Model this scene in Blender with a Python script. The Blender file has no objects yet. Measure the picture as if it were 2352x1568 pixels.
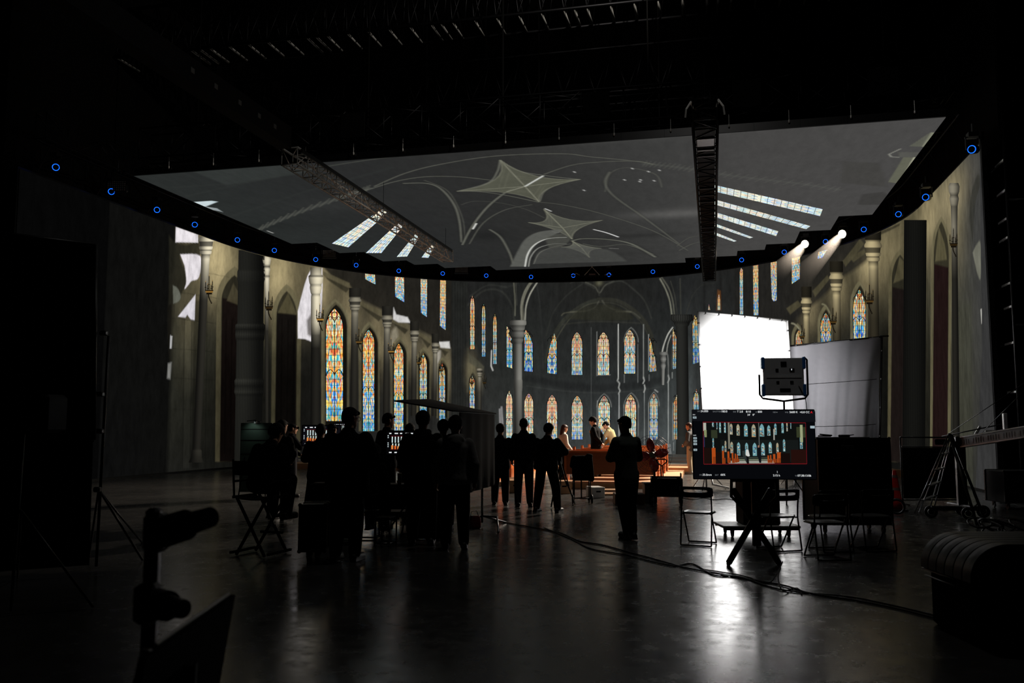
import bpy, math, random
import numpy as np
from mathutils import Vector, Matrix, Euler

# ------------------------------------------------------------------ camera, world, exposure
# World axes follow the studio: +Y runs into the stage, +X to the right.
SC = bpy.context.scene
F, CX, CY, CAM_H = 2000.0, 1176.0, 784.0, 1.66          # focal length in pixels of the 2352 x 1568 frame
PITCH, YAW = math.atan(191 / 2000), math.atan(0.23)
cam_data = bpy.data.cameras.new('camera')
cam_data.sensor_width = 36.0
cam_data.lens = F * 36.0 / 2352.0
cam_data.clip_end = 200
cam_data.dof.use_dof = True
cam_data.dof.focus_distance = 18.0
cam_data.dof.aperture_fstop = 2.8
cam = bpy.data.objects.new('camera', cam_data)
SC.collection.objects.link(cam)
cam.location = (0, 0, CAM_H)
cam.rotation_euler = (math.pi / 2 + PITCH, 0, YAW)
SC.camera = cam
SC.view_settings.view_transform = 'Standard'
SC.view_settings.look = 'None'
SC.view_settings.gamma = 1.0
SC.view_settings.use_curve_mapping = False
SC.view_settings.exposure = 0.0
world = bpy.data.worlds.new('dark_studio')
SC.world = world
world.use_nodes = True
world.node_tree.nodes['Background'].inputs['Color'].default_value = (0.5, 0.55, 0.6, 1)
world.node_tree.nodes['Background'].inputs['Strength'].default_value = 0.0004

# lamp strengths (the lamps themselves are built with their fixtures)
PANEL_POWER = 235.0
SPOT_POWER = 15500.0

# dim unseen light, added in the roof to lift backs facing the camera
wl = bpy.data.lights.new('added_roof_light', 'POINT'); wl.energy = 190.0; wl.color = (1, .97, .92); wl.shadow_soft_size = .3
wo = bpy.data.objects.new('added_roof_light', wl); SC.collection.objects.link(wo); wo.location = (0.0, 13.0, 12.6)

# unseen spot, added above the frame to light the rungs of the long girder
gl = bpy.data.lights.new('added_girder_light', 'SPOT'); gl.spot_size = math.radians(104); gl.spot_blend = .4; gl.energy = 1000.0; gl.color = (1, .93, .82); gl.shadow_soft_size = .12
go = bpy.data.objects.new('added_girder_light', gl); SC.collection.objects.link(go); go.location = (-0.6, 19.4, 14.4); go.rotation_euler = Vector((-4.5, 4.6, .1)).to_track_quat('-Z', 'Y').to_euler()

# ------------------------------------------------------------------ layout helpers
SP, CP = math.sin(PITCH), math.cos(PITCH)
FH = np.array([-math.sin(YAW), math.cos(YAW)])
RT = np.array([math.cos(YAW), math.sin(YAW)])

def _ray(px, py):
    u = (px - CX) / F; v = (CY - py) / F
    h = CP - SP * v; w = SP + CP * v
    return u / h, w / h

def at(px, py, d):
    """point of the studio that lies d metres down the room and shows at this place of the frame"""
    t, w = _ray(px, py)
    p = FH * d + RT * (t * d)
    return Vector((p[0], p[1], CAM_H + w * d))

def on_level(px, py, z):
    t, w = _ray(px, py)
    return at(px, py, (z - CAM_H) / w)

def ground(px, py):
    return on_level(px, py, 0.0)

def spot_at(px, d):
    p = at(px, 975, d); p.z = 0
    return p

# ------------------------------------------------------------------ object helpers
COL = SC.collection

class MB:
    """collects shapes of one part into one mesh"""
    def __init__(s):
        s.v = []; s.f = []; s.k = []
    def add(s, vs, fs):
        o = len(s.v); s.k.append((o, len(s.f)))
        s.v += [tuple(v) for v in vs]
        s.f += [tuple(i + o for i in f) for f in fs]
        return s
    def box(s, c, d, rot=None):
        x, y, z = (k / 2 for k in d)
        vs = [Vector(p) for p in ((-x,-y,-z),(x,-y,-z),(x,y,-z),(-x,y,-z),(-x,-y,z),(x,-y,z),(x,y,z),(-x,y,z))]
        if rot is not None: vs = [rot @ v for v in vs]
        c = Vector(c)
        return s.add([v + c for v in vs], [(3,2,1,0),(4,5,6,7),(0,1,5,4),(1,2,6,5),(2,3,7,6),(3,0,4,7)])
    def bbox(s, c, d, b=0.01, rot=None):
        """box with chamfered edges"""
        x, y, z = (k / 2 for k in d)
        b = min(b, x * .9, y * .9, z * .9)
        rings = []
        for zz, q in ((-z, b), (-z + b, 0), (z - b, 0), (z, b)):
            a, e = x - q, y - q
            k = b if q == 0 else b * .5
            rings.append([(-a + k, -e, zz), (a - k, -e, zz), (a, -e + k, zz), (a, e - k, zz), (a - k, e, zz), (-a + k, e, zz), (-a, e - k, zz), (-a, -e + k, zz)])
        vs = [Vector(p) for r in rings for p in r]
        if rot is not None: vs = [rot @ v for v in vs]
        c = Vector(c)
        fs = [tuple(range(7, -1, -1)), tuple(range(24, 32))]
        for k in range(3):
            for i in range(8):
                j = (i + 1) % 8
                fs.append((k*8+i, k*8+j, k*8+8+j, k*8+8+i))
        return s.add([v + c for v in vs], fs)
    def rings(s, rr, closed=True, loop=False):
        n = len(rr[0]); vs = [p for r in rr for p in r]; fs = []
        m = len(rr)
        for k in range(m if loop else m - 1):
            k2 = (k + 1) % m
            for i in range(n):
                j = (i + 1) % n
                fs.append((k*n+i, k*n+j, k2*n+j, k2*n+i))
        if closed and not loop:
            fs.append(tuple(range(n - 1, -1, -1))); fs.append(tuple(range((m-1)*n, m*n)))
        return s.add(vs, fs)
    def tube(s, path, r, n=8, loop=False):
        P = [Vector(p) for p in path]; rr = []
        m = len(P); up0 = None
        R = r if isinstance(r, (list, tuple)) else [r] * m
        for i, p in enumerate(P):
            if loop: t = (P[(i+1) % m] - P[i-1])
            else: t = (P[min(i+1, m-1)] - P[max(i-1, 0)])
            if t.length < 1e-9: t = Vector((0, 0, 1))
            t.normalize()
            if up0 is None:
                up0 = Vector((0, 0, 1)) if abs(t.z) < .9 else Vector((1, 0, 0))
            a = t.cross(up0)
            if a.length < 1e-6: a = t.orthogonal()
            a.normalize(); b = a.cross(t).normalized(); up0 = b
            rr.append([p + (a * math.cos(q) + b * math.sin(q)) * R[i] for q in (2*math.pi*k/n for k in range(n))])
        return s.rings(rr, not loop, loop)
    def capsule(s, p0, p1, r0, r1, n=12, squash=None, sdir=None):
        p0 = Vector(p0); p1 = Vector(p1); t = p1 - p0
        L = t.length
        t = t.normalized() if L > 1e-6 else Vector((0, 0, 1))
        up = Vector(sdir) if sdir is not None else (Vector((0, 1, 0)) if abs(t.y) < .9 else Vector((1, 0, 0)))
        a = t.cross(up).normalized(); b = a.cross(t).normalized()
        sq = squash or (1, 1)
        rr = []
        def ring(c, r): rr.append([c + a * (math.cos(q) * r * sq[0]) + b * (math.sin(q) * r * sq[1]) for q in (2*math.pi*k/n for k in range(n))])
        for q in (-80, -55, -28, 0):
            ring(p0 + t * (r0 * math.sin(math.radians(q))), r0 * math.cos(math.radians(q)))
        for q in (0, 28, 55, 80):
            ring(p1 + t * (r1 * math.sin(math.radians(q))), r1 * math.cos(math.radians(q)))
        return s.rings(rr)
    def loft(s, rr, n=20):
        """rr: list of (x, y, z, rx, ry)"""
        out = []
        for x, y, z, rx, ry in rr:
            out.append([Vector((x + rx * math.cos(q), y + ry * math.sin(q), z)) for q in (2*math.pi*k/n for k in range(n))])
        return s.rings(out)
    def ball(s, c, r, n=12):
        c = Vector(c); r = Vector(r) if hasattr(r, '__len__') else Vector((r, r, r))
        rr = []
        for k in range(1, 9):
            th = -math.pi/2 + math.pi * k / 9
            rr.append([c + Vector((r.x*math.cos(th)*math.cos(q), r.y*math.cos(th)*math.sin(q), r.z*math.sin(th))) for q in (2*math.pi*i/n for i in range(n))])
        return s.rings(rr)
    def cyl(s, p0, p1, r0, r1=None, n=16):
        p0 = Vector(p0); p1 = Vector(p1); t = (p1 - p0).normalized()
        a = t.orthogonal().normalized(); b = t.cross(a)
        r1 = r0 if r1 is None else r1
        return s.rings([[p + (a*math.cos(q) + b*math.sin(q)) * r for q in (2*math.pi*k/n for k in range(n))] for p, r in ((p0, r0), (p1, r1))])
    def torus(s, c, R, r, axis=(0, 0, 1), n=24, m=8):
        ax = Vector(axis).normalized(); a = ax.orthogonal().normalized(); b = ax.cross(a); c = Vector(c)
        return s.tube([c + (a*math.cos(q) + b*math.sin(q)) * R for q in (2*math.pi*k/n for k in range(n))], r, m, True)
    def prism(s, pts, y0, y1):
        """outline in local x-z extruded along y"""
        n = len(pts)
        vs = [(x, y0, z) for x, z in pts] + [(x, y1, z) for x, z in pts]
        return s.add(vs, [tuple(range(n)), tuple(range(2*n-1, n-1, -1))] + [(i, i+n, (i+1) % n + n, (i+1) % n) for i in range(n)])
    def move(s, m):
        s.v = [tuple(m @ Vector(v)) for v in s.v]
        return s
    def build(s, name, mat, parent=None, smooth=False, label=None):
        me = bpy.data.meshes.new(name)
        me.from_pydata(s.v, [], s.f)
        me.update()
        if smooth:
            me.polygons.foreach_set('use_smooth', [True] * len(me.polygons))
        if mat is not None: me.materials.append(mat)
        o = bpy.data.objects.new(name, me)
        COL.objects.link(o)
        if parent is not None: o.parent = parent
        if label: o['label'] = label
        return o

def build_each(mb, name, mat, parent, smooth=False):
    """every shape of mb becomes a part of its own"""
    out = []
    for i, (v0, f0) in enumerate(mb.k):
        v1, f1 = mb.k[i + 1] if i + 1 < len(mb.k) else (len(mb.v), len(mb.f))
        p = MB(); p.v = mb.v[v0:v1]; p.f = [tuple(q - v0 for q in f) for f in mb.f[f0:f1]]
        out.append(p.build(name, mat, parent, smooth))
    return out

def tag(o, label, cat, group=None, kind=None):
    o['label'] = label; o['category'] = cat
    if group: o['group'] = group
    if kind: o['kind'] = kind
    return o

def thing(name, label, cat, loc=(0, 0, 0), rz=0.0, group=None):
    o = bpy.data.objects.new(name, None)
    o.empty_display_size = 0.1
    COL.objects.link(o)
    o.location = loc; o.rotation_euler = (0, 0, rz)
    return tag(o, label, cat, group)

def struct(name, mb, mat):
    o = mb.build(name, mat)
    o['kind'] = 'structure'
    return o

def copy_tree(o, parent=None):
    c = o.copy(); COL.objects.link(c)
    if parent is not None: c.parent = parent
    for ch in list(o.children): copy_tree(ch, c)
    return c

def lin(c):
    out = []
    for k in c:
        k = k / 255.0
        out.append(k / 12.92 if k <= .04045 else ((k + .055) / 1.055) ** 2.4)
    return np.array(out)

# ------------------------------------------------------------------ materials
def mat(name, rgb, rough=.6, metal=0.0, var=.25, scale=6.0, spec=.5, bump=0.0, stretch=(1, 1, 1), sheen=0.0):
    m = bpy.data.materials.new(name); m.use_nodes = True
    nt = m.node_tree; b = nt.nodes['Principled BSDF']
    c = lin(rgb)
    tc = nt.nodes.new('ShaderNodeTexCoord'); mp = nt.nodes.new('ShaderNodeMapping')
    mp.inputs['Scale'].default_value = stretch
    n = nt.nodes.new('ShaderNodeTexNoise'); n.inputs['Scale'].default_value = scale; n.inputs['Detail'].default_value = 4
    r = nt.nodes.new('ShaderNodeMix'); r.data_type = 'RGBA'
    r.inputs['A'].default_value = (*(c * (1 - var)), 1); r.inputs['B'].default_value = (*np.minimum(c * (1 + var), 1), 1)
    L = nt.links.new
    L(tc.outputs['Object'], mp.inputs['Vector']); L(mp.outputs['Vector'], n.inputs['Vector'])
    L(n.outputs['Fac'], r.inputs['Factor']); L(r.outputs['Result'], b.inputs['Base Color'])
    b.inputs['Roughness'].default_value = rough; b.inputs['Metallic'].default_value = metal
    b.inputs['Specular IOR Level'].default_value = spec
    if sheen: b.inputs['Sheen Weight'].default_value = sheen
    if bump:
        bp = nt.nodes.new('ShaderNodeBump'); bp.inputs['Strength'].default_value = bump; bp.inputs['Distance'].default_value = .02
        L(n.outputs['Fac'], bp.inputs['Height']); L(bp.outputs['Normal'], b.inputs['Normal'])
    return m

def glow(name, rgb, strength=1.0, sample=True):
    m = bpy.data.materials.new(name); m.use_nodes = True
    nt = m.node_tree; nt.nodes.remove(nt.nodes['Principled BSDF'])
    e = nt.nodes.new('ShaderNodeEmission'); e.inputs['Color'].default_value = (*lin(rgb), 1); e.inputs['Strength'].default_value = strength
    nt.links.new(e.outputs[0], nt.nodes['Material Output'].inputs['Surface'])
    if not sample: m.cycles.emission_sampling = 'NONE'
    return m

def screen_mat(name, mottle=.35, gain=1.0):
    """lit display pixels: the picture is stored per vertex, fine stone grain comes from noise in panel coordinates"""
    m = bpy.data.materials.new(name); m.use_nodes = True
    nt = m.node_tree; nt.nodes.remove(nt.nodes['Principled BSDF']); L = nt.links.new
    a = nt.nodes.new('ShaderNodeAttribute'); a.attribute_name = 'picture'
    e = nt.nodes.new('ShaderNodeEmission'); e.inputs['Strength'].default_value = gain
    if mottle:
        uv = nt.nodes.new('ShaderNodeUVMap'); mp = nt.nodes.new('ShaderNodeMapping'); mp.inputs['Scale'].default_value = (2.2, .8, 1)
        n = nt.nodes.new('ShaderNodeTexNoise'); n.inputs['Scale'].default_value = 1.6; n.inputs['Detail'].default_value = 7; n.inputs['Roughness'].default_value = .68
        mr = nt.nodes.new('ShaderNodeMapRange'); mr.inputs['From Min'].default_value = .25; mr.inputs['From Max'].default_value = .75
        mr.inputs['To Min'].default_value = 1 - mottle; mr.inputs['To Max'].default_value = 1 + mottle
        mx = nt.nodes.new('ShaderNodeVectorMath'); mx.operation = 'SCALE'
        L(uv.outputs[0], mp.inputs['Vector']); L(mp.outputs[0], n.inputs['Vector']); L(n.outputs['Fac'], mr.inputs['Value'])
        L(a.outputs['Color'], mx.inputs[0]); L(mr.outputs[0], mx.inputs['Scale']); L(mx.outputs[0], e.inputs['Color'])
    else:
        L(a.outputs['Color'], e.inputs['Color'])
    L(e.outputs[0], nt.nodes['Material Output'].inputs['Surface'])
    m.cycles.emission_sampling = 'NONE'
    return m

def glass_mat():
    """stained glass as shown on the panels: streaky coloured shards behind a dark lattice; UV is window-local, 'seed' differs per window"""
    m = bpy.data.materials.new('stained_glass_picture'); m.use_nodes = True
    nt = m.node_tree; nt.nodes.remove(nt.nodes['Principled BSDF']); L = nt.links.new; N = nt.nodes.new
    def math_(op, a, b=None, c=None):
        n = N('ShaderNodeMath'); n.operation = op
        for i, k in enumerate((a, b, c)):
            if k is None: continue
            if isinstance(k, (int, float)): n.inputs[i].default_value = k
            else: L(k, n.inputs[i])
        return n.outputs[0]
    uv = N('ShaderNodeUVMap'); sp = N('ShaderNodeSeparateXYZ'); L(uv.outputs[0], sp.inputs[0])
    at_ = N('ShaderNodeAttribute'); at_.attribute_name = 'seed'
    ss = N('ShaderNodeSeparateColor'); L(at_.outputs['Color'], ss.inputs[0])
    u, v = sp.outputs['X'], sp.outputs['Y']
    seed, warm, bright = ss.outputs[0], ss.outputs[1], ss.outputs[2]
    half = math_('ABSOLUTE', math_('SUBTRACT', u, .5))
    cb = N('ShaderNodeCombineXYZ')
    L(math_('MULTIPLY_ADD', half, 15.0, math_('MULTIPLY', seed, 37.0)), cb.inputs[0])
    L(math_('MULTIPLY_ADD', v, 2.6, math_('MULTIPLY', seed, 83.0)), cb.inputs[1])
    L(math_('MULTIPLY', seed, 19.0), cb.inputs[2])
    vo = N('ShaderNodeTexVoronoi'); vo.inputs['Scale'].default_value = 1.5; L(cb.outputs[0], vo.inputs['Vector'])
    no = N('ShaderNodeTexNoise'); no.inputs['Scale'].default_value = .45; no.inputs['Detail'].default_value = 2; L(cb.outputs[0], no.inputs['Vector'])
    sv = N('ShaderNodeSeparateColor'); L(vo.outputs['Color'], sv.inputs[0])
    f = math_('MULTIPLY_ADD', sv.outputs[0], .62, math_('MULTIPLY', no.outputs['Fac'], .25))
    f = math_('ADD', f, math_('MULTIPLY_ADD', math_('MODULO', v, 1.0), 0.0, math_('MULTIPLY_ADD', warm, .8, -.32)))
    f = math_('ADD', f, math_('MULTIPLY_ADD', ss.outputs[1], 0.0, 0.0))
    vt = N('ShaderNodeAttribute'); vt.attribute_name = 'rise'
    f = math_('ADD', f, math_('MULTIPLY_ADD', vt.outputs['Fac'], .30, -.15))
    rp = N('ShaderNodeValToRGB'); L(f, rp.inputs['Fac'])
    el = rp.color_ramp.elements
    stops = [(0.0, (18, 52, 196)), (.14, (30, 112, 230)), (.26, (60, 190, 222)), (.35, (40, 150, 120)), (.43, (206, 224, 214)),
             (.52, (246, 216, 104)), (.62, (248, 176, 48)), (.72, (232, 104, 34)), (.80, (206, 44, 44)), (.88, (250, 226, 130)), (1.0, (60, 90, 210))]
    while len(el) < len(stops): el.new(.5)
    for e, (p, c) in zip(el, stops):
        e.position = p; e.color = (*lin(c), 1)
    # lattice of lead lines
    gu = math_('ABSOLUTE', math_('SUBTRACT', math_('FRACT', math_('MULTIPLY', u, 6.0)), .5))
    gv = math_('ABSOLUTE', math_('SUBTRACT', math_('FRACT', math_('MULTIPLY', v, 2.9)), .5))
    lines = math_('MINIMUM', math_('LESS_THAN', gu, .45), math_('LESS_THAN', gv, .465))
    wv = math_('MULTIPLY_ADD', sv.outputs[1], .9, .7)
    st = math_('MULTIPLY', math_('MULTIPLY', math_('MULTIPLY_ADD', lines, .93, .07), wv), bright)
    pl = N('ShaderNodeMix'); pl.data_type = 'RGBA'; L(at_.outputs['Alpha'], pl.inputs['Factor']); L(rp.outputs[0], pl.inputs['A'])
    pl.inputs['B'].default_value = (*lin((196, 206, 204)), 1)
    e = N('ShaderNodeEmission'); L(pl.outputs['Result'], e.inputs['Color']); L(st, e.inputs['Strength'])
    L(e.outputs[0], nt.nodes['Material Output'].inputs['Surface'])
    m.cycles.emission_sampling = 'NONE'
    return m

def floor_mat():
    m = bpy.data.materials.new('polished_concrete'); m.use_nodes = True
    nt = m.node_tree; b = nt.nodes['Principled BSDF']; L = nt.links.new; N = nt.nodes.new
    tc = N('ShaderNodeTexCoord')
    n1 = N('ShaderNodeTexNoise'); n1.inputs['Scale'].default_value = .5; n1.inputs['Detail'].default_value = 8; n1.inputs['Roughness'].default_value = .65
    n2 = N('ShaderNodeTexNoise'); n2.inputs['Scale'].default_value = 4.5; n2.inputs['Detail'].default_value = 8; n2.inputs['Roughness'].default_value = .7
    for n in (n1, n2): L(tc.outputs['Object'], n.inputs['Vector'])
    cr = N('ShaderNodeValToRGB'); L(n1.outputs['Fac'], cr.inputs['Fac'])
    cr.color_ramp.elements[0].position = .3; cr.color_ramp.elements[0].color = (.026, .026, .026, 1)
    cr.color_ramp.elements[1].position = .75; cr.color_ramp.elements[1].color = (.085, .082, .078, 1)
    L(cr.outputs[0], b.inputs['Base Color'])
    mr = N('ShaderNodeMapRange'); L(n2.outputs['Fac'], mr.inputs['Value'])
    mr.inputs['From Min'].default_value = .3; mr.inputs['From Max'].default_value = .7
    mr.inputs['To Min'].default_value = .14; mr.inputs['To Max'].default_value = .33
    L(mr.outputs[0], b.inputs['Roughness'])
    bp = N('ShaderNodeBump'); bp.inputs['Strength'].default_value = .04; bp.inputs['Distance'].default_value = .008
    ad = N('ShaderNodeMath'); ad.operation = 'MULTIPLY_ADD'; ad.inputs[1].default_value = .35
    L(n2.outputs['Fac'], ad.inputs[0]); L(n1.outputs['Fac'], ad.inputs[2])
    L(ad.outputs[0], bp.inputs['Height']); L(bp.outputs[0], b.inputs['Normal'])
    b.inputs['Specular IOR Level'].default_value = .44
    return m

def wood_mat(name, rgb, rough=.35):
    m = mat(name, rgb, rough, 0, .35, 5.0, .5, 0, (.5, 9, 9))
    return m

M = {
    'black': mat('matte_black_paint', (14, 14, 15), .8, 0, .3, 8, .15),
    'black_cloth': mat('black_cloth', (9, 9, 9), .95, 0, .3, 20, .08),
    'black_metal': mat('black_powder_coated_metal', (20, 20, 21), .38, .3, .2, 10, .5),
    'black_plastic': mat('black_plastic', (13, 13, 14), .6, 0, .2, 10, .2),
    'steel': mat('dull_aluminium', (120, 120, 122), .38, 1.0, .2, 14),
    'dark_steel': mat('dark_steel', (52, 52, 54), .42, 1.0, .2, 14),
    'white_metal': mat('white_painted_metal', (215, 215, 215), .4, 0, .05, 8),
    'floor': floor_mat(),
    'studio_wall': mat('black_studio_wall', (7, 7, 7), .9, 0, .3, 2, .1),
    'picture': screen_mat('screen_picture'),
    'picture_vault': screen_mat('screen_picture_vault', .13),
    'picture_flat': screen_mat('screen_picture_plain', 0),
    'glass': glass_mat(),
    'lead': glow('dark_window_lead', (9, 9, 9), 1, False),
    'rubber': mat('black_rubber', (13, 13, 13), .55, 0, .2, 12, .3),
}
# ------------------------------------------------------------------ room shell
b = MB().box((-4, 21, -.05), (60, 64, .1)); struct('floor', b, M['floor'])
b = MB().box((-4, 21, 16.6), (60, 64, .2)); struct('ceiling', b, M['studio_wall'])
b = MB().box((-4, 53.1, 8.2), (60, .2, 16.6)); struct('wall_back', b, M['studio_wall'])
b = MB().box((-34.1, 21, 8.2), (.2, 64, 16.6)); struct('wall_left', b, M['studio_wall'])
b = MB().box((26.1, 21, 8.2), (.2, 64, 16.6)); struct('wall_right', b, M['studio_wall'])
b = MB().box((-4, -11.1, 8.2), (60, .2, 16.6)); struct('wall_front', b, M['studio_wall'])

# ------------------------------------------------------------------ the horseshoe of LED panels
WX, WY, WR, WTOP = -5.75, 28.9, 12.25, 8.5
QA = WR * math.pi / 2
S_LEFT, S_RIGHT = -(QA + 9.6), QA + 6.1           # metres along the wall, 0 at the middle of the bend

def wall_xy(s, r=0.0):
    """plan position at arc length s; r metres towards the inside of the horseshoe"""
    R = WR - r
    if s < -QA: return (WX - R, WY - (-QA - s))
    if s > QA: return (WX + R, WY - (s - QA))
    a = s / WR
    return (WX + R * math.sin(a), WY + R * math.cos(a))

_ss = np.linspace(S_LEFT, S_RIGHT, 6000)
_xy = np.array([wall_xy(s) for s in _ss])
_dd = _xy @ FH; _tt = (_xy @ RT) / _dd
_o = np.argsort(_tt)
def W(px, py):
    """wall coordinates (s, z) of the picture element seen at this place of the frame"""
    t, w = _ray(px, py)
    s = float(np.interp(t, _tt[_o], _ss[_o])); d = float(np.interp(t, _tt[_o], _dd[_o]))
    return s, CAM_H + w * d

def inset_on_ray(px, py, r):
    """point on this line of sight that hangs r metres inside the screen surface"""
    t, w = _ray(px, py); s, z = W(px, py)
    x, y = wall_xy(s); d = float(np.dot(FH, (x, y)))
    for k in range(200):
        p = at(px, py, d - .05 * k)
        ins = min(p.x - (WX - WR), WX + WR - p.x) if p.y < WY else WR - math.hypot(p.x - WX, p.y - WY)
        if ins >= r: break
    return p

def wall_point(s, z, off=0.0):
    x, y = wall_xy(s, off)
    return Vector((x, y, z))

class Canvas:
    """picture stored on a grid of panel coordinates"""
    def __init__(c, X, Y, conv):
        c.X, c.Y, c.conv = X, Y, conv
        c.col = np.zeros(X.shape + (3,))
    def pts(c, P): return [c.conv(*p) for p in P]
    def mpp(c, p):
        a, b_ = (c.conv(p[0], p[1] - 4), c.conv(p[0], p[1] + 4)) if c.conv is W else (c.conv(p[0] - 4, p[1]), c.conv(p[0] + 4, p[1]))
        return math.hypot(a[0] - b_[0], a[1] - b_[1]) / 8
    def _window(c, Q, m):
        xs = [q[0] for q in Q]; ys = [q[1] for q in Q]
        k = (c.X >= min(xs) - m) & (c.X <= max(xs) + m) & (c.Y >= min(ys) - m) & (c.Y <= max(ys) + m)
        return k
    def mix(c, k, alpha, rgb, add=False):
        col = lin(rgb) if not isinstance(rgb, float) else rgb
        a = alpha[:, None]
        if isinstance(rgb, float): c.col[k] *= (1 - a) + a * rgb      # multiply
        elif add: c.col[k] += a * col
        else: c.col[k] = c.col[k] * (1 - a) + a * col
    def poly(c, P, rgb, a=1.0, soft=2.5, px=True):
        Q = c.pts(P) if px else P
        sf = soft * (c.mpp(P[0]) if px else 1.0)
        k = c._window(Q, sf)
        x, y = c.X[k], c.Y[k]
        ins = np.zeros(x.shape, bool); dm = np.full(x.shape, 1e9)
        n = len(Q)
        for i in range(n):
            (x0, y0), (x1, y1) = Q[i], Q[(i + 1) % n]
            if y0 != y1:
                cr = ((y0 > y) != (y1 > y)) & (x < (x1 - x0) * (y - y0) / (y1 - y0) + x0)
                ins ^= cr
            dx, dy = x1 - x0, y1 - y0
            t = np.clip(((x - x0) * dx + (y - y0) * dy) / max(dx*dx + dy*dy, 1e-9), 0, 1)
            dm = np.minimum(dm, np.hypot(x - x0 - t * dx, y - y0 - t * dy))
        sd = np.where(ins, -dm, dm)
        c.mix(k, np.clip(.5 - sd / max(sf, 1e-4), 0, 1) * a, rgb)
    def stroke(c, P, w, rgb, a=1.0, soft=1.5):
        Q = c.pts(P); m = c.mpp(P[len(P) // 2])
        w *= m; sf = soft * m
        if w < c.cell: a *= (w / c.cell) ** .7; w = c.cell
        sf = max(sf, c.cell * .9)
        k = c._window(Q, w + sf)
        x, y = c.X[k], c.Y[k]; dm = np.full(x.shape, 1e9)
        for (x0, y0), (x1, y1) in zip(Q, Q[1:]):
            dx, dy = x1 - x0, y1 - y0
            t = np.clip(((x - x0) * dx + (y - y0) * dy) / max(dx*dx + dy*dy, 1e-9), 0, 1)
            dm = np.minimum(dm, np.hypot(x - x0 - t * dx, y - y0 - t * dy))
        c.mix(k, np.clip(.5 - (dm - w / 2) / max(sf, 1e-4), 0, 1) * a, rgb)
    def glow(c, p, rx, ry, rgb, a=1.0):
        q = c.conv(*p); m = c.mpp(p); q2 = c.conv(p[0] + rx, p[1])
        RX = math.hypot(q2[0] - q[0], q2[1] - q[1]); RY = ry * m
        g = np.exp(-((c.X - q[0]) / RX) ** 2 - ((c.Y - q[1]) / RY) ** 2) * a
        k = g > .004
        c.mix(k, g[k], rgb, add=True)
    def dim(c, p, rx, ry, f):
        q = c.conv(*p); m = c.mpp(p); q2 = c.conv(p[0] + rx, p[1])
        RX = math.hypot(q2[0] - q[0], q2[1] - q[1]); RY = ry * m
        g = np.exp(-((c.X - q[0]) / RX) ** 2 - ((c.Y - q[1]) / RY) ** 2)
        k = g > .004
        c.mix(k, g[k], float(f))

def curve(P, n=10):
    """smooth line through the points"""
    out = []
    Q = [P[0]] + list(P) + [P[-1]]
    for i in range(1, len(Q) - 2):
        p0, p1, p2, p3 = Q[i-1], Q[i], Q[i+1], Q[i+2]
        for k in range(n):
            t = k / n
            out.append(tuple(.5 * ((2*p1[j]) + (-p0[j]+p2[j])*t + (2*p0[j]-5*p1[j]+4*p2[j]-p3[j])*t*t + (-p0[j]+3*p1[j]-3*p2[j]+p3[j])*t**3) for j in range(len(p1))))
    out.append(tuple(P[-1]))
    return out

def arch(xl, xr, ya, ys, n=9, tilt=0.0):
    """pointed arch line from left spring to right spring"""
    xm = (xl + xr) / 2; T = 1.02; out = []
    for i in range(n + 1):
        th = T * i / n
        out.append((xl + (xm - xl) * (1 - math.cos(th)) / (1 - math.cos(T)), ys - tilt + (ya - ys + tilt) * math.sin(th) / math.sin(T)))
    for i in range(n - 1, -1, -1):
        th = T * i / n
        out.append((xr - (xr - xm) * (1 - math.cos(th)) / (1 - math.cos(T)), ys + tilt + (ya - ys - tilt) * math.sin(th) / math.sin(T)))
    return out

# ---- painting of the nave on the wall panels
NS, NZ = 1900, 230
gs, gz = np.linspace(S_LEFT, S_RIGHT, NS), np.linspace(.06, WTOP, NZ)
GZ, GS = np.meshgrid(gz, gs, indexing='ij')
C = Canvas(GS, GZ, W); C.cell = .032
SX = lambda px: W(px, 900)[0]
# base tone along the wall, with the stage haze painted into its middle
xs = [100, 232, 234, 386, 396, 520, 620, 740, 900, 1040, 1180, 1400, 1560, 1680, 1820, 2030, 2120, 2210, 2262]
tone_top = [(6,6,6),(6,6,6),(13,13,12),(14,14,13),(62,58,44),(84,78,58),(80,74,54),(74,68,52),(44,42,37),(34,34,33),(33,34,33),(33,33,31),(31,32,32),(32,32,31),(48,45,36),(72,67,50),(84,78,58),(70,68,58),(62,62,60)]
tone_mid = [(6,6,6),(6,6,6),(13,13,12),(14,14,13),(46,46,38),(44,43,35),(40,39,33),(38,37,33),(42,41,37),(38,38,36),(40,42,40),(38,40,40),(42,45,44),(40,41,40),(40,39,34),(26,26,23),(48,46,36),(66,65,55),(60,60,58)]
tone_bot = [(6,6,6),(6,6,6),(12,12,12),(13,13,12),(30,30,27),(28,28,25),(27,27,25),(33,33,32),(44,44,42),(46,46,44),(52,54,53),(54,57,57),(58,62,62),(50,52,52),(34,34,32),(24,24,22),(26,26,24),(42,42,38),(46,46,45)]
S_ = [SX(x) for x in xs]
for i in range(3):
    t = np.interp(GS, S_, [lin(k)[i] for k in tone_top]); m_ = np.interp(GS, S_, [lin(k)[i] for k in tone_mid]); b_ = np.interp(GS, S_, [lin(k)[i] for k in tone_bot])
    z = GZ / WTOP
    C.col[..., i] = np.where(z > .5, m_ + (t - m_) * np.clip((z - .5) / .42, 0, 1) ** 1.2, b_ + (m_ - b_) * np.clip(z / .5, 0, 1))
STONE, WARM = (118, 108, 78), (196, 178, 132)
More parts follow.
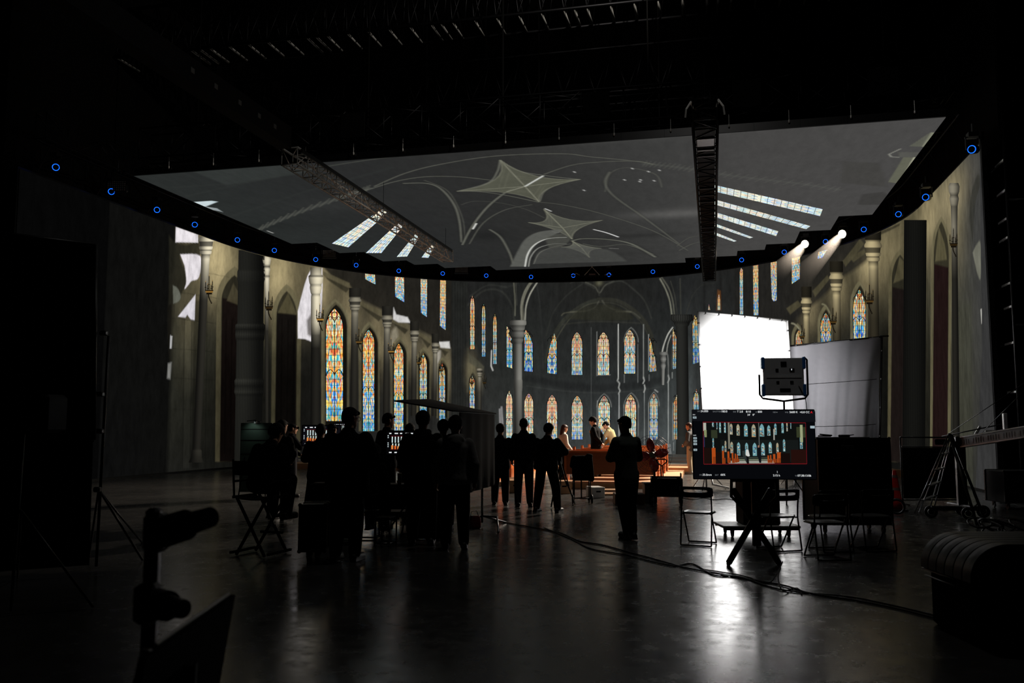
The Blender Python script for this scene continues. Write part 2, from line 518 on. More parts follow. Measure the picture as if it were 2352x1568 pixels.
# lit stone around the wall lamps, left aisle
for p, rx, ry, a in (((497, 600), 34, 75, .75), ((640, 625), 30, 70, .55), ((640, 700), 60, 60, .12), ((735, 660), 24, 60, .4), ((800, 740), 26, 70, .30), ((868, 780), 26, 70, .30), ((930, 800), 24, 60, .26), ((985, 820), 22, 55, .24), ((1028, 850), 14, 60, .22), ((430, 720), 26, 120, .06)):
    C.glow(p, rx, ry, WARM, a)
# masonry joints
for y0, y1 in ((610, 640), (668, 692), (730, 748), (800, 812), (868, 876), (940, 944)):
    C.stroke([(396, y0), (548, y1)], 1.2, (26, 25, 20), .55)
for x in (424, 441, 476, 497, 620, 640): C.stroke([(x, 700), (x - 5, 1075)], 2, (20, 20, 18), .6)
C.poly([(446, 690), (462, 690), (456, 1075), (440, 1075)], 0.62, 1, 6)
C.poly([(426, 735), (440, 735), (436, 1075), (421, 1075)], 1.35, 1, 4)
# dark vaulting shadow on the far left and the sunlit patches
C.poly(curve([(388, 540), (402, 556), (428, 562), (457, 556), (457, 600), (430, 590), (412, 586), (425, 625), (428, 648), (420, 668), (405, 690), (388, 700)], 4), (34, 33, 26), .85, 6)
C.poly([(404, 521), (455, 539), (455, 557), (403, 556)], (226, 220, 224))
C.poly(curve([(414, 584), (460, 588), (457, 636), (440, 645), (432, 655), (424, 663), (428, 645), (424, 610)], 4), (224, 218, 222), 1, 3)
C.poly([(409, 727), (449, 676), (447, 735), (438, 733), (430, 722), (426, 729)], (212, 208, 214), 1, 3)
C.poly(curve([(397, 655), (408, 662), (415, 680), (410, 692), (398, 697)], 4), (96, 98, 88), 1, 3)
C.poly([(391, 770), (396, 772), (394, 800), (390, 800)], (190, 190, 190), .8, 3)
C.poly([(386, 835), (394, 832), (391, 870), (384, 868)], (150, 150, 146), .7, 6)
# niches with dark red hangings
def niche(xl, xr, ya, ys, yb, rim, inner, curtain=None, ycur=0, tilt=0.0):
    o = arch(xl, xr, ya, ys, 8, tilt)
    C.poly(o + [(xr - 3, yb), (xl - 3, yb)], rim, .8, 2.5)
    w = (xr - xl) * .14
    i_ = arch(xl + w, xr - w, ya + w * 1.7, ys + 3, 8, tilt)
    C.poly(i_ + [(xr - w - 3, yb), (xl + w - 3, yb)], inner, .9, 3)
    if curtain:
        C.poly([(xl + w * 1.2, ycur - 6), (xr - w * 1.2, ycur + 2), (xr - w - 4, yb), (xl + w - 4, yb)], curtain, .93, 3)
niche(497, 580, 612, 690, 1060, (92, 86, 64), (26, 25, 20), (19, 13, 12), 690)
C.poly([(521, 690), (536, 650), (548, 672), (548, 700)], (74, 68, 50), .7, 4)
niche(625, 692, 652, 728, 1050, (98, 92, 68), (34, 32, 25), (17, 14, 13), 722)
C.poly([(638, 718), (662, 672), (682, 722)], (80, 74, 52), .8, 4)
for x in (520, 533, 545, 648, 662, 676): C.stroke([(x, 735), (x - 4, 1040)], 4, 0.6, .8, 4)
C.poly([(480, 770), (742, 760), (742, 1090), (480, 1090)], 0.62, 1, 110)
C.poly([(396, 860), (740, 830), (740, 1090), (396, 1090)], 0.62, 1, 110)
C.poly([(2030, 760), (2190, 760), (2190, 1120), (2030, 1120)], 0.6, 1, 110)
# sunlit strip on the third pier
C.poly([(707, 632), (716, 616), (740, 616), (741, 655), (739, 700), (735, 745), (724, 762), (718, 785), (700, 778), (684, 777), (684, 715), (690, 690), (700, 652)], (222, 217, 220), 1, 3)
C.poly([(705, 735), (714, 722), (722, 730), (718, 775), (706, 768)], (70, 62, 52), .8, 7)
# gallery cornice and dark clerestory above it
C.poly([(742, 612), (1040, 640), (1040, 800), (985, 768), (930, 738), (880, 712), (824, 684), (800, 650), (760, 632)], (33, 31, 27), .93, 6)
for (x0, y0, x1, y1) in ((742, 622, 803, 650), (826, 690, 878, 716), (900, 730, 938, 745), (960, 760, 990, 778), (1006, 788, 1030, 796)):
    C.poly([(x0, y0), (x1, y1), (x1, y1 + 10), (x0, y0 + 10)], (86, 80, 60), .85, 3)
    C.poly([(x0 + 4, y0 + 12), (x1, y1 + 12), (x1 - 8, y1 + 22), (x0 + 10, y0 + 20)], (48, 45, 34), .9, 3)
C.poly([(904, 706), (910, 722), (936, 728), (943, 741), (915, 740), (903, 733)], (210, 208, 206), .95, 3)
C.poly([(1008, 785), (1032, 784), (1034, 800), (1012, 798)], (214, 212, 208), .95, 3)
C.poly(curve([(900, 760), (910, 752), (914, 775), (905, 800), (896, 822), (893, 800)], 4), (150, 142, 122), .7, 8)
C.poly([(886, 830), (893, 828), (891, 848), (884, 846)], (190, 184, 176), .8, 3)
C.poly(curve([(1002, 810), (1012, 805), (1010, 830), (1004, 850)], 4), (170, 164, 152), .75, 5)
C.poly([(1003, 840), (1009, 838), (1006, 872), (1001, 886)], (190, 186, 176), .8, 3)
# stepped reveals of the tall left windows
for xl, xr, ya, ys, yb in ((738, 802, 686, 748, 985), (824, 872, 738, 790, 990), (897, 937, 772, 812, 985), (957, 989, 797, 830, 960), (1003, 1030, 820, 848, 960)):
    o = arch(xl, xr, ya, ys, 8)
    C.poly(o + [(xr, yb), (xl, yb)], (104, 98, 74), .85, 2.5)
    w = (xr - xl) * .09
    C.poly(arch(xl + w, xr - w * .7, ya + 7, ys + 2, 8) + [(xr - w * .7, yb), (xl + w, yb)], (74, 69, 52), .8, 2.5)
    C.poly(arch(xl + w * 1.6, xr - w * .9, ya + 13, ys + 4, 8) + [(xr - w * .9, yb), (xl + w * 1.6, yb)], (13, 12, 10), .95, 2.5)
C.poly([(736, 800), (1050, 870), (1050, 1050), (736, 1080)], 0.72, 1, 60)
for x in (722, 742, 800, 826, 872, 900, 940, 990): C.stroke([(x, 830), (x, 1050)], 5, 0.72, .8, 5)
# crossing pier on the left with its small lit bay
C.poly([(1037, 640), (1074, 640), (1072, 960), (1036, 960)], (31, 32, 30), .95, 4)
for x in range(1042, 1073, 6): C.stroke([(x, 650), (x, 955)], 2, (42, 43, 40), .5, 2)
C.glow((1082, 850), 12, 35, WARM, .20); C.glow((1101, 870), 8, 25, WARM, .14)
C.poly([(1075, 800), (1078, 838), (1092, 836), (1094, 900), (1084, 905), (1073, 900)], (104, 100, 76), .35, 6)
C.poly(arch(1076, 1096, 855, 885, 6) + [(1096, 940), (1076, 940)], (30, 30, 27), .8, 3)
C.poly([(1077, 812), (1096, 826), (1112, 842), (1110, 852), (1092, 842), (1077, 832)], (74, 73, 60), .7, 3)
for p in ([(1148, 940), (1149, 975)], [(1152, 935), (1155, 985)]): C.stroke(p, 4, (150, 148, 148), .8, 3)
C.stroke([(1129, 805), (1128, 840), (1132, 850)], 3, (190, 190, 186), .8)
C.stroke([(1196, 640), (1183, 655), (1150, 660)], 4, (44, 45, 42), .6, 4)
# side arcades and vaulting of the apse
RIB, RIBD = (74, 74, 66), (52, 53, 49)
for P, w, c_, a in (([(1075, 700), (1110, 668), (1150, 668), (1175, 700), (1182, 740)], 4, RIBD, .5), ([(1080, 680), (1120, 655), (1165, 660)], 3, RIBD, .5),
                    ([(1232, 646), (1240, 700), (1246, 800), (1248, 900)], 3, (46, 47, 45), .6), ([(1296, 745), (1265, 800), (1262, 860)], 4, (44, 45, 42), .5),
                    ([(1255, 830), (1270, 775), (1300, 730), (1340, 700), (1375, 688)], 9, (48, 49, 43), .9), ([(1375, 688), (1415, 690), (1450, 708), (1478, 735), (1494, 765), (1502, 800)], 9, (46, 46, 40), .9),
                    ([(1262, 820), (1280, 775), (1312, 728), (1345, 702), (1375, 694)], 2, (70, 70, 58), .7), ([(1375, 694), (1412, 697), (1445, 714), (1473, 740), (1488, 768)], 2, (62, 62, 52), .7),
                    ([(1375, 692), (1366, 706), (1344, 714), (1310, 716)], 3, RIB, .8), ([(1383, 690), (1395, 704), (1424, 714), (1450, 716), (1470, 730)], 3, RIB, .8),
                    ([(1290, 724), (1300, 718), (1345, 714)], 2, (88, 87, 72), .7), ([(1415, 715), (1450, 716)], 3, (88, 87, 72), .7),
                    ([(1345, 648), (1366, 658), (1377, 672), (1390, 655), (1410, 646)], 3, RIB, .8), ([(1376, 648), (1376, 678)], 3, RIBD, .7),
                    ([(1310, 650), (1330, 645), (1365, 662)], 2, RIBD, .8), ([(1395, 652), (1425, 645), (1450, 660), (1480, 690), (1496, 730)], 3, RIBD, .8),
                    ([(1340, 650), (1300, 680), (1270, 720), (1255, 770)], 3, (44, 45, 42), .8), ([(1290, 745), (1370, 738), (1470, 742)], 3, (50, 50, 45), .8)):
    C.stroke(curve(P, 6), w, c_, a, 2.5)
C.poly(curve([(1300, 732), (1340, 706), (1375, 698), (1412, 702), (1455, 732), (1375, 736)], 5), (44, 44, 36), .8, 5)
C.glow((1376, 650), 8, 6, (110, 108, 84), .5)
# lit ribs on the left crossing column
for P, w, c_, a in (([(1200, 737), (1199, 700), (1206, 672), (1219, 650), (1230, 640)], 7, (112, 111, 98), .95), ([(1206, 737), (1208, 705), (1217, 676), (1234, 648)], 3, (150, 149, 136), .95),
                    ([(1201, 735), (1202, 700), (1213, 668), (1224, 648)], 1.5, (34, 34, 30), .9), ([(1183, 724), (1183, 690), (1180, 648)], 3, (92, 92, 80), .9), ([(1187, 700), (1185, 648)], 1.5, (64, 64, 58), .9)):
    C.stroke(curve(P, 6), w, c_, a, 2)
# ribs of the right crossing column
for P, w, c_, a in (([(1543, 722), (1538, 690), (1528, 662), (1516, 640)], 3, (120, 120, 106), .9), ([(1549, 722), (1545, 690), (1536, 662), (1520, 637)], 3, (84, 84, 74), .9),
                    ([(1555, 720), (1550, 680), (1540, 645)], 2, (60, 60, 54), .8), ([(1564, 720), (1562, 640)], 3, (58, 58, 52), .7), ([(1576, 722), (1590, 680), (1612, 655), (1640, 650)], 3, (48, 48, 44), .7)):
    C.stroke(curve(P, 6), w, c_, a, 2)
# arch above the right side chapel
for P, w, c_, a in (([(1519, 820), (1524, 795), (1534, 768), (1545, 752)], 3, (170, 170, 162), .9), ([(1531, 812), (1534, 790), (1541, 770)], 2, (150, 150, 142), .9), ([(1531, 810), (1535, 840), (1535, 1030)], 2, (120, 121, 118), .8)):
    C.stroke(curve(P, 5), w, c_, a, 1.5)
# string course, shafts and edge lights of the apse wall
C.stroke(curve([(1210, 868), (1300, 885), (1380, 890), (1460, 884), (1520, 872)], 6), 16, (30, 31, 31), .6, 8)
C.stroke(curve([(1210, 886), (1300, 898), (1380, 902), (1460, 897), (1520, 888)], 6), 3, (58, 60, 58), .45, 2)
for x, y0, y1, w, c_, a in ((1358, 752, 1000, 2, (84, 86, 84), .6), (1420, 745, 870, 3.4, (176, 177, 172), .95), (1422, 905, 1000, 3.4, (158, 160, 158), .95), (1478, 745, 870, 3, (124, 126, 122), .9), (1480, 890, 1030, 2.4, (124, 128, 126), .9),
                         (1535, 880, 1035, 3, (138, 141, 138), .9), (1545, 765, 845, 2.6, (150, 152, 148), .9), (1544, 855, 868, 2.6, (130, 132, 128), .9), (1490, 768, 850, 2.4, (150, 152, 148), .9), (1491, 860, 874, 2, (120, 122, 120), .9),
                         (1434, 860, 878, 2, (130, 132, 130), .8), (1465, 790, 878, 2, (120, 122, 120), .8), (1371, 762, 862, 2, (150, 152, 148), .8), (1372, 920, 1008, 1.8, (150, 152, 148), .8), (1433, 930, 1008, 2, (130, 133, 130), .8), (1466, 930, 1000, 1.8, (120, 122, 120), .8), (1547, 1016, 1034, 2, (130, 132, 130), .9), (1546, 925, 1010, 2.4, (150, 152, 150), .9), (1490, 925, 1005, 2, (150, 152, 148), .9)):
    C.stroke([(x, y0), (x, y1)], w * .72, c_, a, 1.0)
for P in ([(1420, 868), (1418, 874), (1423, 880), (1421, 890), (1424, 897), (1421, 904)], [(1478, 866), (1480, 874), (1477, 880)], [(1535, 862), (1537, 870), (1534, 878)], [(1480, 884), (1482, 892), (1479, 900)]):
    C.stroke(P, 3, (150, 152, 148), .9, 1.2)
C.stroke([(1373, 861), (1401, 861)], 1.6, (150, 152, 150), .9, 1)
for xl, xr, ya, ys in ((1433, 1466, 752, 785), (1433, 1467, 902, 935), (1371, 1404, 904, 934), (1490, 1514, 900, 932)):
    C.stroke(arch(xl, xr, ya, ys, 6), 1.8, (120, 122, 118), .75, 1.2)
C.stroke([(1504, 895), (1511, 900)], 2, (150, 152, 148), .9, 1)
# column foot and altar steps at the right end of the apse
for P, c_ in (([(1530, 1020), (1540, 1020), (1543, 1044), (1528, 1044)], (120, 122, 120)), ([(1524, 1044), (1550, 1043), (1550, 1049), (1524, 1049)], (150, 152, 152))):
    C.poly(P, c_, .85, 2)
C.glow((1590, 980), 60, 90, (110, 118, 118), .25); C.glow((1610, 830), 40, 160, (100, 106, 106), .14)  # haze glow beside the bounce frame, painted into the screen picture
C.glow((1450, 1000), 260, 70, (80, 86, 86), .10)  # painted haze lifting the low middle of the picture
# nave wall right of the apse
C.poly([(1585, 655), (1600, 640), (1690, 625), (1690, 1060), (1600, 1060)], (34, 35, 34), .6, 14)
for x in (1618, 1655, 1690, 1722, 1756, 1795): C.stroke([(x, 600), (x, 720)], 5, (24, 24, 23), .7, 5)
C.poly([(1648, 665), (1655, 668), (1656, 712), (1646, 712)], (112, 70, 34), .7, 4)
# lit stone of the right aisle
for p, rx, ry, a in (((1995, 610), 22, 60, .42), ((1925, 660), 20, 60, .28), ((1862, 710), 18, 50, .24), ((2040, 600), 36, 70, .12), ((2135, 500), 24, 90, .30), ((2190, 440), 30, 50, .22), ((2190, 520), 22, 90, .22), ((2160, 470), 50, 60, .10), ((2030, 560), 40, 50, .10)):
    C.glow(p, rx, ry, WARM, a)
C.poly([(1690, 600), (1870, 560), (1940, 535), (2020, 520), (2008, 552), (1990, 600), (1930, 640), (1880, 690), (1830, 730), (1800, 760), (1780, 735), (1690, 735)], (32, 31, 29), .88, 10)
for P in ([(1806, 708), (1832, 690), (1842, 700), (1815, 722)], [(1866, 668), (1900, 632), (1906, 640), (1872, 682)], [(1935, 600), (1975, 548), (1985, 560), (1942, 612)], [(1950, 590), (1985, 572), (1990, 580), (1960, 602)]):
    C.poly(P, (76, 71, 52), .8, 3)
C.poly([(2022, 530), (2068, 512), (2066, 518), (2020, 540)], (30, 29, 24), .7, 3)
for xl, xr, ya, ys, yb in ((1953, 1993, 645, 700, 800), (1878, 1912, 700, 745, 790), (1818, 1845, 742, 775, 800)):
    C.poly(arch(xl, xr, ya, ys, 8) + [(xr, yb), (xl, yb)], (112, 106, 80), .7, 2.5)
    w = (xr - xl) * .13
    C.poly(arch(xl + w * 1.6, xr - w * .6, ya + 10, ys + 3, 8) + [(xr - w * .6, yb), (xl + w * 1.6, yb)], (18, 18, 15), .92, 3)
C.stroke(curve([(1818, 742), (1826, 745), (1836, 756), (1840, 768)], 5), 3, (150, 146, 122), .8, 2)
C.stroke(curve([(1888, 698), (1897, 702), (1905, 716), (1909, 730)], 5), 3, (128, 124, 98), .8, 2)
C.stroke([(2017, 520), (2016, 1060)], 3, 0.7, .8, 4)
C.poly([(2020, 770), (2040, 740), (2060, 740), (2080, 770), (2080, 1060), (2020, 1060)], 0.6, 1, 40)
niche(2041, 2094, 572, 640, 1060, (88, 82, 60), (30, 29, 23), (24, 18, 17), 665)
C.poly([(2052, 650), (2066, 590), (2076, 600), (2076, 640)], (84, 78, 56), .7, 4)
niche(2138, 2186, 497, 590, 1090, (100, 94, 70), (40, 38, 29), (28, 15, 16), 612)
C.poly([(2148, 600), (2156, 520), (2170, 560), (2175, 596)], (92, 86, 62), .75, 4)
C.poly([(2196, 700), (2232, 690), (2236, 1130), (2190, 1130)], (62, 63, 52), .5, 18)
for x, w, f in ((2188, 8, .5), (2207, 3, .6), (2217, 4, .75), (2228, 3, .7), (2130, 5, .7), (2140, 4, .6)): C.stroke([(x, 640), (x + 8, 1120)], w, float(f), .9, 4)
C.poly(curve([(2234, 580), (2244, 560), (2252, 560), (2252, 640), (2243, 622)], 4), (120, 120, 106), .7, 5)
C.poly([(2252, 710), (2257, 708), (2258, 745), (2254, 742)], (196, 194, 186), .8, 3)
C.poly(curve([(2226, 500), (2232, 440), (2246, 400), (2252, 420), (2240, 470), (2234, 560)], 4), (44, 44, 38), .6, 7)
C.poly([(2262, 330), (2300, 330), (2300, 1150), (2240, 1150), (2256, 800)], (52, 52, 52), 1, 3)
# ---- pieces of the picture with their own outline
class Sheet:
    """flat cut-outs lying on the curved panel surface, coloured per vertex"""
    def __init__(s, off): s.v = []; s.f = []; s.c = []; s.off = off
    def poly(s, P, rgb, px=True):
        o = len(s.v)
        c = lin(rgb)
        for i, p in enumerate(P):
            q = W(*p) if px else p
            s.v.append(tuple(wall_point(q[0], min(q[1], WTOP - .02), s.off))); s.c.append(c)
        s.f.append(tuple(range(o, o + len(P))))
    def strip(s, A, B, ca, cb):
        """quad strip between two lines with colours"""
        o = len(s.v); n = len(A)
        for L, cc in ((A, ca), (B, cb)):
            for p, c in zip(L, cc):
                q = W(*p)
                s.v.append(tuple(wall_point(q[0], min(q[1], WTOP - .02), s.off))); s.c.append(lin(c))
        for i in range(n - 1): s.f.append((o+i, o+i+1, o+n+i+1, o+n+i))
    def build(s, name, parent, m='picture_flat', label=None):
        me = bpy.data.meshes.new(name); me.from_pydata(s.v, [], s.f); me.update()
        at_ = me.color_attributes.new('picture', 'FLOAT_COLOR', 'POINT')
        at_.data.foreach_set('color', np.c_[np.array(s.c), np.ones(len(s.c))].astype(np.float32).ravel())
        me.materials.append(M[m])
        o = bpy.data.objects.new(name, me); COL.objects.link(o); o.parent = parent
        if label: o['label'] = label
        return o

def grid_mesh(name, V, Q, col, uvs, m):
    me = bpy.data.meshes.new(name)
    me.vertices.add(len(V)); me.vertices.foreach_set('co', np.asarray(V, np.float32).ravel())
    Q = np.asarray(Q, np.int32)
    me.loops.add(Q.size); me.loops.foreach_set('vertex_index', Q.ravel())
    me.polygons.add(len(Q)); me.polygons.foreach_set('loop_start', np.arange(0, Q.size, 4, dtype=np.int32)); me.polygons.foreach_set('loop_total', np.full(len(Q), 4, np.int32))
    me.update(calc_edges=True)
    at_ = me.color_attributes.new('picture', 'FLOAT_COLOR', 'POINT')
    at_.data.foreach_set('color', np.c_[col, np.ones(len(col))].astype(np.float32).ravel())
    uv = me.uv_layers.new(name='UVMap')
    uv.data.foreach_set('uv', np.asarray(uvs, np.float32)[Q.ravel()].ravel())
    me.materials.append(M[m])
    o = bpy.data.objects.new(name, me); COL.objects.link(o)
    return o

xy = np.array([wall_xy(s) for s in gs])
V = np.zeros((NZ, NS, 3)); V[..., 0] = xy[:, 0]; V[..., 1] = xy[:, 1]; V[..., 2] = gz[:, None]
idx = np.arange(NZ * NS).reshape(NZ, NS)
Q = np.stack([idx[:-1, :-1], idx[:-1, 1:], idx[1:, 1:], idx[1:, :-1]], -1).reshape(-1, 4)
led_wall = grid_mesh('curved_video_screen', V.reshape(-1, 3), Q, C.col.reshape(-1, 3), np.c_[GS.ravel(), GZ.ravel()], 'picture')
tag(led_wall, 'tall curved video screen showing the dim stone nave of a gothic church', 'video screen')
fr = MB()
rr = []
for s in np.linspace(S_LEFT - .05, S_RIGHT + .05, 90):
    a, o = wall_xy(s, -.02), wall_xy(s, -.14)
    rr.append([Vector((a[0], a[1], .0)), Vector((o[0], o[1], .0)), Vector((o[0], o[1], WTOP + .06)), Vector((a[0], a[1], WTOP + .06))])
fr.rings(rr).build('cabinet_frame', M['black_metal'], led_wall)

# columns of the picture
def pic_column(x0, x1, prof, tone, lit=0.0, flutes=0, n=14):
    """axis from (x0, first y) to (x1, last y); prof = (y, half width, brightness); lit -1 left .. 1 right"""
    sh = Sheet(.02)
    ya, yb = prof[0][0], prof[-1][0]
    rows = []
    for y, hw, br in prof:
        x = x0 + (x1 - x0) * (y - ya) / max(yb - ya, 1)
        row, cc = [], []
        for i in range(n + 1):
            u = -1 + 2 * i / n
            f = .42 + .58 * max(0.0, math.cos((u - lit * .62) * 1.25)) ** 1.1
            if flutes and i % 2: f *= .62
            row.append((x + hw * u, y)); cc.append(tuple(min(255, k * f * br) for k in tone))
        rows.append((row, cc))
    for (A, ca), (B, cb) in zip(rows, rows[1:]): sh.strip(A, B, ca, cb)
    return sh.build('pictured_column', led_wall, 'picture')
def shaft(y0, y1, hw, b0, b1, n=8):
    return [(y0 + (y1 - y0) * i / n, hw, b0 + (b1 - b0) * i / n) for i in range(n + 1)]
def capital(y, h, hw, b):
    return [(y, hw * 1.5, b), (y + h*.12, hw * 1.85, b), (y + h*.2, hw * 1.85, b), (y + h*.24, hw * 1.6, b * .45), (y + h*.42, hw * 1.45, b * .5), (y + h*.46, hw * 1.6, b * 1.05), (y + h*.56, hw * 1.5, b * 1.05), (y + h*.6, hw * 1.25, b * .55), (y + h*.66, hw * 1.4, b), (y + h*.76, hw * 1.3, b), (y + h*.8, hw * 1.0, b * .6), (y + h, hw, b)]
LT = (228, 218, 190)
pic_column(473, 449, capital(543, 52, 10, 1.0) + shaft(597, 690, 9.5, .95, .22)[1:] + shaft(692, 1030, 9, .2, .15)[1:] + [(1035, 12, .2), (1050, 13, .16), (1062, 17, .14)], LT, .75)
pic_column(577, 568, [(574, 30, .9), (618, 30, .9), (624, 32, 1.1), (642, 32, 1.0), (648, 30, .9)] + shaft(652, 742, 30, .9, .95, 2) + [(746, 34, 1.3), (756, 34, .7), (768, 34, 1.2), (778, 33, .8)] + shaft(784, 868, 31, 1.0, 1.0, 2) + [(874, 34, 1.35), (886, 33, .8), (900, 34, 1.2), (906, 32, .8)] + shaft(912, 1085, 31, .95, .75, 3), (41, 41, 37), -.9, 1, 34)
pic_column(612, 612, [(588, 9, .9), (596, 10, 1.0), (606, 8, .95), (612, 7, .4), (618, 8, 1.0), (630, 6, .9), (634, 7, .5), (640, 6, 1.0), (700, 5, .55), (760, 4, .2), (1040, 4, .14)], LT, .2)
pic_column(725, 722, [(614, 13, .62), (630, 13, .9), (634, 17, .5), (638, 17, 1.05), (650, 15, 1.0), (654, 13, .8), (660, 14, 1.05), (672, 12, 1.0), (676, 10, .8), (682, 11, 1.05), (700, 11, 1.02), (740, 11, .9), (770, 10, .36), (800, 10, .15), (1040, 10, .14)], LT, .5)
for x, yc, hc, hw, yb in ((815, 685, 34, 8, 960), (889, 727, 30, 7, 955), (952, 762, 27, 6, 955), (1000, 790, 24, 5, 955)):
    pic_column(x, x - 3, [(yc - 24, hw * 1.7, .18), (yc - 4, hw * 1.7, .16)] + capital(yc, hc, hw, .62) + shaft(yc + hc, yc + 110, hw, .56, .22)[1:] + shaft(yc + 112, yb, hw, .2, .16)[1:], LT, .3)
pic_column(1102, 1102, capital(846, 22, 4, .6) + shaft(868, 900, 4, .55, .3, 3)[1:] + [(955, 4, .22)], LT, -.3)
pic_column(1190, 1190, [(735, 16, .55), (738, 19, .62), (745, 19, .6), (748, 16, .4), (756, 15, .55), (760, 12, .4), (764, 15, .55), (772, 15, .5), (776, 11, .36), (780, 12, .5), (788, 9, .45)] + shaft(792, 870, 9, .55, .6, 3) + [(874, 10, .55), (890, 10, .5), (900, 9, .5)] + shaft(904, 990, 9, .5, .36, 3) + [(1000, 11, .3), (1040, 12, .3)], (214, 212, 200), .7)
pic_column(1566, 1570, [(722, 24, .24), (726, 26, .28), (734, 26, .27), (740, 19, .2), (746, 17, .26)] + shaft(750, 1000, 14, .25, .26, 4) + [(1004, 16, .28), (1030, 17, .26), (1052, 18, .24)], (190, 192, 180), -.4, 1, 20)
pic_column(1524, 1523, [(808, 10, .5), (813, 10, .55), (817, 6, .4), (825, 7, .6), (833, 5, .4), (840, 6, .6), (848, 4, .55), (884, 3, .6)], (220, 220, 212), .4)
for x0, x1, yc, hc, hw, yb in ((2006, 2014, 556, 56, 11, 760), (1922, 1926, 630, 48, 9, 775), (1853, 1855, 688, 40, 7, 775)):
    pic_column(x0, x1, [(yc - 30, hw * 1.7, .16), (yc - 6, hw * 1.7, .15)] + capital(yc, hc, hw, .78) + shaft(yc + hc, yc + 130, hw, .72, .3)[1:] + shaft(yc + 132, 1060, hw, .22, .12)[1:], (236, 216, 164), -.35)
pic_column(2104, 2100, shaft(505, 1060, 26, .8, .8, 8), (30, 30, 27), -.2, 1, 26)
pic_column(2193, 2199, [(420, 10, .5), (428, 13, .6), (440, 12, .6), (448, 9, .4), (456, 11, .6), (468, 9, .55), (474, 8, .4), (520, 7, .55), (590, 7, .3), (640, 7, .16), (1080, 8, .14)], LT, -.5)

# stained-glass windows of the picture
SEED = random.Random(5)
def pic_window(outline, warm, bright, tracery=True, pale=.06):
    """outline in frame pixels; lead tracery is laid over the glass"""
    xs_ = [p[0] for p in outline]; ys_ = [p[1] for p in outline]
    x0, x1, y0, y1 = min(xs_), max(xs_), min(ys_), max(ys_)
    hh = (y1 - y0) / 26.0 if (x1 - x0) < 26 else (y1 - y0) / (x1 - x0) * 1.0
    me = bpy.data.meshes.new('pictured_window')
    vs = []; uv = []; rise = []
    for p in outline:
        q = W(*p); vs.append(tuple(wall_point(q[0], min(q[1], WTOP - .015), .03)))
        uv.append(((p[0] - x0) / (x1 - x0), (y1 - p[1]) / (y1 - y0) * hh)); rise.append((y1 - p[1]) / (y1 - y0))
    me.from_pydata(vs, [], [tuple(range(len(vs)))]); me.update()
    u = me.uv_layers.new(name='UVMap')
    for l in me.loops: u.data[l.index].uv = uv[l.vertex_index]
    sd = me.color_attributes.new('seed', 'FLOAT_COLOR', 'POINT'); r = SEED.random()
    for i in range(len(vs)): sd.data[i].color = (r, warm, bright, pale)
    ra = me.attributes.new('rise', 'FLOAT', 'POINT')
    for i, k in enumerate(rise): ra.data[i].value = k
    me.materials.append(M['glass'])
    o = bpy.data.objects.new('pictured_window', me); COL.objects.link(o); o.parent = led_wall
    if tracery:
        sh = Sheet(.045)
        wd = x1 - x0
        X = lambda a: x0 + a * wd
        Y = lambda b: y1 - b * (y1 - y0)
        t = max(.55, wd * .022); sp = wd * .9 / (y1 - y0)
        def line(P):
            A, B = [], []
            for i, p in enumerate(P):
                a_ = P[max(i-1, 0)]; b_ = P[min(i+1, len(P)-1)]
                dx, dy = b_[0]-a_[0], b_[1]-a_[1]; L = math.hypot(dx, dy) or 1
                A.append((p[0] - dy/L*t, p[1] + dx/L*t)); B.append((p[0] + dy/L*t, p[1] - dx/L*t))
            c_ = [(8, 8, 8)] * len(P); sh.strip(A, B, c_, c_)
        line([(X(.5), Y(0)), (X(.5), Y(1 - sp * 1.0))])
        for mid in (.40, 1 - sp * .95):
            for a, b_ in ((0.02, .5), (.5, .98)):
                line(arch(X(a), X(b_), Y(mid + sp * .42), Y(mid), 5))
        line([(X(.5) + wd * .17 * math.cos(q), Y(1 - sp * .42) + wd * .17 * math.sin(q)) for q in np.linspace(0, 2 * math.pi, 15)])
        e = list(outline)
        line(e + [e[0]])
        sh.build('lead_tracery', o, 'lead')
    return o
def lancet(xl, xr, ya, yb, warm, bright, pale=None, hs=1.15, skew=0.0, tracery=True):
    if pale is None: pale = .27 if 1150 < xl < 1520 else .05
    ys = ya + (xr - xl) * hs
    if xr - xl < 24: ys = ya + min(30, (yb - ya) * .22)
    return pic_window(arch(xl, xr, ya, ys, 6) + [(xr, yb + skew), (xl, yb)], warm, bright, tracery, pale)
for a in ((747, 787, 708, 967, .50, 1.05), (832, 859, 757, 990, .44, 1.0), (904, 926, 789, 990, .44, 1.0), (963, 980, 811, 975, .36, .85), (1008, 1022, 834, 975, .40, .85),
          (1162, 1177, 897, 1010, .54, .95), (1204, 1225, 903, 1008, .54, .95), (1256, 1280, 906, 1009, .50, .9), (1313, 1339, 908, 1009, .42, .9), (1374, 1402, 908, 1009, .44, .95), (1436, 1462, 906, 1009, .5, .95), (1493, 1512, 904, 1009, .36, .8),
          (1313, 1338, 762, 861, .42, .8), (1373, 1400, 762, 861, .50, .9), (1434, 1460, 757, 858, .46, .9),
          (1079, 1090, 678, 802, .62, .85), (1106, 1115, 697, 819, .36, .8), (1132, 1141, 720, 836, .42, .85), (1078, 1090, 862, 940, .42, .9)):
    lancet(*a)
pic_window([(1163, 748), (1172, 757), (1168, 765), (1176, 778), (1172, 785), (1177, 790), (1177, 846), (1163, 842)], .36, .9)
pic_window([(1204, 764), (1208, 757), (1218, 772), (1224, 790), (1224, 854), (1204, 852)], .32, .85)
pic_window([(1257, 825), (1262, 798), (1267, 780), (1273, 765), (1279, 780), (1279, 859), (1257, 857)], .36, .85)
pic_window([(1492, 773), (1498, 790), (1502, 810), (1506, 822), (1509, 852), (1492, 854)], .48, .75)
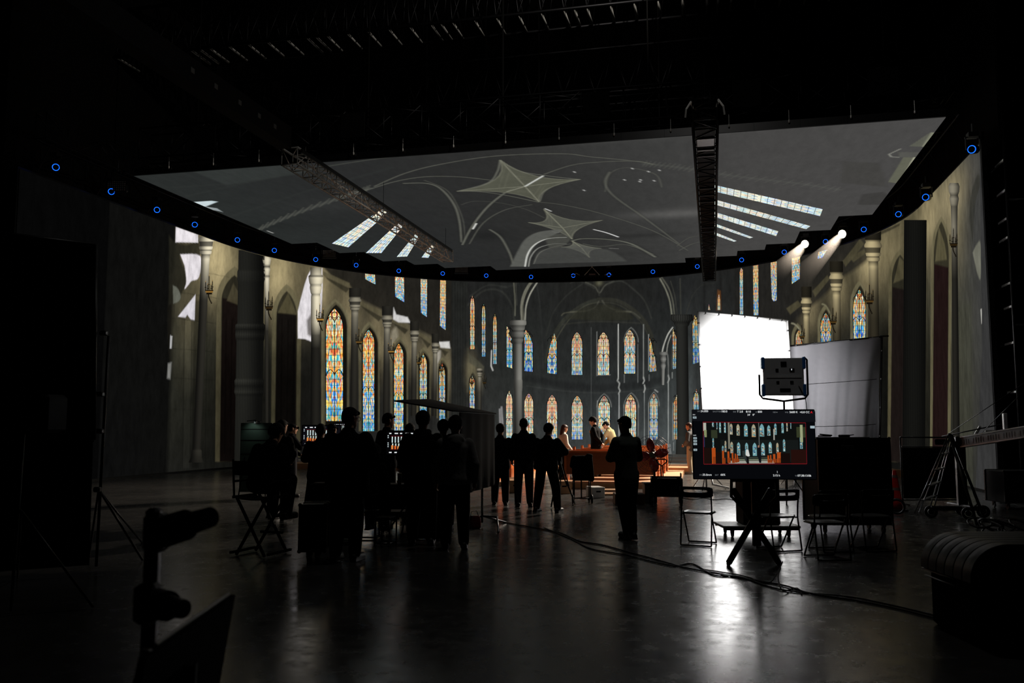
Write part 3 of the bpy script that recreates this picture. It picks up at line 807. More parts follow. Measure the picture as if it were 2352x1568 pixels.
pic_window([(1545, 760), (1548, 755), (1552, 768), (1555, 775), (1554, 846), (1546, 848)], .42, .7)
pic_window([(1548, 925), (1553, 910), (1556, 905), (1557, 1009), (1548, 1009)], .52, .7)
pic_window([(1591, 745), (1596, 724), (1602, 730), (1606, 760), (1607, 832), (1592, 836)], .34, .65)
pic_window([(1593, 915), (1600, 893), (1606, 908), (1608, 1000), (1594, 1000)], .36, .8)
for P, wm, br in (([(838, 600), (861, 600), (862, 653), (855, 650), (838, 641)], .34, 1.0), ([(907, 600), (928, 600), (928, 694), (921, 690), (907, 681)], .36, 1.0), ([(966, 600), (981, 600), (980, 728), (974, 724), (966, 718)], .34, .95), ([(1011, 600), (1024, 600), (1023, 758), (1017, 754), (1010, 748)], .48, .95),
                  ([(1700, 625), (1703, 612), (1707, 620), (1708, 722), (1700, 722)], .36, .8), ([(1730, 590), (1742, 590), (1743, 724), (1732, 724)], .42, .8), ([(1770, 570), (1784, 570), (1785, 690), (1778, 692), (1774, 686), (1772, 640)], .40, .85),
                  ([(1819, 560), (1838, 560), (1838, 640), (1820, 652)], .42, .9), ([(1880, 540), (1903, 540), (1902, 571), (1890, 592), (1879, 594)], .28, .9), ([(1649, 690), (1652, 674), (1655, 690), (1655, 712), (1649, 712)], .62, .75), ([(1627, 712), (1629, 698), (1632, 712)], .7, .7)):
    pic_window(P, wm, br, False, .12)
pic_window(arch(1961, 1991, 664, 716, 6) + [(1990, 790), (1963, 790)], .36, .85)
pic_window(arch(1886, 1911, 718, 754, 6) + [(1911, 800), (1888, 800)], .42, .75)
pic_window(arch(1829, 1844, 758, 776, 5) + [(1844, 800), (1829, 800)], .5, .7, False)

# candle brackets of the picture
def pic_sconce(x, y, k=1.0, gold=.7, flip=1):
    sh = Sheet(.055)
    D = (20, 16, 10); G = tuple(c * gold for c in (150, 110, 50))
    R_ = lambda a, b_, w, h, c: sh.poly([(x + a*k*flip, y + b_*k), (x + (a+w)*k*flip, y + b_*k), (x + (a+w)*k*flip, y + (b_+h)*k), (x + a*k*flip, y + (b_+h)*k)], c)
    R_(-8, 0, 17, 4, G); R_(-6, 4, 13, 4, D); R_(-9, -2, 19, 2, D)
    for a, t in ((-8, 20), (-3, 14), (0, 34), (5, 14), (8, 22)):
        R_(a - .8, -t, 1.8, t, D); R_(a - 2, -t * .45, 4.2, 1.6, D)
        R_(a - .5, -t - 3, 1.1, 3, G)
    for i in range(7):
        q = i / 6 * math.pi * .6
        R_(-1 + 5 - 5 * math.cos(q) - 1.3, 8 + i * 3, 2.6, 3.4, D)
    return sh.build('pictured_candle_bracket', led_wall)
for a in ((477, 668, 1.0, .9), (615, 705, 1.0, .3), (733, 732, .95, 1.1), (823, 784, .85, .7), (897, 806, .8, 1.0), (962, 832, .7, .7), (1013, 848, .6, .7), (1083, 878, .55, .5), (1112, 878, .5, .4),
          (2000, 690, 1.05, .5), (1916, 738, .9, .5), (1844, 772, .75, .5), (2195, 560, 1.0, .3)):
    pic_sconce(*a)
# ------------------------------------------------------------------ overhead LED panel
CZ = 9.0
EX0, EX1, EY0 = -16.6, 5.6, 22.1
NCX = 20; CS = (EX1 - EX0) / NCX
SUB = 32
cells = []
for j in range(17):
    for i in range(NCX):
        cx, cy = EX0 + (i + .5) * CS, EY0 + (j + .5) * CS
        if cy < 29.8 or math.hypot(cx + 5.5, cy - 29.0) < 11.05: cells.append((i, j))
nxg, nyg = NCX * SUB + 1, 17 * SUB + 1
gx = np.linspace(EX0, EX1, nxg); gy = EY0 + np.arange(nyg) * CS / SUB
GY, GX = np.meshgrid(gy, gx, indexing='ij')
def CE(px, py):
    p = on_level(px, py, CZ)
    return p.x, p.y
K = Canvas(GX, GY, CE); K.cell = .048
K.col[:] = lin((42, 43, 42))
# brightness rises towards the right-hand end of the panel
tx = np.clip((GX - EX0) / (EX1 - EX0), 0, 1)
for i in range(3):
    K.col[..., i] = np.interp(tx, [0, .25, .5, .68, .80, 1], [lin(c)[i] for c in ((41, 44, 43), (40, 41, 41), (45, 45, 44), (58, 58, 57), (68, 67, 66), (72, 71, 70))])
K.glow((1560, 490), 110, 40, (70, 69, 67), .8); K.glow((1450, 320), 200, 20, (30, 30, 28), .6); K.glow((780, 470), 120, 60, (26, 26, 25), .6)
K.dim((1300, 590), 130, 25, .75); K.dim((620, 520), 120, 40, .85); K.dim((1480, 540), 90, 25, .72); K.dim((1120, 540), 50, 60, .7)
K.poly([(430, 388), (640, 374), (710, 395), (520, 425)], (54, 58, 56), .6, 12)
RL, RD = (96, 97, 88), (30, 31, 30)
def rib(P, w=4, c=RL, a=.7, edge=True):
    P = curve(P, 6)
    if edge: K.stroke(P, w * 3.6, RD, a * .55, w * 1.5)
    K.stroke(P, w * 1.7, c, a * .8, w * .8); K.stroke(P, w * .5, (128, 128, 118), a * .6, w * .5)
for P, w, a in (([(780, 452), (843, 436), (907, 417), (975, 406), (1055, 406), (1130, 414)], 2.5, .6), ([(860, 428), (930, 398), (1013, 377), (1140, 358), (1290, 353), (1356, 360), (1441, 368), (1505, 377)], 3, .55),
                ([(1250, 400), (1314, 379), (1378, 372), (1462, 370), (1500, 378)], 3, .5), ([(928, 421), (980, 421), (1013, 434), (1042, 468), (1055, 506), (1060, 556)], 4, .6), ([(975, 414), (1030, 440), (1062, 500), (1068, 556)], 2, .3),
                ([(1062, 562), (1085, 519), (1123, 472), (1174, 434), (1206, 428)], 4, .7), ([(1078, 560), (1110, 512), (1160, 482), (1221, 470)], 2.5, .4), ([(1390, 440), (1400, 400), (1440, 385), (1505, 400), (1520, 430)], 3, .25),
                ([(1400, 395), (1390, 420), (1410, 450), (1480, 500), (1560, 560)], 4, .35), ([(1236, 464), (1290, 470), (1380, 490), (1500, 530), (1580, 575)], 3, .35), ([(1051, 439), (1100, 440), (1160, 448), (1236, 464)], 3, .6),
                ([(1331, 412), (1280, 424), (1250, 440), (1240, 462)], 3, .6), ([(1149, 368), (1190, 392), (1260, 404), (1331, 412)], 3, .7), ([(1149, 368), (1142, 395), (1120, 420), (1051, 439)], 3, .7),
                ([(1505, 590), (1450, 560), (1399, 550), (1340, 548), (1314, 553)], 5, .8), ([(1500, 584), (1440, 562), (1380, 566), (1340, 560)], 3, .5), ([(1125, 527), (1150, 545), (1170, 580), (1178, 604)], 4, .55), ([(1060, 470), (1090, 462), (1150, 466), (1206, 480), (1250, 500)], 2, .25),
                ([(1560, 575), (1590, 560), (1625, 552)], 3, .3), ([(1555, 565), (1585, 545), (1630, 540)], 2, .3)):
    rib(P, w, a=a)
# bosses: four-pointed lit stars
def star(c, tips, tone, a):
    out = []; u_ = tips[-1]
    n = len(tips)
    for i, t in enumerate(tips):
        u = tips[(i + 1) % n]
        m = ((t[0] + u[0]) / 2 * .3 + c[0] * .7, (t[1] + u[1]) / 2 * .3 + c[1] * .7)
        for k in range(8):
            q = k / 8
            out.append(((1-q)**2 * t[0] + 2*q*(1-q) * m[0] + q*q * u[0], (1-q)**2 * t[1] + 2*q*(1-q) * m[1] + q*q * u[1]))
    K.poly(out, tone, a, 3)
    K.stroke(out + [out[0]], 2.5, (128, 128, 112), a * .7, 2)
    for t in tips:
        K.stroke([c, t], 5, (48, 49, 42), a * .7, 4); K.stroke([c, t], 2.4, (150, 150, 132), a * .9, 2)
    for t in tips:
        for f in (.78, .62): K.stroke([(c[0] + (t[0]-c[0])*f, c[1] + (t[1]-c[1])*f), (c[0] + (u_[0]-c[0])*f*.5, c[1] + (u_[1]-c[1])*f*.5)], 1.2, (118, 118, 102), a * .4, 1.5)
        u_ = t
star((1206, 428), [(1149, 368), (1331, 412), (1238, 463), (1051, 439)], (88, 89, 76), .8)
star((1292, 523), [(1250, 481), (1382, 506), (1314, 549), (1215, 511)], (86, 87, 78), .8)
star((1335, 568), [(1314, 553), (1380, 570), (1354, 591), (1290, 567)], (92, 93, 86), .8)
K.stroke([(1206, 428), (1247, 404)], 5, (212, 214, 208), .9, 3); K.stroke([(1206, 428), (1165, 440)], 4, (150, 150, 134), .7, 3)
K.stroke([(1086, 526), (1094, 513)], 4, (214, 214, 208), .95, 2); K.stroke([(1252, 479), (1266, 485)], 3, (220, 220, 216), .9, 2)
K.stroke(curve([(1364, 527), (1392, 534), (1420, 544)], 4), 4, (222, 222, 220), .95, 2.5); K.stroke([(1268, 532), (1283, 534)], 2.5, (190, 190, 184), .8, 2); K.stroke([(1400, 570), (1420, 571)], 2, (170, 170, 164), .7, 2)
# broad lit arch over the apse
K.poly(curve([(1172, 612), (1190, 575), (1208, 548), (1240, 532), (1292, 528), (1260, 545), (1232, 560), (1216, 585), (1208, 612)], 5), (92, 93, 88), .85, 5)
K.stroke(curve([(1206, 612), (1212, 584), (1228, 562), (1258, 548), (1300, 545)], 5), 4, (206, 207, 200), .9, 2.5)
K.stroke(curve([(1214, 612), (1219, 590), (1236, 570), (1270, 560), (1300, 560)], 5), 3, (150, 151, 144), .8, 2)
K.poly(curve([(1225, 606), (1236, 580), (1262, 570), (1330, 566), (1400, 575), (1440, 600)], 5), (74, 75, 72), .6, 8)
K.stroke(curve([(1226, 606), (1240, 580), (1275, 566), (1310, 560)], 5), 2, (120, 120, 112), .7, 2)
K.poly(curve([(1250, 545), (1290, 536), (1310, 548), (1290, 566), (1262, 570)], 5), (84, 85, 78), .5, 6)
# carved band crossing the vault
for P, a in (([(596, 526), (680, 490), (792, 451), (850, 432)], .32), ([(1480, 376), (1540, 382), (1611, 392), (1700, 406), (1824, 420), (1930, 436)], .22)):
    K.stroke(curve(P, 6), 13, (88, 90, 84), a, 8)
    Q_ = curve(P, 6)
    for (p, q) in zip(Q_[::1], Q_[1::1]): K.stroke([(p[0] - 4, p[1] + 6), (q[0], q[1] - 7)], 2, (118, 119, 108), a, 2)
K.stroke(curve([(690, 392), (900, 360), (1150, 338), (1420, 318)], 5), 5, (84, 86, 78), .5, 5)
K.stroke([(1390, 321), (1430, 318)], 3, (160, 160, 150), .8, 2)
for P in ([(430, 450), (640, 402), (800, 372)], [(520, 500), (700, 440), (900, 385)], [(400, 430), (560, 420), (690, 395)]): K.stroke(P, 10, (48, 51, 49), .35, 10)
# daylight patches
K.poly([(440, 464), (486, 461), (500, 463), (470, 475), (480, 478), (455, 474)], (206, 220, 224), .95, 4)
K.poly([(470, 474), (498, 478), (512, 487), (504, 485), (488, 482)], (150, 158, 160), .9, 3)
K.stroke([(614, 530), (627, 535)], 2.5, (200, 200, 196), .9, 2)
K.poly([(2137, 304), (2162, 306), (2141, 337), (2088, 336)], (92, 93, 82), .85, 3); K.poly([(2139, 304), (2165, 304), (2141, 337), (2117, 337)], (128, 130, 112), .8, 3)
K.poly([(2075, 361), (2120, 362), (2070, 422), (2040, 418)], (98, 99, 84), .85, 3); K.poly([(2098, 361), (2122, 361), (2072, 424), (2064, 422)], (166, 166, 144), .85, 3)
K.poly([(2062, 349), (2160, 350), (2150, 361), (2066, 361)], (88, 88, 82), .6, 4); K.poly([(1935, 370), (2020, 374), (2040, 430), (1930, 420)], (62, 61, 58), .6, 12)
K.stroke([(2068, 342), (2042, 354), (2047, 360), (2064, 361)], 2.6, (150, 150, 140), .9, 1.5)
K.poly([(1980, 446), (2030, 440), (2060, 470), (1970, 470)], (52, 51, 49), .6, 8)
for x, y in ((1451, 386), (1488, 393), (1318, 394), (1470, 412), (1468, 416), (1501, 414), (1433, 412), (1513, 390), (1340, 436)): K.stroke([(x, y), (x + 3, y + 2)], 2.4, (206, 206, 202), .85, 1.5)

keep = np.zeros((nyg - 1, nxg - 1), bool)
for i, j in cells: keep[j*SUB:(j+1)*SUB, i*SUB:(i+1)*SUB] = True
idx = np.arange(nyg * nxg).reshape(nyg, nxg)
Q = np.stack([idx[:-1, :-1], idx[1:, :-1], idx[1:, 1:], idx[:-1, 1:]], -1)[keep]
used = np.unique(Q); remap = np.full(nyg * nxg, -1); remap[used] = np.arange(len(used))
V = np.stack([GX, GY, np.full_like(GX, CZ)], -1).reshape(-1, 3)[used]
led_top = grid_mesh('overhead_video_screen', V, remap[Q], K.col.reshape(-1, 3)[used], np.c_[GX.ravel(), GY.ravel()][used], 'picture_vault')
tag(led_top, 'flat overhead video screen with stepped far edge showing a ribbed church vault', 'video screen')
fr = MB()
for i, j in cells: fr.box((EX0 + (i + .5) * CS, EY0 + (j + .5) * CS, CZ + .12), (CS - .004, CS - .004, .2))
fr.build('cabinet_frame', M['black_metal'], led_top)
def top_window(P, nu):
    """strip window of the vault picture, P = four corners round the outline, first edge = end"""
    me = bpy.data.meshes.new('pictured_window')
    n = 12; vs = []; uv = []; fs = []
    for k in range(n + 1):
        t = k / n
        for a, b_, v in ((P[0], P[1], 0), (P[3], P[2], 1)):
            q = CE(a[0] + (b_[0]-a[0])*t, a[1] + (b_[1]-a[1])*t)
            vs.append((q[0], q[1], CZ - .02)); uv.append((v, t * nu))
    for k in range(n): fs.append((2*k, 2*k+2, 2*k+3, 2*k+1))
    me.from_pydata(vs, [], fs); me.update()
    u = me.uv_layers.new(name='UVMap')
    for l in me.loops: u.data[l.index].uv = uv[l.vertex_index]
    sd = me.color_attributes.new('seed', 'FLOAT_COLOR', 'POINT'); r = SEED.random()
    for i in range(len(vs)): sd.data[i].color = (r, .36, 1.25, .62)
    ra = me.attributes.new('rise', 'FLOAT', 'POINT')
    for i in range(len(vs)): ra.data[i].value = uv[i][1] / nu * .6 + .15
    me.materials.append(M['glass'])
    o = bpy.data.objects.new('pictured_window', me); COL.objects.link(o); o.parent = led_top
for P, nu in (([(1890, 479), (1640, 423), (1640, 438), (1884, 495)], 5.5), ([(1862, 518), (1640, 456), (1640, 468), (1852, 525)], 5), ([(1788, 530), (1640, 485), (1640, 496), (1783, 541)], 4), ([(1730, 544), (1640, 511), (1640, 518), (1722, 546)], 3.5), ([(1692, 552), (1640, 531), (1640, 538), (1686, 554)], 2.6),
              ([(762, 558), (878, 478), (890, 488), (800, 567)], 3.6), ([(840, 580), (914, 511), (925, 519), (876, 580)], 3.2), ([(911, 589), (955, 535), (964, 541), (935, 588)], 2.8), ([(968, 590), (991, 560), (999, 564), (984, 591)], 2.2)):
    top_window(P, nu)
hr = MB()
for x in (-15, -9.5, -5.5, -1.5, 4.4):
    for y in (22.8, 28, 34):
        hr.tube([(x, y, CZ + .2), (x, y, 16.52)], .02, 6)
build_each(hr, 'hanging_cable', M['black_cloth'], led_top)
# ------------------------------------------------------------------ rigging over the stage
def box_truss(L, w, h, bay, r, rb, mt, parent, name='bracing', axis='y', diag=True):
    """four chords and lacing along the local axis from 0 to L, hung below z = 0"""
    ch, br = MB(), MB()
    def P(t, a, b_): return (a, t, b_) if axis == 'y' else (t, a, b_)
    cs = ((-w/2, 0), (w/2, 0), (w/2, -h), (-w/2, -h))
    for a, b_ in cs: ch.tube([P(0, a, b_), P(L, a, b_)], r, 8)
    n = max(1, int(round(L / bay)))
    for i in range(n + 1):
        t = L * i / n
        for k in range(4):
            br.tube([P(t, *cs[k]), P(t, *cs[(k+1) % 4])], rb, 6)
            if diag and i < n:
                t2 = L * (i + 1) / n
                a, b_ = (cs[k], cs[(k+1) % 4]) if i % 2 else (cs[(k+1) % 4], cs[k])
                br.tube([P(t, *a), P(t2, *b_)], rb, 6)
    build_each(ch, 'chord', mt, parent, True); br.build('bracing', mt, parent, True)
def hangers(pts, top, parent, r=.006):
    m = MB()
    for p in pts: m.tube([p, (p[0], p[1], top)], r, 6)
    build_each(m, 'hanging_cable', M['black_cloth'], parent)

alu = mat('bare_aluminium_tube', (205, 203, 198), .42, .35, .1, 10)
alu_dark = mat('dark_metal_tube', (24, 24, 26), .45, .9, .2, 10)  # dark metal tube for trusses, girders and brackets
# lighting trusses running into the stage under the overhead screen
t = thing('lighting_truss', 'slim open lattice truss slanting across the left half of the overhead screen', 'truss', (-9.58, 18.3, 8.15))
box_truss(12.6, .40, .40, .55, .026, .013, alu, t); hangers([(.0, y, 0) for y in (.3, 6, 12.3)], 8.97 - 8.15, t)
tr = MB(); tr.box((.25, 6.2, -.06), (.05, 12.2, .10)); tr.build('cable_tray', M['black_metal'], t)
t = thing('lighting_truss', 'wide dark truss hanging straight over the right half of the overhead screen', 'truss', (-.03, 17.4, 8.2))
box_truss(20.2, .50, .45, .6, .026, .013, alu_dark, t); hangers([(.0, y, 0) for y in (.3, 7, 13, 20)], 8.97 - 8.2, t)
dk = MB(); dk.box((0, 10.3, -.42), (.40, 19.6, .03)); dk.build('walk_board', M['black'], t)
cv = MB()
for y, l in ((1.4, .5), (1.95, .07), (5.2, .05), (5.9, .05), (6.6, .05), (9.8, .06), (10.4, .06), (2.4, .04)):
    cv.box((0, y, -.46), (.36, l, .04))
build_each(cv, 'cross_batten', M['steel'], t)
hk = MB()
for sx in (-1, 1): hk.tube([(sx * .24, .4, -.05), (sx * .27, -.1, -.1), (sx * .36, -.25, -.3), (sx * .38, -.2, -.45)], .02, 6)
build_each(hk, 'end_hook', alu, t)
t = thing('dark_beam', 'dark solid beam running up from the slim truss into the roof', 'beam', (-9.66, 4.0, 8.35))
bm_ = MB(); bm_.box((0, 7.1, 0), (.34, 14.2, .5)); bm_.build('web', M['black'], t)
lb = MB()
for y in (10.2, 11.0, 11.9, 12.7, 13.4): lb.box((.175, y, 0), (.008, .12, .10))
build_each(lb, 'number_plate', mat('grey_plate', (84, 84, 82), .6), t); hangers([(0, 3, .2), (0, 13, .2)], 8.2, t)
# roof girders: each runs across the studio
def girder(y, z, w, x0, x1, bay, label, mt, h=1.9, rung=.035):
    t = thing('roof_girder', label, 'girder', (x0, y, z), 0, 'roof girders across the studio')
    L = x1 - x0
    ch, rg, wb = MB(), MB(), MB()
    for a in (-w/2, w/2): ch.tube([(0, a, 0), (L, a, 0)], .05, 8)
    ch.tube([(0, 0, h), (L, 0, h)], .06, 8)
    n = int(L / bay)
    for i in range(n + 1):
        q = i * bay
        rg.tube([(q, -w/2, 0), (q, w/2, 0)], rung, 6)
        if i % 6 == 2: rg.tube([(q + .3, -w/2, 0), (q + .3, w/2, 0)], rung, 6)
        if i < n:
            for a in (-w/2, w/2):
                wb.tube([(q, a, 0), (q + bay/2, 0, h)], .022, 5); wb.tube([(q + bay, a, 0), (q + bay/2, 0, h)], .022, 5)
    build_each(ch, 'chord', alu_dark, t, True); build_each(rg, 'rung', mt, t, True); wb.build('web_bar', alu_dark, t, True)
    hangers([(2, 0, h), (L/2, 0, h), (L - 2, 0, h)], 16.5 - z, t, .03)
girder(24.0, 13.38, 1.2, -25, 8, .66, 'long ladder-like roof girder, its rungs catching the light, above the screen', alu)
girder(30.5, 13.4, 1.2, -28, 12, 1.15, 'dark roof girder, the second one back, half lost in the black roof', alu_dark)
girder(17.8, 13.0, 1.2, -20, 4, 1.15, 'dark roof girder across the upper left corner of the picture', alu_dark)
girder(37.0, 13.4, 1.2, -30, 14, 1.15, 'dark roof girder, the farthest one back, barely visible in the black roof', alu_dark)
# front rigging truss of the overhead screen with hanging brackets
t = thing('screen_truss', 'dark lattice truss along the front edge of the overhead screen', 'truss', (-16.4, 22.3, 10.4))
box_truss(22.0, .6, .9, 1.1, .03, .016, alu_dark, t, axis='x'); hangers([(1, 0, 0), (11, 0, 0), (21, 0, 0)], 6.1, t)
bk = MB()
for i in range(15):
    x = 1 + i * 1.45
    bk.tube([(x, -.25, -.9), (x, -.25, -1.18), (x, -.25, -1.2), (x, -.25, -1.25), (x, -.25, -1.27)], [.008, .008, .022, .022, .008], 8)
build_each(bk, 'lifting_bracket', alu, t)
hd = MB()
for x in (2.2, 6.8, 13.6, 17.4, 20.6): hd.box((x, -.33, -.45), (.7, .04, .7))
build_each(hd, 'motor_cover', M['black_cloth'], t)

# ring truss above the curved screen
t = thing('ring_truss', 'black curved truss running along the top of the curved screen', 'truss')
ch, br = MB(), MB()
sv = np.linspace(S_LEFT, S_RIGHT, 130)
for z, r in ((WTOP + .80, .42), (WTOP + .80, .75), (WTOP + 1.5, .42), (WTOP + 1.5, .75)):
    ch.tube([wall_point(s, z, r) for s in sv], .026, 6)
for i, s in enumerate(np.arange(S_LEFT, S_RIGHT - 1.2, 1.2)):
    for r in (.42, .75):
        br.tube([wall_point(s, WTOP + .80, r), wall_point(s, WTOP + 1.5, r)], .014, 5)
        br.tube([wall_point(s, WTOP + (.80 if i % 2 else 1.5), r), wall_point(s + 1.2, WTOP + (1.5 if i % 2 else .80), r)], .014, 5)
    br.tube([wall_point(s, WTOP + .80, .42), wall_point(s, WTOP + .80, .75)], .014, 5)
build_each(ch, 'chord', alu_dark, t, True); br.build('bracing', alu_dark, t, True)
hangers([tuple(wall_point(s, WTOP + 1.5, .6)) for s in np.arange(S_LEFT + 1, S_RIGHT, 4.0)], 16.5, t)
br = MB()
for s in np.arange(S_LEFT + .6, S_RIGHT, 2.4): br.tube([wall_point(s, WTOP + .85, .42), wall_point(s, WTOP + .09, .02)], .02, 5)
build_each(br, 'wall_bracket', alu_dark, t)
dr = MB()
rr = []
for s in np.linspace(S_LEFT, S_RIGHT, 160):
    q = .06 * math.sin(s * 9)
    rr.append([wall_point(s, WTOP + .07, -.5 + q), wall_point(s, 16.4, -.5 + q), wall_point(s, 16.4, -.56 + q), wall_point(s, WTOP + .07, -.56 + q)])
dr.rings(rr)
o = dr.build('black_drape', M['black_cloth']); tag(o, 'black drape hanging above and behind the curved screen', 'drape')

# moving lights with blue rings
blue = glow('blue_ring_light', (20, 96, 255), 2.2, False)
lens_dark = mat('dark_lens_glass', (10, 12, 18), .08, 0, .1, 5, .8)
def moving_light(p, aim, label, lit=None, group='moving lights along the ring truss'):
    t = thing('moving_light', label, 'stage light', p, 0, group)
    yk = MB(); yk.box((0, 0, .34), (.22, .22, .12)); yk.tube([(-.15, 0, .30), (-.15, 0, .0)], .018, 6); yk.tube([(.15, 0, .30), (.15, 0, .0)], .018, 6); yk.box((0, 0, .29), (.34, .06, .03))
    yk.tube([(0, 0, .38), (0, 0, .62)], .02, 6)
    yk.build('yoke', M['black_metal'], t)
    d = (Vector(aim) - Vector(p)).normalized()
    O_ = Vector((0, 0, 0))
    hd = MB(); hd.cyl(O_ - d * .16, d * .08, .10, .11 if lit is None else .17, 20); hd.cyl(O_ - d * .22, O_ - d * .16, .07, .10, 20)
    h = hd.build('head', M['black_metal'], t, False)
    ln = MB(); ln.cyl(d * .081, d * .095, .085 if lit is None else .15, .085 if lit is None else .15, 20)
    if lit is None:
        ln.build('lens', lens_dark, h); rg = MB(); rg.torus(d * .09, .085, .010, d, 22, 6); rg.build('blue_ring', blue, h, True)
    else:
        ln.build('lens', lit, h, False, 'glowing white lens')
    return t, d
STAGE = Vector((-5.5, 26.0, 1.4))
ring_px = [(127,384),(255,440),(360,482),(447,516),(545,551),(630,575),(725,596),(818,609),(916,622),(1017,628),(1117,633),(1220,636),(1317,633),(1399,631),(1500,624),(1602,612),(1704,597),(1802,579),(1897,555),(1985,527),(2065,492),(2128,453),(2235,343)]
for i, (px, py) in enumerate(ring_px):
    p = inset_on_ray(px, py, .40)
    aim = Vector((p.x * .25 - 2.5, p.y * .25 + 6, 5.5))
    if i in (12, 13): lab = ('blue-ringed moving light at the left end of the small bridle bar', 'blue-ringed moving light at the right end of the small bridle bar')[i - 12]
    elif i == 0: lab = 'blue-ringed moving light farthest out on the left, beyond the screen'
    elif i == 22: lab = 'blue-ringed moving light highest up on the right of the ring truss'
    elif i < 12: lab = 'blue-ringed moving light, number %s in from the left end of the ring truss' % ('one two three four five six seven eight nine ten eleven twelve'.split()[i])
    else: lab = 'blue-ringed moving light, %s from the right end of the ring truss' % ('second third fourth fifth sixth seventh eighth ninth'.split()[21 - i])
    moving_light(p, aim, lab)
# the two spotlights that are on
lamp_white = glow('hot_lamp_glass', (255, 246, 226), 9.0, False)
def beam_light(px, py, aim, label, power, col):
    p = inset_on_ray(px, py, .7)
    t, dr_ = moving_light(p, tuple(p + (aim - p).normalized() * .5 + Vector((-.35, -.62, .08))), label, lamp_white, 'lit spotlights on the ring truss')
    l = bpy.data.lights.new('spot_beam', 'SPOT'); l.energy = power; l.color = col; l.spot_size = math.radians(52); l.spot_blend = .7; l.shadow_soft_size = .12
    o = bpy.data.objects.new('spot_beam', l); COL.objects.link(o)
    dd = (aim - p).normalized()
    o.location = p + dr_ * .13 + dd * .02; o.rotation_euler = dd.to_track_quat('-Z', 'Y').to_euler()
    return p, dd
AIM = Vector((-3.6, 26.0, .6))
p1, d1 = beam_light(1851, 560, AIM, 'lit spotlight, the lower left of the two shining ones', SPOT_POWER, (1, .86, .70))
p2, d2 = beam_light(1937, 537, AIM + Vector((.8, 1.5, 0)), 'lit spotlight, the upper right of the two shining ones', SPOT_POWER, (1, .86, .70))
def haze_mat(p, reach):
    """haze that thins out with the distance from the lamp"""
    h = bpy.data.materials.new('thin_stage_haze'); h.use_nodes = True
    nt = h.node_tree; nt.nodes.remove(nt.nodes['Principled BSDF']); N = nt.nodes.new; L = nt.links.new
    tc = N('ShaderNodeTexCoord'); ds = N('ShaderNodeVectorMath'); ds.operation = 'DISTANCE'; ds.inputs[1].default_value = tuple(p)
    mr = N('ShaderNodeMapRange'); mr.interpolation_type = 'SMOOTHSTEP'; mr.inputs['From Min'].default_value = 0; mr.inputs['From Max'].default_value = reach; mr.inputs['To Min'].default_value = .009; mr.inputs['To Max'].default_value = 0
    v = N('ShaderNodeVolumeScatter'); v.inputs['Anisotropy'].default_value = .35; v.inputs['Color'].default_value = (1, .95, .9, 1)
    L(tc.outputs['Object'], ds.inputs[0]); L(ds.outputs['Value'], mr.inputs['Value']); L(mr.outputs[0], v.inputs['Density']); L(v.outputs[0], nt.nodes['Material Output'].inputs['Volume'])
    return h
for p, dd, ln_, lab in ((p1, d1, 2.6, 'faint hazy beam below the lower left shining spotlight'), (p2, d2, 3.2, 'faint hazy beam below the upper right shining spotlight')):
    o = MB().cyl(p + dd * .2, p + dd * ln_, .15, .15 + .10 * ln_, 28).build('haze_beam', haze_mat(p, ln_)); tag(o, lab, 'haze', 'light beams in the haze', 'stuff')
# rectangular LED flood panels on the ring truss
dot = mat('pale_led_cells', (150, 150, 150), .4, 0, .1, 8)
def flood(px, py, w, label):
    p = inset_on_ray(px, py, .6)
    t = thing('flood_panel', label, 'stage light', p, YAW, 'flood panels on the ring truss')
    m = MB(); m.bbox((0, 0, 0), (w, .12, w * .55), .02); m.build('housing', M['black_metal'], t)
    m = MB()
    for i in range(9):
        for j in range(5): m.box(((i - 4) * w * .1, -.07, (j - 2) * w * .1), (w * .05, .02, w * .05))
    m.build('led_cell', dot, t)
    m = MB(); m.tube([(-w/2 - .03, 0, 0), (-w/2 - .03, 0, .45), (w/2 + .03, 0, .45), (w/2 + .03, 0, 0)], .015, 6); m.tube([(0, 0, .45), (0, 0, .8)], .02, 6); m.build('yoke', M['black_metal'], t)
    m = MB(); m.box((0, -.05, -w * .33), (w, .03, .02)); m.build('barn_edge', M['steel'], t)
flood(270, 428, .62, 'grid-faced flood panel at the far left above the dark part of the screen')
flood(757, 583, .62, 'grid-faced flood panel above the pictured third pier, left of the middle')
flood(1060, 618, .66, 'grid-faced flood panel nearest the middle of the ring truss')
# bridle bar in the middle
q = wall_point(*W(1360, 633), .8); d = float(np.dot(FH, (q.x, q.y)))
t = thing('bridle_bar', 'thin bar slung on a triangular bridle at the middle of the ring truss', 'rigging', at(1360, 633, d), YAW)
m = MB(); m.tube([(-1.0, 0, 0), (1.0, 0, 0)], .025, 8); m.build('bar', alu_dark, t, True)
m = MB(); m.tube([(-.36, 0, .02), (0, 0, .42), (.36, 0, .02)], .016, 6); m.tube([(0, 0, .42), (0, 0, .8)], .03, 6); m.tube([(-1, 0, 0), (-.75, 0, .12), (-.55, 0, 0)], .012, 6); m.tube([(1, 0, 0), (.75, 0, .12), (.55, 0, 0)], .012, 6); m.build('bridle', alu, t, True)
m = MB(); m.box((0, 0, .06), (.3, .1, .06)); m.build('control_box', mat('grey_box', (110, 96, 100), .5), t)
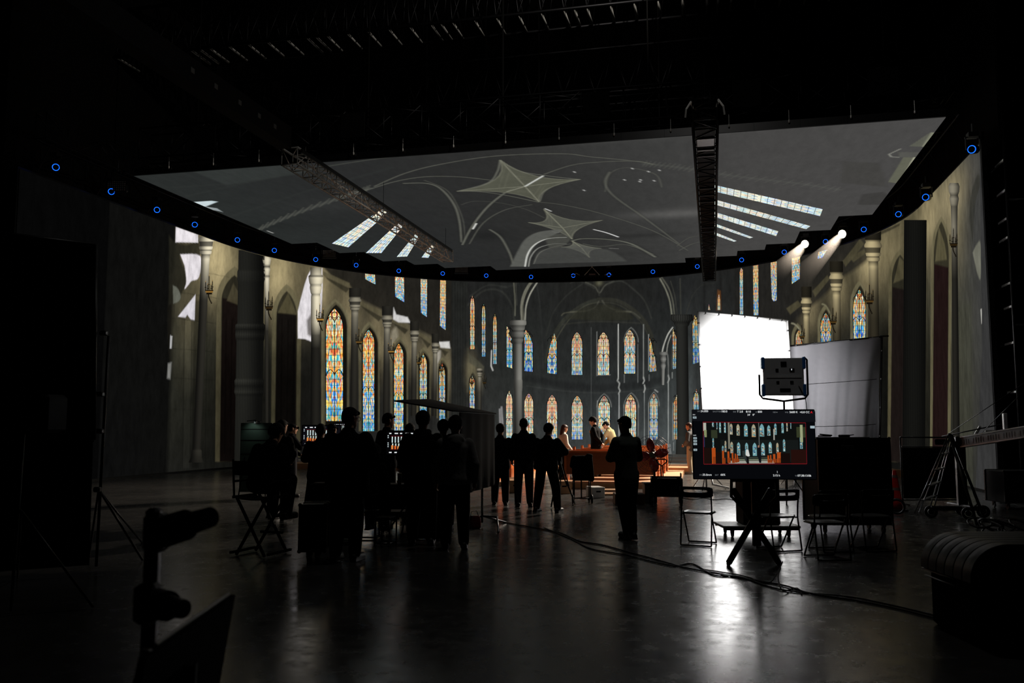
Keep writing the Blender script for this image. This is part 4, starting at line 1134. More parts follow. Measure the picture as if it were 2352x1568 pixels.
# ------------------------------------------------------------------ people
def baked(mb, name, mt, parent, voxel, smooth_it=4):
    """fuse the shapes of mb into one continuous skin"""
    me = bpy.data.meshes.new(name); me.from_pydata(mb.v, [], mb.f); me.update()
    o = bpy.data.objects.new(name, me); COL.objects.link(o)
    r = o.modifiers.new('r', 'REMESH'); r.mode = 'VOXEL'; r.voxel_size = voxel; r.use_smooth_shade = True
    s = o.modifiers.new('s', 'SMOOTH'); s.iterations = smooth_it; s.factor = .5
    dg = bpy.context.evaluated_depsgraph_get()
    new = bpy.data.meshes.new_from_object(o.evaluated_get(dg))
    new.name = name
    o.modifiers.clear(); o.data = new; bpy.data.meshes.remove(me)
    new.materials.clear(); new.materials.append(mt)
    new.polygons.foreach_set('use_smooth', [True] * len(new.polygons))
    if parent is not None: o.parent = parent
    return o

SKIN = mat('skin', (196, 146, 118), .55, 0, .08, 12, .35)
HAIR = mat('black_hair', (17, 14, 13), .8, 0, .3, 30, .12, 0, (1, 1, .2))
HAIRB = mat('dark_brown_hair', (58, 34, 28), .5, 0, .3, 30, .4, 0, (1, 1, .2))
CL = {
    'black': mat('black_fabric', (11, 11, 12), .95, 0, .25, 18, .06),
    'ink': mat('dark_ink_fabric', (17, 18, 22), .95, 0, .25, 18, .06),
    'char': mat('charcoal_fabric', (44, 44, 46), .95, 0, .2, 18, .06),
    'grey': mat('grey_fleece', (128, 127, 125), .95, 0, .15, 18, .06, .2),
    'green': mat('dark_green_jacket', (92, 100, 95), .92, 0, .2, 18, .06),
    'white': mat('ivory_knit', (226, 218, 204), .9, 0, .06, 30, .1, .15),
    'beige': mat('khaki_shirt', (168, 154, 112), .9, 0, .1, 20, .1),
    'suit': mat('black_suit_cloth', (10, 10, 12), .9, 0, .15, 24, .08),
    'slate': mat('slate_grey_jacket', (84, 84, 86), .9, 0, .12, 20, .1),
    'cream': mat('cream_trousers', (170, 156, 134), .9, 0, .1, 20, .1),
    'denim': mat('dark_denim', (26, 28, 36), .9, 0, .2, 22, .1),
    'shoe': mat('black_shoes', (15, 15, 16), .5, 0, .2, 12, .4),
    'pale_shoe': mat('pale_sneakers', (150, 148, 142), .7, 0, .1, 12, .2),
}

def person(label, pos, yaw, H=1.75, lean=0.0, side=0.0, head=(0, 0), arms=('down', 'down'), legs='stand', top='black', bottom='black', hair='short', hairm=None,
           hem=.86, loose=1.0, wide=1.0, hood=False, eyes=False, shoe='shoe', seat=None, coat=False, cap=False, voxel=.011, glasses=False, headset=False, flower=False, bag=False):
    """yaw: heading from straight up the studio, positive to the left. head=(nod down, turn left)"""
    k = H / 1.75
    V = Vector
    # ---- leg joints
    if legs == 'sit':
        sz = seat / k
        hp = sz + .125; hips = [V((-.10, 0, hp)), V((.10, 0, hp))]
        fz = max(.05, hp - .9)
        knees = [V((-.13, .42, hp + .02)), V((.13, .42, hp + .02))]; ank = [V((-.13, .40, hp - .40)), V((.13, .36, hp - .40))]
    elif legs == 'walk':
        hp = .94; hips = [V((-.09, 0, hp)), V((.09, 0, hp))]
        knees = [V((-.07, .10, .52)), V((.07, .03, .50))]; ank = [V((-.04, .02, .10)), V((.05, -.16, .14))]
    elif legs == 'cross':
        hp = .94; hips = [V((-.09, 0, hp)), V((.09, 0, hp))]
        knees = [V((-.03, .06, .50)), V((.06, .0, .50))]; ank = [V((.03, .06, .09)), V((.03, -.10, .10))]
    elif legs == 'wide':
        hp = .92; hips = [V((-.10, 0, hp)), V((.10, 0, hp))]
        knees = [V((-.16, .03, .49)), V((.20, .02, .49))]; ank = [V((-.20, -.02, .09)), V((.26, -.04, .09))]
    else:
        hp = .94; hips = [V((-.095, 0, hp)), V((.095, 0, hp))]
        knees = [V((-.11, .02, .50)), V((.11, .02, .50))]; ank = [V((-.12, -.02, .09)), V((.12, -.02, .09))]
    dz = hp - .94
    piv = V((0, 0, .98 + dz))
    R = Matrix.Rotation(side, 3, 'Y') @ Matrix.Rotation(-lean, 3, 'X')
    def U(p): return piv + R @ (V(p) + V((0, 0, dz)) - piv)
    def torso(rows):
        out = []
        for x, y, z, rx, ry in rows:
            c = V((x, y, z))
            out.append([U(c + V((rx * math.cos(q), ry * math.sin(q), 0))) for q in (2*math.pi*i/20 for i in range(20))])
        return out
    w = wide
    sh = [U((-.178 * w, -.01, 1.395)), U((.178 * w, -.01, 1.395))]
    el, wr = [], []
    for i, sx in enumerate((-1, 1)):
        a = arms[i]
        E, Wp = {
            'down': ((.25 * w, -.03, 1.13), (.26 * w, .06, .89)),
            'relaxed': ((.27 * w, -.04, 1.14), (.24 * w, .10, .92)),
            'clasp': ((.26 * w, .00, 1.14), (.05, .24, 1.00)),
            'fold': ((.255 * w, .06, 1.16), (-.02, .20, 1.19)),
            'behind': ((.29 * w, -.12, 1.15), (.05, -.20, .97)),
            'pocket': ((.32 * w, -.06, 1.14), (.21, .06, .95)),
            'raise': ((.25 * w, .14, 1.18), (.12, .30, 1.42)),
            'phone': ((.24 * w, .08, 1.16), (.08, .30, 1.22)),
            'fore': ((.26 * w, .18, 1.22), (.16, .44, 1.30)),
            'lap': ((.25 * w, .04, 1.16), (.12, .30, 1.05)),
            'reach': ((.24 * w, .20, 1.22), (.14, .44, 1.08)),
        }[a]
        el.append(U((sx * E[0], E[1], E[2]))); wr.append(U((sx * Wp[0], Wp[1], Wp[2])))
    B = MB()
    B.rings(torso([(0, 0, .86, .10, .08), (0, 0, .92, .16*w, .115), (0, 0, 1.0, .155*w, .112), (0, 0, 1.1, .135*w, .10), (0, .005, 1.2, .145*w, .108), (0, .005, 1.3, .165*w, .115), (0, 0, 1.39, .165*w, .10), (0, -.005, 1.44, .11, .075), (0, -.005, 1.47, .06, .055)]))
    NK = V((0, .0, 1.52))
    HR = Matrix.Rotation(head[1], 3, 'Z') @ Matrix.Rotation(-head[0], 3, 'X')
    def HU(p): return U(NK + HR @ (V(p) - NK))
    B.capsule(U((0, -.01, 1.42)), HU((0, .0, 1.57)), .062, .056, 14)
    skull = [(1.512, .052, .022, .022), (1.522, .05, .040, .042), (1.55, .034, .056, .070), (1.59, .02, .067, .090), (1.63, .012, .074, .098), (1.67, .008, .077, .100), (1.705, .004, .072, .094), (1.73, 0, .054, .072), (1.748, 0, .022, .03)]
    def hring(rows, n=20): return [[HU((rx * math.cos(q), cy + ry * math.sin(q), z)) for q in (2*math.pi*i/n for i in range(n))] for z, cy, rx, ry in rows]
    B.rings(hring(skull))
    B.capsule(HU((0, .104, 1.648)), HU((0, .122, 1.604)), .010, .015, 10)
    B.capsule(HU((-.022, .098, 1.568)), HU((.022, .098, 1.568)), .010, .010, 8)
    B.capsule(HU((-.045, .088, 1.668)), HU((.045, .088, 1.668)), .013, .013, 8)
    B.ball(HU((0, .085, 1.528)), .022, 10)
    for sx in (-1, 1): B.capsule(HU((sx * .077, -.012, 1.605)), HU((sx * .080, -.020, 1.645)), .012, .018, 10)
    for i, sx in enumerate((-1, 1)):
        B.capsule(sh[i], el[i], .055, .042, 12); B.capsule(el[i], wr[i], .042, .028, 12)
        B.capsule(hips[i], knees[i], .085, .056, 14); B.capsule(knees[i], ank[i], .056, .038, 12)
        f = V((sx * .02, .15, -.05)); B.capsule(ank[i] + V((0, -.04, -.045)), ank[i] + f, .042, .034, 10)
        # hand: palm, five unequal fingers, thumb from the side of the palm
        d = (wr[i] - el[i]).normalized()
        inn = V((-sx, 0.15, 0)); inn = (inn - d * inn.dot(d)).normalized()      # towards the palm side
        acr = d.cross(inn).normalized()
        if acr.y < 0: acr = -acr
        B.capsule(wr[i] + d * .02, wr[i] + d * .075, .026, .034, 10, (1, .62), acr)
        pc = wr[i] + d * .09
        for j, L in enumerate((.030, .036, .033, .026)):
            b0 = pc + acr * (.026 - .0175 * j)
            b1 = b0 + (d * .92 + inn * .38) * L; b2 = b1 + (d * .55 + inn * .84) * L * .8
            B.capsule(b0 - d * .012, b1, .0098, .0092, 8); B.capsule(b1, b2, .0092, .008, 8)
        t0 = wr[i] + d * .035 + acr * .026; t1 = t0 + (acr * .75 + d * .7) * .034; t2 = t1 + (d * .9 + inn * .4) * .026
        B.capsule(t0, t1, .012, .0105, 8); B.capsule(t1, t2, .0105, .009, 8)
    T_ = Matrix.Translation(pos) @ Matrix.Rotation(YAW + yaw, 4, 'Z') @ Matrix.Scale(k, 4)
    body = baked(B, 'person', SKIN, None, voxel * .85, 3)
    body.matrix_world = T_
    tag(body, label, 'person')
    # ---- clothing
    C_ = MB(); g = .030 * loose
    rows = [(0, 0, hem - .005, (.175 + g * .6) * w, .135 + g * .7), (0, 0, hem + .06, (.17 + g) * w, .13 + g), (0, 0, 1.0, (.155 + g) * w, .115 + g), (0, 0, 1.12, (.145 + g) * w, .11 + g), (0, .005, 1.24, (.158 + g) * w, .118 + g), (0, .0, 1.35, (.178 + g) * w, .118 + g * .8), (0, -.005, 1.415, (.155 + g * .5) * w, .095 + g * .4), (0, -.01, 1.455, .115, .082), (0, -.008, 1.485, .082, .074), (0, -.004, 1.525, .070, .068)]
    if coat: rows = [(0, 0, coat, .24 * w, .20), (0, 0, (coat + hem) / 2, .22 * w, .175)] + rows
    if legs == 'sit': rows = rows[1:]
    C_.rings(torso(rows))
    for i in (0, 1):
        C_.capsule(sh[i], el[i], .060 + g * .45, .05 + g * .6, 14); C_.capsule(el[i], el[i].lerp(wr[i], .93), .05 + g * .7, .035 + g * .45, 12)
    if hood:
        C_.ball(U((0, -.085, 1.455)), (.125, .075, .075), 16); C_.ball(U((0, -.115, 1.40)), (.10, .06, .09), 16); C_.capsule(U((-.075, .01, 1.49)), U((.075, .01, 1.49)), .045, .045, 10)
    baked(C_, 'jacket' if loose > .9 else 'shirt', CL[top], body, voxel * 1.25, 5)
    P_ = MB(); lg = .010 * min(loose, 1.35)
    if legs == 'sit':
        P_.capsule(hips[0], hips[1], .14, .14, 14)
    else:
        P_.loft([(0, 0, hp - .09, .155, .12), (0, 0, hp, .175, .135), (0, 0, hp + .08, .165, .128), (0, 0, hp + .13, .15, .115)])
    for i in (0, 1):
        P_.capsule(hips[i] + V((0, 0, -.02)), knees[i], .098 + lg, .074 + lg * 1.6, 14); P_.capsule(knees[i], ank[i] + V((0, -.005, .01)), .074 + lg * 1.6, .052 + lg * 1.6, 14)
    baked(P_, 'trousers', CL[bottom], body, voxel * 1.25, 5)
    for i, sx in enumerate((-1, 1)):
        S_b = MB(); a = ank[i]
        S_b.capsule(a + V((0, -.05, -.035)), a + V((sx * .02, .16, -.045)), .050, .044, 12); S_b.capsule(a + V((0, -.03, -.01)), a + V((0, .04, -.02)), .05, .045, 10)
        S_b.box(a + V((sx * .01, .055, -.078)), (.085, .27, .024))
        baked(S_b, 'shoe', CL[shoe], body, .012, 2)
    # ---- hair
    hm = hairm or HAIR
    Hr = MB()
    if cap:
        Hr.rings(hring([(1.655, -.004, .086, .108), (1.69, -.006, .085, .108), (1.725, -.008, .068, .088), (1.752, -.008, .03, .04)]))
        br_ = []
        for q0 in (0, .5, 1): pass
        Hr.capsule(HU((-.04, .12, 1.668)), HU((.04, .12, 1.668)), .03, .03, 10)
        o = Hr.build('cap', CL['black'], body, True)
        Hr = MB(); Hr.rings(hring([(1.56, -.05, .05, .05), (1.60, -.03, .072, .078), (1.66, -.02, .080, .088)])); Hr.build('hair', hm, body, True)
    else:
        Hr.rings(hring([(1.575, -.052, .052, .050), (1.60, -.036, .072, .074), (1.64, -.026, .083, .090), (1.675, -.012, .088, .102), (1.705, -.004, .084, .106), (1.735, -.002, .068, .088), (1.762, -.004, .034, .045), (1.768, -.004, .012, .016)]))
        Hr.capsule(HU((-.045, .082, 1.705)), HU((.045, .082, 1.705)), .026, .026, 10)
        if hair in ('bob', 'long'):
            zb = 1.50 if hair == 'bob' else 1.40
            Hr.rings(hring([(zb, -.06, .055, .045), (1.52, -.05, .082, .07), (1.60, -.035, .088, .082), (1.68, -.02, .090, .095)]))
        if hair == 'full':
            Hr.rings(hring([(1.58, -.05, .07, .06), (1.64, -.03, .098, .102), (1.70, -.01, .103, .115), (1.745, -.005, .085, .095), (1.785, -.008, .03, .035)]))
        if hair == 'bun': Hr.ball(HU((0, -.07, 1.77)), .05, 12)
        baked(Hr, 'hair', hm, body, .011, 3)
    if eyes:
        for sx in (-1, 1):
            e = MB(); e.ball(HU((sx * .032, .098, 1.643)), (.011, .008, .007), 8); e.build('eye', M['lead_dark'], body, True)
            e = MB(); e.capsule(HU((sx * .018, .108, 1.667)), HU((sx * .048, .098, 1.667)), .004, .004, 6); e.build('eyebrow', hm, body, True)
    if glasses:
        e = MB()
        for sx in (-1, 1):
            e.torus(HU((sx * .034, .118, 1.642)), .024, .003, (HR @ V((0, 1, 0))), 14, 5); e.tube([HU((sx * .058, .112, 1.648)), HU((sx * .08, .0, 1.65))], .003, 5)
        e.tube([HU((-.01, .12, 1.645)), HU((.01, .12, 1.645))], .003, 5)
        e.build('spectacles', M['steel'], body)
    if headset:
        e = MB(); e.tube([HU((.092 * math.cos(q), -.01, 1.64 + .14 * math.sin(q))) for q in np.linspace(0, math.pi, 10)], .008, 6)
        for sx in (-1, 1): e.cyl(HU((sx * .082, -.01, 1.63)), HU((sx * .105, -.01, 1.63)), .035, .032, 14)
        e.build('headphones', M['black_plastic'], body)
    if flower:
        e = MB()
        for q in range(6): e.ball(U((-.085 + .022 * math.cos(q), .128 + .004 * (q % 2), 1.33 + .022 * math.sin(q * 1.05))), .017, 8)
        e.tube([U((-.085, .130, 1.32)), U((-.082, .134, 1.27))], .006, 5)
        e.build('buttonhole_flower', CL['white'], body, True, 'white buttonhole flower')
    if bag:
        e = MB(); e.bbox(U((.0, -.2, 1.15)), (.3, .14, .4), .04); e.build('rucksack', M['black_cloth'], body)
    return body
M['lead_dark'] = mat('dark_eye', (18, 14, 12), .2, 0, .1, 10, .5)
D = lambda px, d: spot_at(px, d)
# performers and set crew in the light
person('woman with long hair in an ivory jumper standing in the lit aisle with hands clasped', D(1293, 26.5), -1.15, 1.66, .04, 0, (.18, 0), ('clasp', 'clasp'), 'stand', 'white', 'black', 'long', HAIRB, .90, .8, .92, eyes=True)
person('man in a black suit with a white buttonhole flower bowing his head among the pews', D(1368, 26.3) + Vector((0, 0, .12)), 1.12, 1.77, .05, 0, (.42, .1), ('behind', 'behind'), 'stand', 'suit', 'suit', 'full', None, .80, .9, 1.0, eyes=True, flower=True)
person('dark-haired person in a khaki shirt bending forward behind the pews', D(1410, 27.62) + Vector((0, 0, .12)), 1.0, 1.70, .38, 0, (.35, 0), ('reach', 'reach'), 'stand', 'beige', 'denim', 'short', None, .88, .85, .95, eyes=True)
person('person in slate jacket and cream trousers half hidden by the big monitor', D(1586, 29.6), .95, 1.72, .06, 0, (.15, 0), ('clasp', 'clasp'), 'stand', 'slate', 'cream', 'short', HAIRB, .78, 1.1, 1.0, shoe='pale_shoe')
# crew in silhouette
person('lone man in a dark open shirt, arms folded, alone mid-floor', ground(1441, 1238), .35, 1.775, .02, 0, (.12, .2), ('fold', 'fold'), 'cross', 'green', 'black', 'short', None, .80, 1.0, .90)
person('slim man seen from behind in front of the apse column, arms down', D(1203, 17.9), .05, 1.78, 0, 0, (.05, 0), ('relaxed', 'relaxed'), 'stand', 'ink', 'char', 'short', None, .90, 1.0, .98)
person('stocky camera operator bending over the tripod', D(1254, 16.9), -.45, 1.70, .16, 0, (.2, 0), ('fore', 'fore'), 'wide', 'black', 'black', 'full', None, .84, 1.5, 1.22)
person('person with a rounded mop of hair beside the black awning, left of the slim man', D(1149, 18.3), -.1, 1.66, .03, 0, (.1, 0), ('down', 'clasp'), 'stand', 'ink', 'ink', 'full', None, .78, 1.5, 1.06)
person('person in a grey hooded fleece seen from behind, right edge catching the light', D(1046, 11.9), .05, 1.76, .02, 0, (.1, 0), ('down', 'down'), 'stand', 'grey', 'black', 'full', None, .86, 1.6, 1.0, hood=True)
person('broad person in a hooded black jacket watching the second monitor from behind', D(971, 12.3), .05, 1.83, .02, 0, (.1, 0), ('lap', 'lap'), 'stand', 'black', 'black', 'full', None, .78, 2.0, 1.1, hood=True)
person('person whose round head shows between the black jacket and the grey fleece', D(1018, 14.2), 0, 1.72, .0, 0, (.1, 0), ('down', 'down'), 'stand', 'black', 'black', 'full', None, .84, 1.2)
person('man in profile with short hair standing behind the second monitor', D(889, 15.8), -.9, 1.86, .02, 0, (.08, 0), ('down', 'phone'), 'stand', 'ink', 'black', 'short', None, .84, 1.3, 1.06)
person('person with headphones just showing above the second monitor', D(941, 16.8), -.3, 1.66, .0, 0, (.15, 0), ('down', 'down'), 'stand', 'black', 'black', 'full', None, .84, 1.2, headset=True)
person('large man in glasses, the biggest silhouette of the crowd, seen from behind', D(800, 10.9), -.25, 1.865, .03, 0, (.12, -.35), ('lap', 'lap'), 'stand', 'black', 'black', 'short', None, .74, 2.0, 1.22, glasses=True)
person('person with short cropped hair in a dark coat in front of the first monitor', D(737, 14.4), 0, 1.665, .0, 0, (.05, 0), ('fold', 'fold'), 'stand', 'black', 'black', 'short', None, .8, 1.4, 1.08, coat=.42)
person('person whose head shows behind the large man in glasses', D(762, 16.0), -.3, 1.68, .0, 0, (.1, 0), ('down', 'down'), 'stand', 'black', 'black', 'full', None, .84, 1.1, cap=True)
person('person in a cap in profile raising a hand to the mouth beside the first monitor', D(671, 20.3), -1.05, 1.68, .0, 0, (.12, 0), ('clasp', 'raise'), 'stand', 'ink', 'char', 'short', None, .84, 1.1, .95, cap=True)
person('dark long-haired person standing behind the director chair', D(646, 15.6), -.4, 1.74, .02, 0, (.1, 0), ('down', 'clasp'), 'stand', 'black', 'black', 'long', None, .84, 1.2, 1.0)
person('person sitting hunched in the tall director chair', D(608, 11.4), -.35, 1.74, .34, 0, (.3, 0), ('lap', 'lap'), 'sit', 'black', 'black', 'full', None, .86, 1.6, 1.05, seat=.78)
person('person sitting low behind the large man, only shoulder and head showing', D(843, 12.4), -.3, 1.70, .30, 0, (.3, 0), ('lap', 'lap'), 'sit', 'black', 'black', 'full', None, .86, 1.5, 1.05, seat=.50)
# ------------------------------------------------------------------ the set: platforms, steps, pews
ply = wood_mat('pale_plywood', (176, 134, 98), .55)
oak = wood_mat('orange_varnished_wood', (176, 88, 40), .3)
oak_d = wood_mat('red_brown_varnished_wood', (128, 66, 34), .32)
board_w = mat('white_painted_board', (214, 212, 208), .5, 0, .08, 6)
def disc_piece(y0, r, z0, z1, x1=4.5, x0=-17):
    pts = [(x, y) for x, y in ((WX + r * math.cos(q), WY + r * math.sin(q)) for q in np.linspace(math.asin((y0 - WY) / r), math.pi - math.asin((y0 - WY) / r), 40))]
    m = MB(); n = len(pts)
    m.rings([[Vector((x, y, z0)) for x, y in pts], [Vector((x, y, z1)) for x, y in pts]])
    return m
o = disc_piece(30.5, 11.85, 0, .2).build('stage_platform', ply); tag(o, 'low plywood stage platform filling the bend of the curved screen', 'platform')
for y0, z, lab in ((32.0, .2, 'lowest long white altar step on the stage platform'), (33.9, .25, 'middle long white altar step on the stage platform'), (35.8, .30, 'topmost long white altar step, nearest the screen')):
    o = disc_piece(y0, 11.7, z, z + .05).build('altar_step', board_w); tag(o, lab, 'step', 'altar steps')
def platform(x0, x1, y0, y1, label):
    t = thing('pew_platform', label, 'platform', ((x0+x1)/2, (y0+y1)/2, 0))
    m = MB(); m.box((0, 0, .108), (x1-x0, y1-y0, .024)); m.build('plywood_top', ply, t)
    m = MB()
    for s in (-1, 1):
        m.box((0, s * ((y1-y0)/2 - .02), .048), (x1-x0, .04, .096)); m.box((s * ((x1-x0)/2 - .02), 0, .048), (.04, y1-y0-.08, .096))
    build_each(m, 'edge_beam', ply, t)
platform(-4.12, -1.0, 23.1, 30.4, 'low plywood platform under the right block of pews')
platform(-8.6, -5.5, 23.1, 30.4, 'low plywood platform under the left block of pews')
def make_pew(L):
    t = thing('church_pew', '', 'pew')
    back = MB(); back.prism([(0, 0), (0, 0)][:0] or [(-L/2 + .03, .20), (L/2 - .03, .20), (L/2 - .03, .80), (-L/2 + .03, .80)], -.02, .02)
    back.build('backrest', oak_d, t)
    tr_ = MB(); tr_.bbox((0, .0, .81), (L - .06, .09, .05), .012); tr_.build('top_rail', oak, t)
    bd = MB()
    for z in (.30, .52, .70): bd.box((0, -.024, z), (L - .08, .012, .015))
    build_each(bd, 'batten', oak_d, t)
    st = MB(); st.bbox((0, .24, .44), (L - .06, .44, .04), .01); st.build('seat', oak, t)
    kn = MB(); kn.box((0, .40, .30), (L - .1, .025, .22)); kn.build('seat_apron', oak, t)
    prof = [(-.06, 0), (.46, 0), (.47, .08), (.42, .16), (.46, .30), (.50, .42), (.47, .52), (.34, .56), (.16, .60), (.09, .70), (.07, .84), (.03, .90), (-.03, .91), (-.07, .86), (-.075, .60), (-.07, .30)]
    for sx in (-1, 1):
        e = MB(); n = len(prof)
        vs = [(sx * L/2 - .03, y, z) for y, z in prof] + [(sx * L/2 + .03, y, z) for y, z in prof]
        e.add(vs, [tuple(range(n-1, -1, -1)), tuple(range(n, 2*n))] + [(i, (i+1) % n, (i+1) % n + n, i + n) for i in range(n)])
        e.build('end_panel', oak, t)
    return t
pew0 = make_pew(2.4)
ords = ['front', 'second', 'third', 'fourth', 'rearmost']
for blk, xc in (('right', -2.75), ('left', -7.05)):
    for i in range(5):
        p = pew0 if (blk == 'right' and i == 0) else copy_tree(pew0)
        p.location = (xc, 23.72 + i * 1.55, .12)
        near = {0: 'nearest the camera', 4: 'nearest the altar'}.get(i, 'counted from the camera')
        tag(p, 'varnished wooden church pew, %s row of the %s block, %s' % (ords[i], blk, near) if i < 4 else 'varnished wooden church pew, last row of the %s block, nearest the altar steps' % blk, 'pew', 'pews of the %s block' % blk)
# loose boxes and boards in front of the platform
def apple_box(px, d, w, dp, h, label, rz=0.0, m_=ply):
    t = thing('apple_box', label, 'box', spot_at(px, d), YAW + rz)
    b_ = MB(); b_.bbox((0, 0, h/2), (w, dp, h), .006); b_.build('body', m_, t)
    s = MB()
    for q in (-1, 1): s.bbox((0, q * (dp/2 + .002), h * .6), (min(.11, w * .4), .008, .035), .003)
    build_each(s, 'hand_slot', M['black'], t)
apple_box(1366, 20.3, .30, .5, .24, 'white-topped wooden box on the floor right of the draped chair', .2, board_w)
apple_box(1442, 18.6, .62, .40, .22, 'dark low wooden box on the floor behind the lone man, left of the wagon', 0, wood_mat('dark_wood_box', (60, 40, 30), .5))
apple_box(1294, 21.5, .34, .5, .30, 'pale plywood box beside the tripod at the foot of the pews', 0, ply)
apple_box(1184, 21.8, .30, .5, .30, 'pale plywood box between the slim man and the person with a mop of hair', 0, ply)
for k, (p, q, d, z, lab) in enumerate((((1352), (1440), 21.9, .03, 'long plywood plank lying nearest the front pew platform'), ((1350), (1428), 20.9, .015, 'long plywood plank lying beside the white-topped box'))):
    a, b_ = spot_at(p, d), spot_at(q, d + .1)
    m = MB(); m.bbox((0, 0, z + .012), ((b_ - a).length, .34, .03), .004)
    o = m.build('plank', ply); o.location = (a + b_) / 2; o.rotation_euler = (0, 0, YAW); o.location.z = .003
    m2 = MB()
    tag(o, lab, 'plank', 'planks in front of the platform')

# ------------------------------------------------------------------ bounce frame, backdrop cloth and panel lamp on the right
silk = mat('white_diffusion_cloth', (236, 236, 236), .9, 0, .02, 4, .1)
def frame_cloth(name, label, cat, cs, cloth_m, nx, nz, fold, tube_r, tube_m, seams=(), clamps=0):
    """cs: top left, top right, bottom right, bottom left corners"""
    base = (cs[2] + cs[3]) / 2
    t = thing(name, label, cat, (base.x, base.y, 0)); T = Vector((base.x, base.y, 0))
    TL, TR, BR, BL = [Vector(c) - T for c in cs]
    nrm = (TR - TL).cross(BL - TL).normalized()
    m = MB(); vs = []
    for j in range(nz + 1):
        for i in range(nx + 1):
            u, v = i / nx, j / nz
            p = TL.lerp(TR, u).lerp(BL.lerp(BR, u), v)
            vs.append(p + nrm * fold(u, v))
    fs = [(j*(nx+1)+i, j*(nx+1)+i+1, (j+1)*(nx+1)+i+1, (j+1)*(nx+1)+i) for j in range(nz) for i in range(nx)]
    m.add(vs, fs); c = m.build('cloth', cloth_m, t, True)
    sd = c.modifiers.new('thickness', 'SOLIDIFY'); sd.thickness = .004
    for a, b_ in ((TL, TR), (TR, BR), (BL, TL)):
        f = MB(); f.tube([a, b_], tube_r, 8); f.build('frame_tube', tube_m, t, True)
    if clamps:
        f = MB()
        for a, b_, n in ((TL, TR, clamps), (TR, BR, clamps), (BL, TL, clamps)):
            for k in range(n):
                p = a.lerp(b_, (k + .5) / n); d = (b_ - a).normalized()
                f.tube([p - d * .02, p + d * .02], tube_r * 1.2, 8)
        build_each(f, 'cloth_tie', M['steel'], t)
    return t, TL, TR, BR, BL, nrm
c4 = [at(1603, 717, 22.4), at(1808, 736, 24.0), at(1826, 1010, 24.1), at(1621, 1010, 22.5)]
for c in (c4[2], c4[3]): c.z = .62
rs = random.Random(2)
def silk_fold(u, v): return .012 * math.sin(v * 46 + 3 * math.sin(u * 5)) * max(0, 1 - v * 3.2) + .03 * math.sin(u * 3.1)
t, TL, TR, BR, BL, nrm = frame_cloth('bounce_frame', 'big square white bounce frame blazing with reflected lamp light', 'bounce frame', c4, silk, 30, 60, silk_fold, .03, M['white_metal'], clamps=7)
m = MB()
for a, b_ in ((TL, BL), (TR, BR)):
    bot = Vector((b_.x, b_.y, 0)); m2 = a.lerp(b_, .5)
    m.tube([m2 + nrm * -.06 if nrm.y < 0 else m2 + nrm * .06, Vector((b_.x, b_.y + .05, .02))], .022, 8)
    for q in (0.3, 2.4, 4.5): m.tube([Vector((b_.x, b_.y + .05, .55)), Vector((b_.x + .5 * math.cos(q), b_.y + .05 + .5 * math.sin(q), .015))], .014, 6)
    m.tube([b_, Vector((b_.x, b_.y + .05, .55))], .02, 6)
build_each(m, 'stand_tube', M['steel'], t, True)
m = MB(); m.tube([Vector((BL.x + .1, BL.y + .3, .45)), Vector((BL.x + .15, BL.y - .05, .15)), Vector((BL.x + .55, BL.y + .1, .05))], .03, 8); m.build('counterweight_arm', M['white_metal'], t, True)

grey_cloth = mat('grey_backdrop_cloth', (122, 122, 127), .95, 0, .08, 8, .05)
c4 = [at(1806, 795, 25.4), at(2026, 773, 25.0), at(2019, 1120, 25.0), at(1835, 1120, 25.6)]
for c in (c4[2], c4[3]): c.z = .12
def cloth_fold(u, v):
    return .22 * math.sin(u * 19 + v * 2.2 + 1.4 * math.sin(v * 3)) * (.6 + .4 * math.sin(u * 7 + 1)) * (.5 + .5 * v) * (.5 + .5 * u) + .035 * math.sin(u * 55 + v * 7) * v + .05 * math.sin(u * 9 - v * 3)
t, TL, TR, BR, BL, nrm = frame_cloth('cloth_backdrop', 'tall creased grey cloth backdrop hanging right of the bounce frame', 'backdrop', c4, grey_cloth, 90, 60, cloth_fold, .025, M['dark_steel'], clamps=5)
m = MB()
for v in (.30, .62):
    P = [TL.lerp(TR, u).lerp(BL.lerp(BR, u), v) + nrm * cloth_fold(u, v) + (nrm * .006 if nrm.y < 0 else nrm * -.006) for u in np.linspace(.08, .97, 40)]
    m.tube(P, .008, 5)
build_each(m, 'seam', M['black_cloth'], t)
m = MB(); m.tube([TR, Vector((BR.x, BR.y, 0))], .03, 8)
for q in (.2, 2.3, 4.4): m.tube([Vector((BR.x, BR.y, .6)), Vector((BR.x + .45 * math.cos(q), BR.y + .45 * math.sin(q), .012))], .014, 6)
m.tube([TR + Vector((-.05, 0, .02)), TR + Vector((.18, .04, .02))], .025, 8)
build_each(m, 'stand_tube', M['dark_steel'], t, True)

# panel lamp
P0 = at(1799, 865, 18.6)
tgt = at(1716, 820, 23.2)
dirv = (tgt - P0); yaw_p = math.atan2(-dirv.x, dirv.y)
t = thing('panel_lamp', 'square grey LED panel lamp with blue corner bumpers on a yoke, back towards us', 'lamp', (P0.x, P0.y, 0), yaw_p)
grey_back = mat('grey_lamp_back', (206, 208, 212), .5, .1, .1, 8); bluep = mat('blue_bumper', (60, 130, 215), .45, 0, .1, 8)
zc = P0.z
m = MB(); m.bbox((0, 0, zc), (.84, .13, .80), .025); bodyp = m.build('housing', grey_back, t)
m = MB()
for sx in (-1, 1):
    for sz in (-1, 1): m.bbox((sx * .425, .0, zc + sz * .29), (.07, .17, .26), .02)
build_each(m, 'corner_bumper', bluep, t)
m = MB(); m.box((0, -.07, zc), (.72, .02, .05)); m.build('back_rail', mat('light_grey_rail', (215, 216, 218), .4), t)
m = MB()
